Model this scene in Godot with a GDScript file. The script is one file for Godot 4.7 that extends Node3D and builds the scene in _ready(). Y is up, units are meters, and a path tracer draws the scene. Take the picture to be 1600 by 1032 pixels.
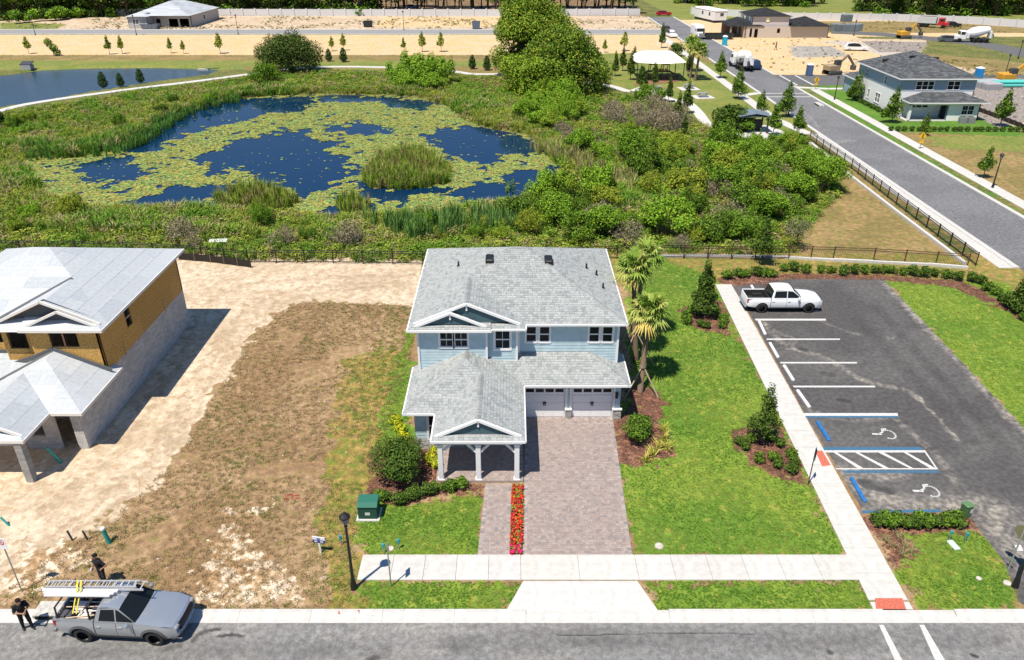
extends Node3D
# A new house between a house shell and a car park, with a lily pond and building sites beyond.
# Units are metres, y is up, the street runs along x and the view looks towards -z.

var rng := RandomNumberGenerator.new()
var taken := {}
var M := {}

# ------------------------------------------------------------------ mesh builder
class MB:
	var v := PackedVector3Array()
	var n := PackedVector3Array()
	var c := PackedColorArray()
	var u := PackedVector2Array()
	var ix := PackedInt32Array()
	func tri(a: Vector3, b: Vector3, d: Vector3, col := Color.WHITE) -> void:
		var nn := (b - a).cross(d - a).normalized()
		var k := v.size()
		v.append(a); v.append(b); v.append(d)
		for i in 3:
			n.append(nn); c.append(col); u.append(Vector2.ZERO)
		ix.append(k); ix.append(k + 2); ix.append(k + 1)
	func quad(a: Vector3, b: Vector3, d: Vector3, e: Vector3, col := Color.WHITE) -> void:
		var nn := (d - a).cross(e - b).normalized()
		var k := v.size()
		v.append(a); v.append(b); v.append(d); v.append(e)
		for i in 4:
			n.append(nn); c.append(col)
		u.append(Vector2(0, 0)); u.append(Vector2(1, 0)); u.append(Vector2(1, 1)); u.append(Vector2(0, 1))
		ix.append(k); ix.append(k + 2); ix.append(k + 1)
		ix.append(k); ix.append(k + 3); ix.append(k + 2)
	func bx(p: Vector3, s: Vector3, col := Color.WHITE, bas := Basis.IDENTITY) -> void:
		var h := s * 0.5
		var q: Array[Vector3] = []
		for i in 8:
			q.append(p + bas * Vector3(h.x if i & 1 else -h.x, h.y if i & 2 else -h.y, h.z if i & 4 else -h.z))
		quad(q[4], q[5], q[7], q[6], col); quad(q[1], q[0], q[2], q[3], col)
		quad(q[5], q[1], q[3], q[7], col); quad(q[0], q[4], q[6], q[2], col)
		quad(q[6], q[7], q[3], q[2], col); quad(q[0], q[1], q[5], q[4], col)
	func lohi(a: Vector3, b: Vector3, col := Color.WHITE) -> void:
		bx((a + b) * 0.5, (b - a).abs(), col)
	# box with chamfered vertical and top edges
	func cbx(p: Vector3, s: Vector3, r: float, col := Color.WHITE, bas := Basis.IDENTITY) -> void:
		var h := s * 0.5
		var ring := func(k: float, y: float) -> Array:
			var x := h.x - k; var z := h.z - k; var cr: float = min(r, min(x, z) * 0.9)
			var o := []
			for q in [Vector2(x, z - cr), Vector2(x - cr, z), Vector2(-x + cr, z), Vector2(-x, z - cr), Vector2(-x, -z + cr), Vector2(-x + cr, -z), Vector2(x - cr, -z), Vector2(x, -z + cr)]:
				o.append(p + bas * Vector3(q.x, y, q.y))
			return o
		var a: Array = ring.call(0.0, -h.y)
		var b: Array = ring.call(0.0, h.y - r)
		var d: Array = ring.call(r, h.y)
		for i in 8:
			var j := (i + 1) % 8
			quad(a[j], a[i], b[i], b[j], col); quad(b[j], b[i], d[i], d[j], col)
		for i in range(1, 7):
			tri(d[0], d[i + 1], d[i], col); tri(a[0], a[i], a[i + 1], col)
	func bar(a: Vector3, b: Vector3, w: float, hgt: float, col := Color.WHITE) -> void:
		var d := b - a
		var z := d.normalized()
		var x := Vector3.UP.cross(z)
		if x.length() < 0.01:
			x = Vector3.RIGHT
		x = x.normalized()
		bx((a + b) * 0.5, Vector3(w, hgt, d.length()), col, Basis(x, z.cross(x), z))
	# smooth tube through points with radii
	func tube(pts: Array, rad: Array, sides := 8, col := Color.WHITE, caps := true) -> void:
		var k0 := v.size()
		var side := Vector3.ZERO
		for i in pts.size():
			var t: Vector3 = (pts[mini(i + 1, pts.size() - 1)] - pts[maxi(i - 1, 0)]).normalized()
			if side == Vector3.ZERO:
				side = t.cross(Vector3.UP if absf(t.y) < 0.9 else Vector3.RIGHT).normalized()
			side = (side - t * side.dot(t)).normalized()
			var up := side.cross(t)
			for j in sides:
				var a := TAU * j / sides
				var d := side * cos(a) + up * sin(a)
				v.append(pts[i] + d * rad[i]); n.append(d); c.append(col); u.append(Vector2(float(j) / sides, i))
		for i in pts.size() - 1:
			for j in sides:
				var a := k0 + i * sides + j
				var b := k0 + i * sides + (j + 1) % sides
				ix.append(a); ix.append(b); ix.append(b + sides)
				ix.append(a); ix.append(b + sides); ix.append(a + sides)
		if caps:
			for e in [0, pts.size() - 1]:
				var s0: int = k0 + e * sides
				for j in range(1, sides - 1):
					if e == 0:
						tri(v[s0], v[s0 + j + 1], v[s0 + j], col)
					else:
						tri(v[s0], v[s0 + j], v[s0 + j + 1], col)
	# turned shape: prof = [Vector2(radius, y)...] around an axis
	func lathe(prof: Array, o: Vector3, bas := Basis.IDENTITY, sides := 16, col := Color.WHITE) -> void:
		for i in prof.size() - 1:
			for j in sides:
				var a := TAU * j / sides; var b := TAU * (j + 1) / sides
				var p: Vector2 = prof[i]; var q: Vector2 = prof[i + 1]
				var A := o + bas * Vector3(p.x * cos(a), p.y, p.x * sin(a)); var B := o + bas * Vector3(p.x * cos(b), p.y, p.x * sin(b))
				var C := o + bas * Vector3(q.x * cos(b), q.y, q.x * sin(b)); var D := o + bas * Vector3(q.x * cos(a), q.y, q.x * sin(a))
				if p.x < 0.0005:
					tri(A, D, C, col)
				elif q.x < 0.0005:
					tri(A, D, B, col)
				else:
					quad(A, D, C, B, col)
	# flat polygon in xz pulled up from y0 to y1
	func slab(pl: PackedVector2Array, y0: float, y1: float, col := Color.WHITE, sides := true) -> void:
		var t := Geometry2D.triangulate_polygon(pl)
		for i in range(0, t.size(), 3):
			var a := pl[t[i]]; var b := pl[t[i + 1]]; var d := pl[t[i + 2]]
			if (b - a).cross(d - a) > 0:
				var sw := b; b = d; d = sw
			tri(Vector3(a.x, y1, a.y), Vector3(b.x, y1, b.y), Vector3(d.x, y1, d.y), col)
		if not sides:
			return
		var ccw := not Geometry2D.is_polygon_clockwise(pl)
		for i in pl.size():
			var a := pl[i]; var b := pl[(i + 1) % pl.size()]
			if not ccw:
				var sw := a; a = b; b = sw
			quad(Vector3(b.x, y0, b.y), Vector3(a.x, y0, a.y), Vector3(a.x, y1, a.y), Vector3(b.x, y1, b.y), col)
	func mesh() -> ArrayMesh:
		var am := ArrayMesh.new()
		if v.is_empty():
			return am
		var ar := []
		ar.resize(Mesh.ARRAY_MAX)
		ar[Mesh.ARRAY_VERTEX] = v; ar[Mesh.ARRAY_NORMAL] = n; ar[Mesh.ARRAY_COLOR] = c; ar[Mesh.ARRAY_TEX_UV] = u; ar[Mesh.ARRAY_INDEX] = ix
		am.add_surface_from_arrays(Mesh.PRIMITIVE_TRIANGLES, ar)
		return am

# ------------------------------------------------------------------ nodes
func numbered(called: String) -> String:
	var k: int = taken.get(called, 0)
	taken[called] = k + 1
	return called if k == 0 else "%s_%03d" % [called, k]

func part(parent: Node, called: String, shape, m: Material, at := Vector3.ZERO, turn := 0.0) -> MeshInstance3D:
	var o := MeshInstance3D.new()
	o.name = called
	o.mesh = shape.mesh() if shape is MB else shape
	o.material_override = m
	o.position = at
	o.rotation.y = turn
	parent.add_child(o, true)
	return o

func thing(called: String, label: String, category: String, at := Vector3.ZERO, turn := 0.0, group := "") -> Node3D:
	var o := Node3D.new()
	o.name = numbered(called)
	add_child(o)
	o.position = at
	o.rotation.y = turn
	tag(o, label, category, group)
	return o

func tag(o: Node, label: String, category: String, group := "", kind := "") -> Node:
	if label: o.set_meta("label", label)
	if category: o.set_meta("category", category)
	if group: o.set_meta("group", group)
	if kind: o.set_meta("kind", kind)
	return o

func single(called: String, shape, m: Material, label: String, category: String, at := Vector3.ZERO, turn := 0.0, group := "") -> MeshInstance3D:
	var o := part(self, numbered(called), shape, m, at, turn)
	tag(o, label, category, group)
	return o

func struct(called: String, shape, m: Material, parent: Node = self) -> MeshInstance3D:
	var o := part(parent, numbered(called) if parent == self else called, shape, m)
	if parent == self:
		o.set_meta("kind", "structure")
	return o

func copy(o: Node3D, at: Vector3, turn := 0.0, size := 1.0, label := "", group := "") -> Node3D:
	var base: String = String(o.name)
	var cut := base.rfind("_")
	if cut > 0 and base.substr(cut + 1).is_valid_int():
		base = base.substr(0, cut)
	var r: Node3D = o.duplicate()
	r.name = numbered(base)
	add_child(r)
	r.position = at
	r.rotation = Vector3(0, turn, 0)
	r.scale = Vector3.ONE * size
	if label: r.set_meta("label", label)
	if group: r.set_meta("group", group)
	return r

func stuff(called: String, m: Mesh, mt: Material, spots: Array, cols: PackedColorArray, label: String, category: String, parent: Node = self) -> void:
	var mm := MultiMesh.new()
	mm.transform_format = MultiMesh.TRANSFORM_3D
	mm.use_colors = true
	mm.mesh = m
	mm.instance_count = spots.size()
	for i in spots.size():
		mm.set_instance_transform(i, spots[i])
		mm.set_instance_color(i, cols[i])
	var o := MultiMeshInstance3D.new()
	o.name = numbered(called)
	o.multimesh = mm
	o.material_override = mt
	parent.add_child(o, true)
	if parent == self:
		tag(o, label, category, "", "stuff")
	else:
		o.set_meta("kind", "stuff")

func poly(a: Array) -> PackedVector2Array:
	var p := PackedVector2Array()
	for i in range(0, a.size(), 2):
		p.append(Vector2(a[i], a[i + 1]))
	return p

func rectp(x0: float, z0: float, x1: float, z1: float) -> PackedVector2Array:
	return poly([x0, z0, x1, z0, x1, z1, x0, z1])

func within(p: Vector2, pl: PackedVector2Array) -> bool:
	return Geometry2D.is_point_in_polygon(p, pl)

func v3(p: Vector2, y := 0.0) -> Vector3:
	return Vector3(p.x, y, p.y)

func rr(a: float, b: float) -> float:
	return rng.randf_range(a, b)

# ------------------------------------------------------------------ materials
func lin(r: float, g: float, b: float) -> Color:
	return Color(r, g, b).linear_to_srgb()

func noise(freq: float, sd: int, oct := 4) -> FastNoiseLite:
	var f := FastNoiseLite.new()
	f.noise_type = FastNoiseLite.TYPE_SIMPLEX_SMOOTH
	f.frequency = freq
	f.seed = sd
	f.fractal_octaves = oct
	return f

# grey grain around white, to multiply a base colour with
func grain(freq: float, sd: int, lo: float, size := 256) -> ImageTexture:
	var im := noise(freq, sd).get_seamless_image(size, size)
	im.convert(Image.FORMAT_L8)
	var d := im.get_data()
	for i in d.size():
		d[i] = int(255.0 * (lo + (1.0 - lo) * d[i] / 255.0))
	var o := Image.create_from_data(size, size, false, Image.FORMAT_L8, d)
	o.convert(Image.FORMAT_RGB8)
	return ImageTexture.create_from_image(o)

func mat(key: String, col: Color, rough := 0.85, metal := 0.0, tex: Texture2D = null, scale := 1.0, vcol := false) -> StandardMaterial3D:
	var m := StandardMaterial3D.new()
	m.resource_name = key
	m.albedo_color = col
	m.roughness = rough
	m.metallic = metal
	m.vertex_color_use_as_albedo = vcol
	if tex:
		m.albedo_texture = tex
		m.uv1_triplanar = true
		m.uv1_world_triplanar = true
		m.uv1_scale = Vector3.ONE * scale
	M[key] = m
	return m

func leafmat(key: String, col: Color, back: Color, rough := 0.6) -> StandardMaterial3D:
	var m := mat(key, col, rough, 0.0, null, 1.0, true)
	m.cull_mode = BaseMaterial3D.CULL_DISABLED
	m.backlight_enabled = true
	m.backlight = back
	m.metallic_specular = 0.2
	return m

func make_materials() -> void:
	var gfine := grain(0.05, 3, 0.72)
	var gmid := grain(0.018, 5, 0.78)
	var gsoft := grain(0.012, 9, 0.9)
	M.gfine = null
	mat("concrete", lin(0.62, 0.612, 0.59), 0.9, 0, gsoft, 0.6, true)
	mat("kerb", lin(0.6, 0.59, 0.565), 0.9, 0, gsoft, 0.5)
	mat("white_paint", lin(0.8, 0.8, 0.8), 0.6, 0, gsoft, 0.6)
	mat("white_trim", lin(0.78, 0.79, 0.8), 0.55)
	mat("road_paint", lin(0.78, 0.78, 0.76), 0.8, 0, gfine, 0.8)
	mat("blue_paint", lin(0.06, 0.19, 0.33), 0.8, 0, gfine, 0.7)
	mat("blue_stop", lin(0.02, 0.2, 0.56), 0.7, 0, gmid, 0.9)
	mat("red_pad", lin(0.72, 0.19, 0.12), 0.85, 0, gfine, 0.8)
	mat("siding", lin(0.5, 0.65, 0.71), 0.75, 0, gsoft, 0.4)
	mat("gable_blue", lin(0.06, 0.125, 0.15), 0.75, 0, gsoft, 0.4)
	mat("shingle", Color.WHITE, 0.95, 0, gfine, 0.7, true)
	mat("underlay", lin(0.1, 0.11, 0.12), 0.95)
	mat("felt_deck", lin(0.5, 0.54, 0.57), 0.85)
	mat("glass", lin(0.012, 0.016, 0.02), 0.06)
	M.glass.metallic_specular = 0.28
	mat("palm_bark", lin(0.3, 0.21, 0.14), 0.95, 0, gfine, 1.5, true)
	mat("black_metal", lin(0.012, 0.012, 0.013), 0.5)
	mat("dark_bronze", lin(0.065, 0.036, 0.022), 0.6)
	mat("osb", Color.WHITE, 0.9, 0, grain(0.06, 21, 0.62), 0.5, true)
	mat("block", Color.WHITE, 0.95, 0, gfine, 0.9, true)
	mat("mortar", lin(0.7, 0.69, 0.67), 0.95)
	mat("paper", Color.WHITE, 0.8, 0, gsoft, 1.0, true)
	mat("stone", Color.WHITE, 0.95, 0, gfine, 1.2, true)
	mat("paver", Color.WHITE, 0.92, 0, gfine, 1.6, true)
	mat("sandbed", lin(0.33, 0.29, 0.26), 0.95)
	mat("plain", Color.WHITE, 0.7, 0, null, 1, true)
	mat("matte", Color.WHITE, 0.95, 0, gmid, 0.7, true)
	mat("gloss", Color.WHITE, 0.32, 0, null, 1, true)
	mat("metalv", Color.WHITE, 0.35, 0.7, null, 1, true)
	mat("bark", lin(0.13, 0.1, 0.075), 0.95, 0, gfine, 1.5, true)
	leafmat("leaf", Color.WHITE, Color(0.17, 0.25, 0.03), 0.75)
	leafmat("blade", Color.WHITE, Color(0.2, 0.28, 0.05), 0.6)
	leafmat("petal", Color.WHITE, Color(0.3, 0.05, 0.03), 0.6)
	var w := mat("water", lin(0.002, 0.024, 0.07), 0.06)
	w.metallic_specular = 0.32

# ------------------------------------------------------------------ scene
func _ready() -> void:
	rng.seed = 4711
	var cam := Camera3D.new()
	cam.name = "camera"
	cam.position = Vector3(0, 26, 0)
	cam.rotation_degrees = Vector3(-27.849, 0, 0)
	cam.fov = 46.535
	cam.far = 2000.0
	add_child(cam)
	var env := Environment.new()
	env.background_mode = Environment.BG_SKY
	var skm := ProceduralSkyMaterial.new()
	skm.sky_top_color = Color(0.34, 0.5, 0.72)
	skm.sky_horizon_color = Color(0.66, 0.76, 0.86)
	skm.sky_curve = 0.12
	skm.ground_bottom_color = Color(0.25, 0.26, 0.22)
	skm.ground_horizon_color = Color(0.5, 0.6, 0.7)
	skm.sun_angle_max = 6.0
	var sk := Sky.new()
	sk.sky_material = skm
	env.sky = sk
	env.background_energy_multiplier = 0.66
	env.tonemap_mode = Environment.TONE_MAPPER_LINEAR
	env.tonemap_exposure = 1.42
	env.sdfgi_enabled = true
	env.ssao_enabled = true
	env.ssil_enabled = true
	var we := WorldEnvironment.new()
	we.name = "environment"
	we.environment = env
	add_child(we)
	var sun := DirectionalLight3D.new()
	sun.name = "sun"
	sun.light_energy = 1.42
	sun.light_color = Color(1.0, 0.96, 0.9)
	sun.light_angular_distance = 0.5
	sun.shadow_enabled = true
	var el := deg_to_rad(65.0)
	sun.look_at_from_position(Vector3.ZERO, Vector3(0.62 * cos(el), -sin(el), -0.785 * cos(el)), Vector3.UP)
	add_child(sun)
	make_materials()
	build_all()

# ------------------------------------------------------------------ ground
var POND := poly([-63.2, -96.2, -61.5, -99.0, -56.7, -97.7, -52.9, -103.0, -54.1, -115.0, -53.7, -123.9, -50.4, -131.9, -44.6, -137.4, -34.9, -139.2, -22.5, -139.2, -14.8, -135.2, -10.0, -129.8, -6.4, -119.3, -3.3, -114.2, 3.2, -109.8, 5.1, -101.6, 6.7, -93.3, 12.1, -88.6, 15.1, -84.1, 11.2, -81.3, 5.7, -82.7, 0.0, -77.4, -6.5, -74.4, -12.8, -73.4, -17.9, -73.0, -23.3, -74.2, -30.8, -75.3, -37.6, -75.7, -45.0, -76.1, -51.3, -80.4, -57.6, -87.8])
var POND_TWO := poly([-83.5, -118.0, -106.3, -153.9, -99.7, -159.8, -97.1, -164.4, -87.8, -166.8, -73.5, -167.7, -58.5, -165.2, -59.7, -156.8, -67.2, -149.2, -74.4, -139.2, -78.8, -130.9, -82.8, -126.8])
var OPEN_WATER := [
	poly([-51.4, -100.9, -52.2, -111.8, -52.5, -123.4, -50.1, -130.9, -43.9, -135.2, -36.2, -135.2, -32.6, -129.8, -36.6, -124.4, -39.7, -121.1, -43.3, -115.4, -46.1, -111.4, -48.0, -105.8, -48.6, -100.9]),
	poly([-52.4, -91.3, -53.5, -94.7, -52.1, -96.8, -48.9, -95.9, -45.7, -91.8, -44.9, -88.6, -46.5, -86.5, -49.6, -87.6]),
	poly([-38.4, -96.8, -36.4, -109.8, -30.3, -111.0, -26.7, -107.2, -23.7, -99.3, -19.1, -89.1, -21.2, -86.0, -22.9, -83.4, -25.9, -83.8, -29.7, -89.7, -33.3, -91.3, -35.9, -91.0]),
	poly([-40.1, -77.8, -37.6, -82.7, -33.0, -84.6, -31.4, -77.8, -33.8, -76.1, -37.4, -77.0]),
	poly([-11.3, -109.1, -7.5, -113.8, -2.8, -112.2, 0.0, -108.3, 4.2, -103.6, 3.8, -100.0, -0.8, -97.4, -4.8, -95.0, -8.5, -102.3]),
	poly([-5.2, -80.8, -2.9, -86.3, 0.0, -89.7, 3.9, -91.0, 6.9, -87.0, 3.6, -84.1, 0.0, -80.2, -4.1, -79.1]),
	poly([-26.9, -113.0, -23.5, -116.3, -19.5, -113.8, -18.8, -110.2, -22.6, -109.1]),
	poly([-18.2, -85.8, -14.4, -84.1, -7.2, -84.6, -7.8, -82.4, -11.1, -80.8, -14.5, -79.7, -16.9, -81.7]),
	poly([-19.1, -74.2, -18.8, -77.4, -15.9, -76.4, -14.3, -74.4, -16.7, -73.4]),
	poly([-22.9, -134.1, -17.4, -134.1, -11.7, -130.9, -15.5, -126.8, -20.6, -129.8]), poly([-33.3, -136.9, -25.5, -136.9, -21.8, -134.1, -25.8, -131.9, -31.6, -134.1])]
var ISLANDS := [poly([-17.7, -87.3, -16.8, -94.7, -14.5, -98.4, -10.7, -97.7, -7.4, -91.3, -7.3, -85.5, -11.5, -83.6, -15.9, -84.1]), poly([-31.8, -79.1, -30.4, -82.2, -26.3, -82.7, -22.8, -79.1, -23.7, -75.7, -29.7, -75.7]), poly([-18.4, -77.0, -17.4, -79.1, -14.8, -77.8, -14.7, -75.0, -17.3, -75.0])]

func edge_distance(p: Vector2, pl: PackedVector2Array) -> float:
	var best := 1e9
	for i in pl.size():
		best = minf(best, p.distance_to(Geometry2D.get_closest_point_to_segment(p, pl[i], pl[(i + 1) % pl.size()])))
	return best

func bed(p: Vector2) -> float:
	for pl: PackedVector2Array in [POND, POND_TWO]:
		if within(p, pl):
			var h := -1.3 * smoothstep(0.0, 3.2, edge_distance(p, pl))
			if pl == POND:
				for isl: PackedVector2Array in ISLANDS:
					if within(p, isl):
						h = maxf(h, -1.3 + 1.3 * smoothstep(0.0, 1.6, edge_distance(p, isl)))
			return h
	return 0.0

# a map of ground kinds, drawn from polygons, with ragged borders; returns a colour texture
func ground_map(x0: float, z0: float, x1: float, z1: float, w: int, h: int, areas: Array, palette: Array, ragged: float, sd: int) -> ImageTexture:
	var kind := PackedByteArray()
	kind.resize(w * h)
	for a in areas:
		var pl: PackedVector2Array = a[1]
		var q := PackedVector2Array()
		for p in pl:
			q.append(Vector2((p.x - x0) / (x1 - x0) * w, (p.y - z0) / (z1 - z0) * h))
		var ylo := h; var yhi := 0
		for p in q:
			ylo = mini(ylo, int(p.y)); yhi = maxi(yhi, int(p.y) + 1)
		for y in range(maxi(0, ylo), mini(h, yhi + 1)):
			var xs := []
			for i in q.size():
				var p := q[i]; var r := q[(i + 1) % q.size()]
				if (p.y <= y) != (r.y <= y):
					xs.append(p.x + (y - p.y) / (r.y - p.y) * (r.x - p.x))
			xs.sort()
			for i in range(0, xs.size() - 1, 2):
				for x in range(clampi(int(xs[i]), 0, w), clampi(int(xs[i + 1]), 0, w)):
					kind[y * w + x] = a[0]
	var step := (x1 - x0) / w
	var n1 := noise(step * 0.55, sd, 3).get_image(w, h).get_data()
	var n2 := noise(step * 1.1, sd + 1, 4).get_image(w, h).get_data()
	var n3 := noise(step * 1.6, sd + 2, 5).get_image(w, h).get_data()
	var n4 := noise(step * 0.14, sd + 3, 4).get_image(w, h).get_data()
	var amp := ragged / step / 128.0
	var out := PackedByteArray()
	out.resize(w * h * 3)
	var r2 := RandomNumberGenerator.new()
	r2.seed = sd
	for y in h:
		for x in w:
			var i := y * w + x
			var sx := clampi(x + int((n1[i] - 128) * amp), 0, w - 1)
			var sy := clampi(y + int((n3[i] - 128) * amp * 0.6 + (n2[i] - 128) * amp * 0.6), 0, h - 1)
			var pal: Array = palette[kind[sy * w + sx]]
			var t := clampf((n4[i] - 128) / 90.0 + 0.5 + (n3[i] - 128) / 160.0, 0.0, 1.0)
			var c: Color = (pal[0] as Color).lerp(pal[1], t)
			if n2[i] + (n3[i] - 128) * 0.7 > pal[3]:
				c = c.lerp(pal[2], clampf((n2[i] + (n3[i] - 128) * 0.7 - pal[3]) / 25.0, 0.0, 0.85))
			var g: float = 1.0 + pal[4] * (r2.randf() - 0.5) + pal[4] * 0.7 * (n3[i] - 128) / 128.0
			out[i * 3] = clampi(int(c.r8 * g), 0, 255)
			out[i * 3 + 1] = clampi(int(c.g8 * g), 0, 255)
			out[i * 3 + 2] = clampi(int(c.b8 * g), 0, 255)
	return ImageTexture.create_from_image(Image.create_from_data(w, h, false, Image.FORMAT_RGB8, out))

func k8(r: int, g: int, b: int) -> Color:
	return Color8(r, g, b)

func sheet(xs: Array, zs: Array, x0: float, z0: float, x1: float, z1: float, hf: Callable) -> ArrayMesh:
	var b := MB.new()
	var nx := xs.size(); var nz := zs.size()
	for z: float in zs:
		for x: float in xs:
			b.v.append(Vector3(x, hf.call(Vector2(x, z)), z))
			b.u.append(Vector2((x - x0) / (x1 - x0), (z - z0) / (z1 - z0)))
			b.c.append(Color.WHITE)
			b.n.append(Vector3.UP)
	for j in nz:
		for i in nx:
			var k := j * nx + i
			var dx := b.v[mini(i + 1, nx - 1) + j * nx] - b.v[maxi(i - 1, 0) + j * nx]
			var dz := b.v[i + mini(j + 1, nz - 1) * nx] - b.v[i + maxi(j - 1, 0) * nx]
			b.n[k] = dz.cross(dx).normalized() * signf(dz.cross(dx).y)
			if i < nx - 1 and j < nz - 1:
				for t in [k, k + 1, k + nx + 1, k, k + nx + 1, k + nx]:
					b.ix.append(t)
	return b.mesh()

func steps(a: float, b: float, s: float) -> Array:
	var o := []
	var k := int(ceil(absf(b - a) / s))
	for i in k + 1:
		o.append(a + (b - a) * i / k)
	return o

var SAND := poly([-7.2, -53.2, -11.9, -53.7, -16.5, -54.1, -17.9, -51.9, -18.4, -48.8, -18.7, -45.8, -18.6, -41.8, -18.5, -37.6, -18.4, -34.3, -18.7, -31.6, -19.6, -30.0, -20.7, -28.1, -21.8, -26.3, -22.4, -24.3, -28.9, -22.0, -39.5, -22.0, -65.0, -66.4, -7.9, -62.6])
var LAWN_SIDE := poly([12.6, -63.9, 16.9, -58.3, 16.5, -54.1, 15.6, -26.7, 5.6, -26.7, 6.0, -37.9, 7.6, -41.8, 9.0, -53.0, 10.0, -63.9])
var LAWN_FRONT := poly([-6.9, -26.7, -7.4, -28.1, -7.6, -30.2, -6.6, -31.0, -5.2, -30.2, -1.6, -31.3, -1.6, -26.7])
var VERGE_LEFT := poly([-6.7, -25.1, 0.4, -25.1, -0.3, -23.2, -6.6, -23.2])
var VERGE_RIGHT := poly([5.8, -25.1, 15.6, -25.2, 15.5, -23.5, 6.3, -23.3])
var LAWN_LOT := poly([30.8, -58.3, 40.1, -57.8, 41.6, -45.1, 34.9, -35.7, 29.5, -33.9, 29.9, -36.9])
var LAWN_CORNER := poly([17.4, -25.9, 18.3, -26.3, 19.2, -27.1, 19.3, -28.1, 22.6, -28.4, 22.7, -26.3, 22.2, -24.3, 21.8, -23.6, 17.6, -23.6])
var LAWN_STRIP := poly([-7.7, -48.8, -6.9, -48.8, -6.9, -45.1, -6.0, -38.9, -5.8, -35.1, -7.4, -33.9, -7.8, -35.7, -7.7, -41.1])
var BEDS := [
	poly([7.2, -41.8, 8.1, -41.5, 9.3, -40.9, 9.3, -39.2, 8.7, -37.6, 9.2, -35.7, 8.9, -34.3, 7.0, -33.4, 5.7, -33.5, 5.9, -37.9, 7.2, -38.9]),
	poly([12.8, -52.6, 14.2, -53.7, 16.4, -54.1, 15.7, -48.6, 14.3, -48.8, 12.9, -50.0]),
	poly([12.6, -36.3, 13.7, -37.0, 15.7, -37.6, 15.5, -31.7, 14.1, -32.5, 12.7, -34.2]),
	poly([-7.9, -33.8, -7.5, -35.1, -4.0, -35.7, -3.6, -32.2, -1.5, -31.8, -1.6, -31.0, -3.6, -31.0, -6.1, -30.1, -7.4, -31.1]),
	poly([16.9, -57.8, 18.4, -59.6, 31.1, -59.1, 36.9, -57.8, 38.5, -54.1, 40.2, -46.9, 39.0, -45.1, 37.7, -51.9, 35.8, -56.8, 30.7, -58.0, 22.5, -58.2, 21.9, -56.8, 17.7, -56.8]),
	poly([17.4, -29.5, 22.7, -29.7, 22.8, -28.5, 19.3, -28.1, 19.2, -27.0, 18.2, -26.2, 17.4, -26.0])]

func track(pts: PackedVector2Array, w: float) -> PackedVector2Array:
	var line := smooth_line(pts, 5)
	var a := PackedVector2Array(); var b := PackedVector2Array()
	for i in line.size():
		var d: Vector2 = (line[mini(i + 1, line.size() - 1)] - line[maxi(i - 1, 0)]).normalized().orthogonal() * w
		a.append(line[i] + d); b.append(line[i] - d)
	b.reverse()
	return a + b

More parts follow.
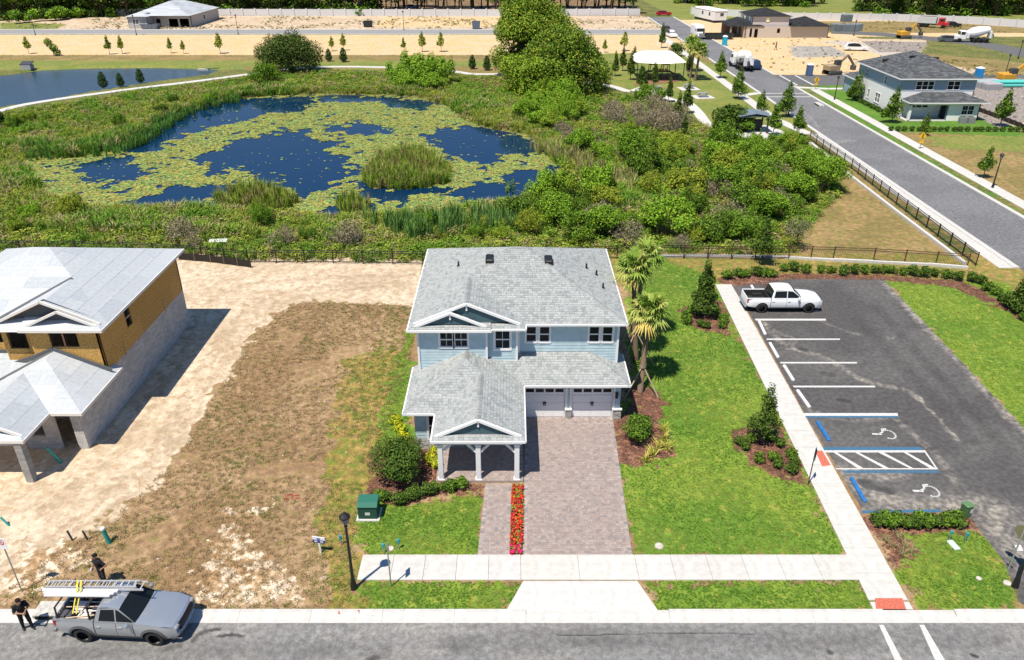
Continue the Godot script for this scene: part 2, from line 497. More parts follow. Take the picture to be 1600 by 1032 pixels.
func build_ground() -> void:
	var area := []
	area.append([5, poly([-9.2, -63.9, 45.8, -63.9, 45.0, -54.1, 35.0, -48.8, 29.5, -59.1, 17.1, -56.5, -7.5, -59.1])])
	area.append([1, SAND])
	for t in [poly([-8.4, -57.8, -14.6, -57.0, -18.8, -55.1, -20.3, -50.3, -20.4, -42.6, -20.0, -35.7, -21.1, -30.2, -23.6, -26.3]), poly([-8.3, -57.0, -13.9, -56.0, -17.7, -53.9, -19.1, -48.8, -19.3, -41.4, -19.1, -34.7, -20.2, -29.5, -22.8, -25.9]), poly([-8.0, -59.1, -17.0, -58.3, -21.9, -57.0, -23.6, -53.0, -22.8, -46.9, -22.1, -38.9, -22.2, -33.3, -23.7, -29.7])]:
		area.append([6, track(t, 0.35)])
	area.append([3, poly([-14.1, -27.9, -13.4, -28.8, -12.2, -27.5, -10.9, -26.3, -9.5, -25.5, -9.0, -24.0, -13.7, -23.5, -14.2, -24.7])])
	area.append([3, poly([-23.5, -27.1, -21.0, -27.5, -19.7, -26.3, -20.8, -24.3, -22.2, -24.0])])
	area.append([3, poly([-14.7, -29.7, -12.0, -30.2, -12.6, -29.2])])
	area.append([5, poly([-11.3, -45.1, -7.2, -46.9, -5.8, -35.1, -7.5, -31.7, -7.3, -26.7, -6.5, -23.3, -7.6, -23.3, -9.6, -29.7])])
	for l in [LAWN_SIDE, LAWN_FRONT, VERGE_LEFT, VERGE_RIGHT, LAWN_LOT, LAWN_CORNER, LAWN_STRIP]:
		area.append([2, l])
	for l in BEDS:
		area.append([4, l])
	var pal := [
		[k8(138, 111, 80), k8(155, 129, 97), k8(124, 109, 68), 165.0, 0.2],
		[k8(186, 167, 141), k8(203, 186, 162), k8(170, 148, 120), 155.0, 0.12],
		[k8(90, 122, 34), k8(110, 134, 42), k8(136, 140, 58), 190.0, 0.15],
		[k8(160, 130, 94), k8(186, 164, 134), k8(208, 194, 174), 128.0, 0.25],
		[k8(118, 80, 62), k8(140, 100, 80), k8(84, 56, 44), 128.0, 0.45],
		[k8(128, 116, 54), k8(150, 126, 70), k8(100, 112, 40), 140.0, 0.25],
		[k8(174, 155, 129), k8(190, 172, 146), k8(160, 138, 112), 150.0, 0.14]]
	var nm := mat("near_ground", Color.WHITE, 0.95)
	nm.albedo_texture = ground_map(-60, -64, 70, -12, 2048, 820, area, pal, 0.9, 11)
	struct("ground", sheet([-60, 70], [-64, -12], -60, -64, 70, -12, func(_p): return 0.0), nm)
	# beyond the fence
	area = []
	area.append([1, rectp(-200, -218, 43, -178)])
	area.append([3, rectp(-200, -182, 43, -171)])
	area.append([4, rectp(-200, -174, 20, -162)])
	area.append([3, poly([-55.6, -166.0, -1.3, -166.0, -1.2, -155.4, -31.5, -164.4, -50.3, -156.8])])
	area.append([2, rectp(-200, -266, 43, -228)])
	area.append([1, rectp(-40, -262, 20, -236)])
	area.append([4, poly([-152.8, -245.4, -148.0, -247.1, -131.0, -242.1, -128.1, -231.1, -143.4, -229.6])])
	area.append([7, rectp(-200, -340, 43, -266)])
	area.append([1, poly([22.9, -208.0, 39.2, -208.0, 39.0, -189.9, 21.3, -185.8])])
	area.append([4, poly([18.9, -183.8, 40.8, -187.8, 41.8, -144.0, 40.7, -111.8, 30.9, -106.1, 27.7, -111.8, 27.5, -129.8, 17.6, -145.9])])
	area.append([1, rectp(51, -214, 90, -156)])
	area.append([1, rectp(51, -260, 260, -214)])
	area.append([3, rectp(84, -250, 260, -222)])
	area.append([6, poly([67.3, -196.3, 77.4, -196.3, 75.7, -180.0, 62.2, -178.1])])
	area.append([2, poly([87.6, -210.5, 106.2, -208.0, 94.1, -185.8, 82.6, -182.9])])
	area.append([3, poly([88.5, -189.9, 108.9, -171.0, 106.7, -147.2, 95.2, -129.8, 85.8, -157.5])])
	area.append([2, poly([89.6, -176.3, 94.1, -161.3, 87.8, -135.2, 91.9, -124.8, 78.3, -104.3, 69.1, -120.2])])
	area.append([5, poly([53.4, -142.2, 61.0, -148.5, 59.8, -135.2, 58.2, -115.8, 74.5, -119.3, 71.5, -106.1, 65.7, -103.6, 54.6, -109.8])])
	area.append([3, poly([54.6, -109.8, 72.4, -106.1, 77.4, -81.7, 60.1, -60.4, 52.5, -75.3])])
	area.append([4, poly([57.0, -107.2, 79.7, -106.5, 73.9, -97.7, 57.1, -100.3])])
	area.append([5, poly([51.9, -140.9, 52.7, -140.9, 49.9, -68.9, 51.5, -71.5, 53.8, -135.2])])
	area.append([3, poly([35.5, -87.8, 41.0, -91.3, 39.9, -63.6, 26.2, -63.6, 24.7, -68.0])])
	area.append([3, rectp(41.2, -110, 42.6, -60)])
	area.append([4, rectp(40.2, -170, 43, -112)])
	area.append([4, rectp(51, -340, 260, -254)])
	area.append([7, rectp(-110, -300, 10, -268)])
	area.append([4, poly([-51.4, -148.5, -37.4, -155.4, -20.5, -159.8, -12.5, -155.4, -19.1, -148.5, -37.6, -145.9])])
	pal = [
		[k8(84, 96, 38), k8(112, 112, 52), k8(122, 104, 66), 165.0, 0.30],
		[k8(210, 176, 124), k8(206, 182, 146), k8(186, 164, 130), 140.0, 0.14],
		[k8(204, 184, 160), k8(190, 166, 140), k8(140, 128, 92), 160.0, 0.20],
		[k8(126, 108, 64), k8(150, 124, 82), k8(112, 112, 52), 150.0, 0.18],
		[k8(104, 120, 46), k8(124, 128, 60), k8(136, 126, 66), 165.0, 0.15],
		[k8(74, 116, 26), k8(88, 124, 34), k8(110, 124, 40), 190.0, 0.15],
		[k8(150, 146, 140), k8(166, 160, 150), k8(130, 126, 120), 160.0, 0.12],
		[k8(120, 92, 62), k8(160, 124, 90), k8(70, 76, 36), 140.0, 0.25]]
	var fm := mat("far_ground", Color.WHITE, 0.95)
	fm.albedo_texture = ground_map(-200, -340, 260, -64, 2048, 1228, area, pal, 1.6, 31)
	var xs := steps(-200, -102, 14) + steps(-100, 44, 1.5) + steps(56, 260, 12)
	var zs := steps(-340, -200, 14) + steps(-192, -64, 1.5)
	struct("wetland_terrain", sheet(xs, zs, -200, -340, 260, -64, bed), fm)
	var b := MB.new()
	b.slab(rectp(-1500, -1500, 1500, -340), -1, -0.004, Color.WHITE, false)
	b.slab(rectp(-1500, -340, -200, -64), -1, -0.004, Color.WHITE, false)
	b.slab(rectp(260, -340, 1500, -64), -1, -0.004, Color.WHITE, false)
	b.slab(rectp(-1500, -64, -60, -12), -1, -0.004, Color.WHITE, false)
	b.slab(rectp(70, -64, 1500, -12), -1, -0.004, Color.WHITE, false)
	b.slab(rectp(-1500, -12, 1500, 600), -1, -0.004, Color.WHITE, false)
	struct("surrounding_land", b, mat("outer_ground", lin(0.16, 0.15, 0.07), 0.95, 0, grain(0.02, 77, 0.5), 0.02))
	b = MB.new()
	b.slab(POND, -1, -0.38, Color.WHITE, false)
	struct("pond_water", b, M.water)
	b = MB.new()
	b.slab(POND_TWO, -1, -0.36, Color.WHITE, false)
	var w2 := mat("water_two", lin(0.03, 0.055, 0.085), 0.16)
	w2.normal_enabled = true
	w2.normal_texture = ripple()
	w2.normal_scale = 0.35
	w2.uv1_triplanar = true
	w2.uv1_world_triplanar = true
	w2.uv1_scale = Vector3.ONE * 0.3
	struct("retention_pond_water", b, w2)

func ripple() -> ImageTexture:
	var im := noise(0.03, 51, 3).get_seamless_image(256, 256)
	im.convert(Image.FORMAT_RGBA8)
	im.bump_map_to_normal_map(4.0)
	return ImageTexture.create_from_image(im)

# concrete walk as slabs along a line from a to b
func walk(parent: Node, a: Vector2, b: Vector2, w: float, slab_len: float, y := 0.05, skew := 0.0) -> void:
	var d := (b - a).normalized()
	var s := Vector2(-d.y, d.x) * w * 0.5
	var k := maxi(1, int(round(a.distance_to(b) / slab_len)))
	for i in k:
		var p := a.lerp(b, float(i) / k) + d * 0.008
		var q := a.lerp(b, float(i + 1) / k) - d * 0.008
		var g := rr(0.93, 1.0)
		var m := MB.new()
		m.slab(PackedVector2Array([p + s, q + s, q - s, p - s]), -0.04, y, Color(g, g * rr(0.985, 1.0), g * rr(0.96, 0.99)))
		part(parent, "slab", m, M.concrete)

func ribbon(pts: Array, w: float, y: float, m: MB) -> void:
	var l := PackedVector2Array(); var r := PackedVector2Array()
	for i in pts.size():
		var d: Vector2 = (pts[mini(i + 1, pts.size() - 1)] - pts[maxi(i - 1, 0)]).normalized()
		l.append(pts[i] + Vector2(-d.y, d.x) * w * 0.5)
		r.append(pts[i] - Vector2(-d.y, d.x) * w * 0.5)
	for i in pts.size() - 1:
		m.slab(PackedVector2Array([l[i], l[i + 1], r[i + 1], r[i]]), -0.05, y)

func smooth_line(pts: PackedVector2Array, k := 6) -> Array:
	var o := []
	for i in pts.size() - 1:
		for j in k:
			o.append(pts[i].cubic_interpolate(pts[i + 1], pts[maxi(i - 1, 0)], pts[mini(i + 2, pts.size() - 1)], float(j) / k))
	o.append(pts[pts.size() - 1])
	return o

# asphalt with grain, patches and washed-out sand streaks
func asphalt(key: String, base: Color, lo: Color, hi: Color, washed: Array, x0: float, z0: float, x1: float, z1: float, w: int, h: int, sd: int, cut := 170.0) -> StandardMaterial3D:
	var sp := (x1 - x0) / w
	var n1 := noise(sp * 0.12, sd, 4).get_image(w, h).get_data()
	var stretch := noise(0.02, sd + 1, 4)
	var n3 := noise(sp * 2.5, sd + 2, 2).get_image(w, h).get_data()
	var out := PackedByteArray()
	out.resize(w * h * 3)
	var r2 := RandomNumberGenerator.new()
	r2.seed = sd
	var wash := PackedFloat32Array()
	wash.resize(w * h)
	for line in washed:
		var pts: Array = smooth_line(line[0], 10)
		for i in pts.size() - 1:
			var a: Vector2 = pts[i]; var b: Vector2 = pts[i + 1]
			var k := int(a.distance_to(b) / sp) + 1
			for j in k:
				var p := a.lerp(b, float(j) / k)
				var wd: float = line[1] * (0.7 + 0.5 * absf(stretch.get_noise_2d(p.x * 60.0, p.y * 60.0)) * 2.0)
				var rad := int(wd / sp) + 1
				var cx := int((p.x - x0) / sp); var cy := int((p.y - z0) / sp)
				for yy in range(maxi(cy - rad, 0), mini(cy + rad + 1, h)):
					for xx in range(maxi(cx - rad, 0), mini(cx + rad + 1, w)):
						var q := Vector2(xx - cx, yy - cy).length() / rad
						if q < 1.0:
							wash[yy * w + xx] = maxf(wash[yy * w + xx], (1.0 - q * q) * line[2]) if line[2] > 0.0 else minf(wash[yy * w + xx], (1.0 - q * q) * line[2])
	for y in h:
		for x in w:
			var i := y * w + x
			var wx := x0 + x * sp; var wz := z0 + y * sp
			var st := stretch.get_noise_2d(wx * 9.0 - wz * 6.0 + 30.0 * n1[i] / 255.0, wz * 34.0 + wx * 14.0 + 50.0 * n1[i] / 255.0)
			var c := lo.lerp(hi, clampf((n1[i] - 128) / 110.0 + 0.5 + st * 0.5, 0, 1))
			var f := clampf(wash[i] * (0.72 + 0.9 * st + (n3[i] - 128) / 260.0), 0, 1)
			c = c.lerp(base, f)
			if wash[i] < 0.0:
				c = c.lerp(Color8(44, 43, 42), clampf(-wash[i] * (0.8 + 0.9 * st), 0, 0.8))
			if cut < 0.9:
				c = c.lerp(base, clampf((st - cut) * 3.0, 0.0, 0.6))
			var g := 0.86 + 0.2 * r2.randf() + (n3[i] - 128) / 900.0
			out[i * 3] = clampi(int(c.r8 * g), 0, 255); out[i * 3 + 1] = clampi(int(c.g8 * g), 0, 255); out[i * 3 + 2] = clampi(int(c.b8 * g), 0, 255)
	var m := mat(key, Color.WHITE, 0.9)
	m.albedo_texture = ImageTexture.create_from_image(Image.create_from_data(w, h, false, Image.FORMAT_RGB8, out))
	m.set_meta("rect", [x0, z0, x1, z1])
	return m

func flat(pl: PackedVector2Array, y: float, m: StandardMaterial3D) -> ArrayMesh:
	var b := MB.new()
	b.slab(pl, -1, y, Color.WHITE, false)
	var r: Array = m.get_meta("rect")
	for i in b.v.size():
		b.u[i] = Vector2((b.v[i].x - r[0]) / (r[2] - r[0]), (b.v[i].z - r[1]) / (r[3] - r[1]))
	return b.mesh()

var LOT_EDGE := poly([30.8, -58.3, 29.9, -37.0, 30.8, -29.7, 25.0, -21.6, 22.1, -23.8, 22.0, -24.0, 22.7, -26.3, 22.7, -28.5, 22.6, -29.7, 17.6, -29.6, 17.6, -38.4, 18.0, -54.1, 17.9, -56.8, 22.5, -58.2])

func build_paving() -> void:
	# the street in front
	var fr := asphalt("street_asphalt", k8(152, 150, 144), k8(125, 125, 124), k8(131, 130, 128), [
		[poly([-12.6, -22.0, -11.7, -22.4, -10.7, -22.7]), 0.35, 0.5], [poly([-21.0, -22.0, -19.6, -22.2, -18.0, -22.2]), 0.12, 0.7], [poly([-6.4, -22.4, -4.3, -22.6, -1.1, -22.4]), 0.3, 0.5], [poly([-8.6, -21.6, -8.0, -22.3, -7.4, -22.0]), 0.4, 0.6], [poly([-13.1, -21.9, -12.9, -22.3, -12.2, -22.5]), 0.09, -0.9], [poly([-14.0, -21.5, -13.7, -21.6, -13.5, -21.6]), 0.16, -0.6], [poly([-12.1, -22.1, -11.6, -22.2, -11.1, -22.1]), 0.09, -0.9], [poly([-5.7, -21.0, -5.4, -21.1]), 0.22, -0.6], [poly([1.9, -22.2, 3.7, -22.2, 8.0, -22.3, 10.1, -22.2]), 0.035, -0.9], [poly([12.8, -21.4, 12.9, -21.3]), 0.1, -0.9], [poly([18.5, -21.2, 18.7, -21.1]), 0.1, -0.9], [poly([-2.6, -21.6, 2.6, -22.0, 10.5, -21.8, 20.0, -22.0]), 0.6, -0.22], [poly([-18.1, -21.3, -10.4, -21.5, -5.2, -21.4]), 0.5, -0.2]],
		-40, -23, 40, -3, 1600, 400, 61, 0.6)
	struct("street", flat(rectp(-40, -22.8, 40, -8), 0.004, fr), fr)
	struct("street_far_sidewalk", func_slab(rectp(-40, -8, 40, -6.5), 0.05), M.concrete)
	var b := MB.new()
	b.slab(rectp(-300, -22.8, -40, -8), -1, 0.004, Color.WHITE, false)
	b.slab(rectp(40, -22.8, 300, -8), -1, 0.004, Color.WHITE, false)
	struct("street_beyond", b, mat("asphalt_plain", lin(0.16, 0.16, 0.16), 0.9, 0, grain(0.04, 63, 0.7), 0.15))
	# kerb and gutter, poured in lengths
	var kerb := Node3D.new()
	kerb.name = "kerb"
	add_child(kerb)
	kerb.set_meta("kind", "structure")
	for i in 24:
		var x := -36.0 + i * 3.05
		var m := MB.new()
		m.lohi(Vector3(x, -0.02, -22.8), Vector3(x + 3.04, 0.012, -23.15))
		var low := (x > -1.5 and x < 4.0) or (x > 14.0 and x < 16.5)
		var hh := 0.04 if low else 0.11
		m.quad(Vector3(x, 0.012, -23.15), Vector3(x + 3.04, 0.012, -23.15), Vector3(x + 3.04, hh, -23.28), Vector3(x, hh, -23.28))
		m.lohi(Vector3(x, -0.02, -23.28), Vector3(x + 3.04, hh, -23.46))
		part(kerb, "kerb_stone", m, M.kerb)
	# walks
	var sw := Node3D.new()
	sw.name = "sidewalk"
	add_child(sw)
	sw.set_meta("kind", "structure")
	walk(sw, Vector2(-6.95, -25.95), Vector2(0.4, -25.95), 1.55, 1.5)
	walk(sw, Vector2(0.4, -25.95), Vector2(5.7, -25.95), 1.55, 2.65)
	walk(sw, Vector2(5.7, -25.95), Vector2(15.62, -25.95), 1.55, 1.65)
	var sl := poly([16.6, -57.1, 17.9, -57.1])
	var el := poly([15.5, -24.0, 17.2, -24.0])
	var k := 21
	for i in k:
		var t0 := (i + 0.004) / k; var t1 := (i + 0.996) / k
		var m := MB.new()
		var g := rr(0.94, 1.0)
		m.slab(PackedVector2Array([sl[0].lerp(el[0], t0), sl[1].lerp(el[1], t0), sl[1].lerp(el[1], t1), sl[0].lerp(el[0], t1)]), -0.04, 0.054, Color(g, g, g * 0.98))
		part(sw, "slab", m, M.concrete)
	var ramp := MB.new()
	ramp.slab(poly([15.5, -23.9, 17.2, -23.9, 17.2, -23.5, 15.5, -23.5]), -0.02, 0.05)
	part(sw, "kerb_ramp", ramp, M.concrete)
	var pad := MB.new()
	pad.slab(poly([15.8, -24.1, 17.0, -24.1, 16.9, -23.5, 15.6, -23.5]), -0.02, 0.062)
	for i in 12:
		for j in 8:
			var p := Vector2(15.83, -24.02).lerp(Vector2(16.94, -24.02), (i + 0.5) / 12.0).lerp(Vector2(15.72, -23.49).lerp(Vector2(16.82, -23.49), (i + 0.5) / 12.0), (j + 0.5) / 8.0)
			pad.bx(v3(p, 0.064), Vector3(0.03, 0.008, 0.03))
	part(sw, "tactile_pad", pad, M.red_pad)
	pad = MB.new()
	pad.slab(poly([16.9, -34.7, 17.3, -34.7, 17.3, -33.4, 16.8, -33.3]), -0.02, 0.062)
	part(sw, "tactile_pad", pad, M.red_pad)
	# driveway apron
	b = MB.new()
	b.slab(poly([0.5, -25.1, 5.6, -25.1, 6.3, -23.3, -0.3, -23.3]), -0.04, 0.046)
	struct("driveway_apron", b, M.concrete)
	b = MB.new()
	b.slab(rectp(-20.2, -24.0, -19.0, -23.46), -0.02, 0.16)
	build_driveway()
	# sprayed survey marks
	for l in [poly([-11.7, -31.1, -11.7, -31.1, -11.5, -30.7, -11.6, -30.7]), poly([-11.6, -31.0, -11.4, -31.1, -11.4, -31.0, -11.6, -30.9]), poly([-11.4, -31.1, -11.3, -31.1, -11.2, -30.7, -11.3, -30.7]), poly([-11.2, -31.0, -11.0, -31.0, -11.0, -30.9, -11.2, -30.9]), poly([-11.1, -30.8, -10.9, -30.8, -10.9, -30.7, -11.1, -30.7]), poly([-11.6, -30.7, -11.4, -30.7, -11.4, -30.6, -11.6, -30.6])]:
		b = MB.new()
		b.slab(l, -1, 0.012, Color(0.45, 0.06, 0.05), false)
		struct("red_ground_marking", b, M.matte)
	for l in [poly([-7.4, -23.4, -7.4, -23.4, -7.3, -23.2, -7.4, -23.2]), poly([-6.6, -23.4, -6.5, -23.4, -6.5, -23.2, -6.5, -23.2])]:
		b = MB.new()
		b.slab(l, -1, 0.118, Color(0.6, 0.16, 0.15), false)
		struct("red_kerb_marking", b, M.matte)
	# car park
	var lot := asphalt("lot_asphalt", k8(150, 144, 134), k8(80, 78, 78), k8(95, 93, 92), [
		[poly([18.6, -50.3, 19.2, -46.9, 21.3, -45.1, 22.7, -42.2, 25.0, -40.9, 25.5, -38.2, 25.5, -35.7]), 0.34, 0.75],
		[poly([18.6, -50.3, 19.1, -48.8, 20.0, -47.9, 19.1, -46.5]), 0.3, 0.55],
		[poly([22.8, -37.9, 23.3, -35.7, 23.5, -33.9, 23.4, -31.7]), 0.35, 0.5],
		[poly([17.5, -32.8, 18.4, -31.7, 19.4, -30.2, 21.6, -30.0, 24.0, -30.2, 23.6, -27.9]), 1.1, 0.8],
		[poly([18.3, -33.1, 19.8, -32.5, 21.2, -32.8]), 0.5, 0.7],
		[poly([24.3, -29.7, 24.0, -27.5, 23.7, -25.5]), 1.3, 0.7],
		[poly([30.6, -57.8, 30.2, -46.5, 29.8, -36.8, 30.1, -31.7]), 0.5, 0.8],
		[poly([16.0, -29.7, 19.3, -29.8, 22.5, -29.9]), 0.6, 0.8],
		[poly([17.8, -38.9, 19.8, -37.9, 22.9, -38.1]), 0.3, 0.5], [poly([22.8, -50.8, 24.4, -48.8, 27.2, -47.9]), 0.25, 0.35], [poly([20.0, -46.5, 20.4, -46.2]), 0.25, -0.5], [poly([20.3, -43.2, 20.9, -43.0]), 0.3, -0.45], [poly([20.2, -40.0, 20.7, -39.8]), 0.3, -0.5], [poly([25.7, -50.8, 26.1, -43.4, 26.2, -35.7]), 0.7, -0.3], [poly([28.0, -53.0, 27.8, -44.3, 27.7, -35.1]), 0.6, -0.28], [poly([18.5, -32.0, 19.6, -31.3]), 0.4, -0.5]],
		16, -58, 46, -20, 1200, 1520, 91, 0.75)
	struct("car_park", flat(LOT_EDGE, 0.004, lot), lot)
	var marks := Node3D.new()
	marks.name = "car_park_markings"
	add_child(marks)
	marks.set_meta("kind", "structure")
	var y := 0.009
	for l in [poly([18.1, -51.0, 23.4, -51.0, 23.3, -50.7, 18.1, -50.7]), poly([18.1, -47.9, 23.3, -47.9, 23.2, -47.7, 18.0, -47.7]), poly([18.0, -44.6, 23.2, -44.6, 23.1, -44.4, 18.0, -44.4]), poly([17.9, -41.6, 23.1, -41.6, 23.1, -41.4, 17.9, -41.4]), poly([17.5, -38.5, 23.2, -38.5, 23.1, -38.2, 17.5, -38.2]),
			poly([17.4, -34.8, 23.0, -34.8, 23.0, -34.6, 17.4, -34.6]), poly([17.5, -33.2, 23.0, -33.2, 23.0, -33.1, 17.5, -33.1]), poly([23.0, -34.8, 23.1, -34.8, 23.0, -33.2, 22.9, -33.2]),
			poly([17.9, -34.6, 18.1, -34.6, 19.0, -33.2, 18.7, -33.2]), poly([19.1, -34.6, 19.3, -34.6, 20.4, -33.2, 20.1, -33.2]), poly([20.4, -34.6, 20.7, -34.6, 21.7, -33.2, 21.5, -33.2]), poly([21.8, -34.6, 22.0, -34.6, 22.9, -33.2, 22.6, -33.2])]:
		b = MB.new()
		b.slab(l, -1, y, Color.WHITE, false)
		part(marks, "painted_line", b, M.road_paint)
	for l in [poly([17.5, -38.2, 23.1, -38.2, 23.0, -38.0, 17.5, -38.0]), poly([17.4, -35.1, 23.0, -35.1, 23.0, -34.8, 17.4, -34.8]), poly([17.8, -33.0, 22.9, -33.0, 22.9, -32.8, 17.8, -32.8]), poly([17.5, -29.8, 21.5, -29.9, 21.5, -29.7, 17.5, -29.6])]:
		b = MB.new()
		b.slab(l, -1, y + 0.001, Color.WHITE, false)
		part(marks, "blue_line", b, M.blue_paint)
	for c in [Vector2(21.44, -36.34), Vector2(21.47, -31.31)]:
		part(marks, "wheelchair_symbol", wheelchair(), M.road_paint, v3(c, y))
	b = MB.new()
	b.slab(poly([23.8, -27.4, 24.1, -27.4, 24.0, -27.0, 23.7, -27.0]), -1, 0.012, Color.WHITE, false)
	part(marks, "stop_bar", b, M.road_paint)
	# wheel stops
	for s in [[Vector2(19.47, -56.90), Vector2(19.37, -54.72), 0], [Vector2(18.28, -50.53), Vector2(18.14, -48.43), 0], [Vector2(18.09, -47.19), Vector2(18.04, -45.13), 0], [Vector2(18.11, -44.10), Vector2(18.12, -42.16), 0], [Vector2(17.99, -41.01), Vector2(18.09, -39.05), 0], [Vector2(18.03, -37.56), Vector2(18.05, -35.66), 1], [Vector2(18.00, -32.35), Vector2(17.96, -30.41), 1]]:
		var m := MB.new()
		var p: Vector2 = s[0]; var q: Vector2 = s[1]
		m.cbx(Vector3(0, 0.065, 0), Vector3(0.2, 0.13, p.distance_to(q)), 0.045)
		var nm := "blue painted wheel stop in the accessible bay" if s[2] else "white concrete wheel stop at head of a parking bay"
		single("wheel_stop", m, M.blue_stop if s[2] else M.white_paint, nm, "wheel stop", v3((p + q) * 0.5, 0.005), atan2(q.x - p.x, q.y - p.y), "blue wheel stops of accessible bays" if s[2] else "white wheel stops of parking bays")
	# crossing lines on the street
	for l in [poly([15.4, -22.7, 15.6, -22.7, 15.6, -20.9, 15.3, -20.9]), poly([17.1, -22.7, 17.3, -22.7, 17.3, -20.9, 16.9, -20.9])]:
		b = MB.new()
		b.slab(l, -1, 0.009, Color.WHITE, false)
		struct("crossing_marking", b, M.road_paint)
	# side road
	var sr := asphalt("side_asphalt", k8(150, 150, 148), k8(110, 111, 113), k8(119, 120, 122), [[poly([39.2, -99.3, 42.0, -102.6, 46.1, -104.3]), 0.8, 0.7], [poly([44.1, -115.8, 44.4, -120.2, 46.5, -129.8]), 0.5, 0.5], [poly([44.4, -111.8, 45.6, -120.2, 45.7, -127.3]), 0.4, 0.5]], 40, -262, 56, -60, 160, 2020, 67, 0.7)
	struct("side_road", flat(rectp(43.4, -262, 51.0, -60.5), 0.004, sr), sr)
	struct("side_road_beyond", func_slab(PackedVector2Array([Vector2(43.4, -60.5), Vector2(51, -60.5), Vector2(60, -50), Vector2(60, -44), Vector2(50, -56), Vector2(43.4, -58.6)]), 0.003), M.asphalt_plain)
	for c in [[43.15, -60.5, -262.0], [51.25, -60.5, -144.0], [51.25, -156.5, -262.0]]:
		b = MB.new()
		b.lohi(Vector3(c[0] - 0.25, -0.02, c[1]), Vector3(c[0] + 0.25, 0.11, c[2]))
		struct("side_road_kerb", b, M.kerb)
	var sw2 := Node3D.new()
	sw2.name = "side_sidewalk"
	add_child(sw2)
	sw2.set_meta("kind", "structure")
	walk(sw2, Vector2(42.3, -60.5), Vector2(42.3, -108), 1.3, 3.0)
	walk(sw2, Vector2(41.6, -108), Vector2(39.6, -118), 1.7, 3.0)
	walk(sw2, Vector2(39.6, -118), Vector2(39.4, -215), 1.7, 3.0)
	walk(sw2, Vector2(53.6, -70), Vector2(53.9, -141), 1.6, 3.0)
	walk(sw2, Vector2(51.4, -143), Vector2(56.5, -141.5), 1.5, 2.5)
	walk(sw2, Vector2(56.5, -141.5), Vector2(66, -142.2), 1.4, 2.5)
	walk(sw2, Vector2(40.4, -136), Vector2(43, -137.5), 1.4, 2.5)
	for l in [rectp(43.6, -137.6, 51, -137.2), rectp(43.6, -134.6, 51, -134.2), rectp(52, -155.5, 52.4, -145), rectp(55, -155.5, 55.4, -145)]:
		b = MB.new()
		b.slab(l, -1, 0.016, Color.WHITE, false)
		struct("crosswalk_marking", b, M.road_paint)
	struct("cross_street", func_slab(rectp(51.0, -156, 140, -145), 0.008), M.asphalt_plain)
	struct("far_street", func_slab(rectp(-220, -228.5, 43.4, -219), 0.006), mat("pale_asphalt", lin(0.26, 0.26, 0.255), 0.9))
	b = MB.new()
	b.lohi(Vector3(-220, -0.02, -229.3), Vector3(43, 0.1, -228.5)); b.lohi(Vector3(-220, -0.02, -219), Vector3(43, 0.1, -218.4))
	struct("far_street_kerb", b, M.kerb)
	b = MB.new()
	ribbon(smooth_line(poly([87.5, -223.8, 99.2, -218.3, 107.4, -210.5, 115.7, -198.5, 117.1, -180.0, 117.6, -159.8])), 8.0, 0.012, b)
	struct("site_road", b, M.asphalt_plain)
	b = MB.new()
	ribbon(smooth_line(poly([80.8, -205.5, 86.1, -187.8, 86.7, -170.2, 87.2, -155.4, 87.8, -135.2, 85.9, -115.8])), 7.0, 0.006, b)
	struct("graded_track", b, mat("pale_sand", lin(0.62, 0.55, 0.46), 0.95, 0, grain(0.03, 81, 0.75), 0.1))
	b = MB.new()
	b.slab(poly([84.5, -152.6, 102.1, -151.2, 91.9, -124.8, 70.3, -111.8, 71.3, -122.5]), -1, 0.009, Color.WHITE, false)
	b.slab(poly([88.1, -205.5, 103.9, -203.2, 95.0, -187.8, 84.5, -185.8]), -1, 0.009, Color.WHITE, false)
	struct("rubble_ground", b, mat("rubble", lin(0.42, 0.37, 0.33), 0.95, 0, grain(0.06, 83, 0.6), 0.1))
	# paths by the pond and through the park
	b = MB.new()
	ribbon(smooth_line(poly([-82.1, -115.8, -80.8, -123.4, -78.3, -129.8, -68.4, -140.9, -59.8, -148.5, -51.5, -156.8, -46.6, -162.1, -37.0, -165.6, -23.6, -164.4, -12.8, -160.5, -7.5, -156.8, -1.3, -156.8, 6.2, -153.9, 14.2, -147.2, 18.0, -144.0, 20.8, -139.2, 24.1, -142.2, 26.4, -132.5, 28.8, -129.8, 29.1, -122.5, 28.8, -112.6, 31.3, -107.6, 35.2, -105.8, 39.0, -106.5])), 1.7, 0.05, b)
	struct("pond_path", b, M.concrete)

func func_slab(pl: PackedVector2Array, y: float) -> MB:
	var b := MB.new()
	b.slab(pl, -0.05, y)
	return b

# international wheelchair mark, painted, facing the kerb (flat strokes)
func wheelchair() -> MB:
	var b := MB.new()
	var st := func(pts: Array, w: float) -> void:
		for i in pts.size() - 1:
			var a: Vector2 = pts[i]; var c: Vector2 = pts[i + 1]
			var s := (c - a).normalized().orthogonal() * w * 0.5
			var e := (c - a).normalized() * w * 0.25
			b.slab(PackedVector2Array([a + s - e, c + s + e, c - s + e, a - s - e]), -1, 0.001 * (b.v.size() % 3), Color.WHITE, false)
	var arc := []
	for i in 15:
		var a := deg_to_rad(-115.0 + i * 17.0)
		arc.append(Vector2(0.28 + 0.36 * cos(a), 0.02 + 0.42 * sin(a)))
	st.call(arc, 0.1)
	st.call([Vector2(-0.62, -0.02), Vector2(-0.15, 0.0)], 0.15)
	st.call([Vector2(-0.3, 0.0), Vector2(0.02, -0.2), Vector2(0.1, -0.5), Vector2(0.34, -0.52)], 0.1)
	return b

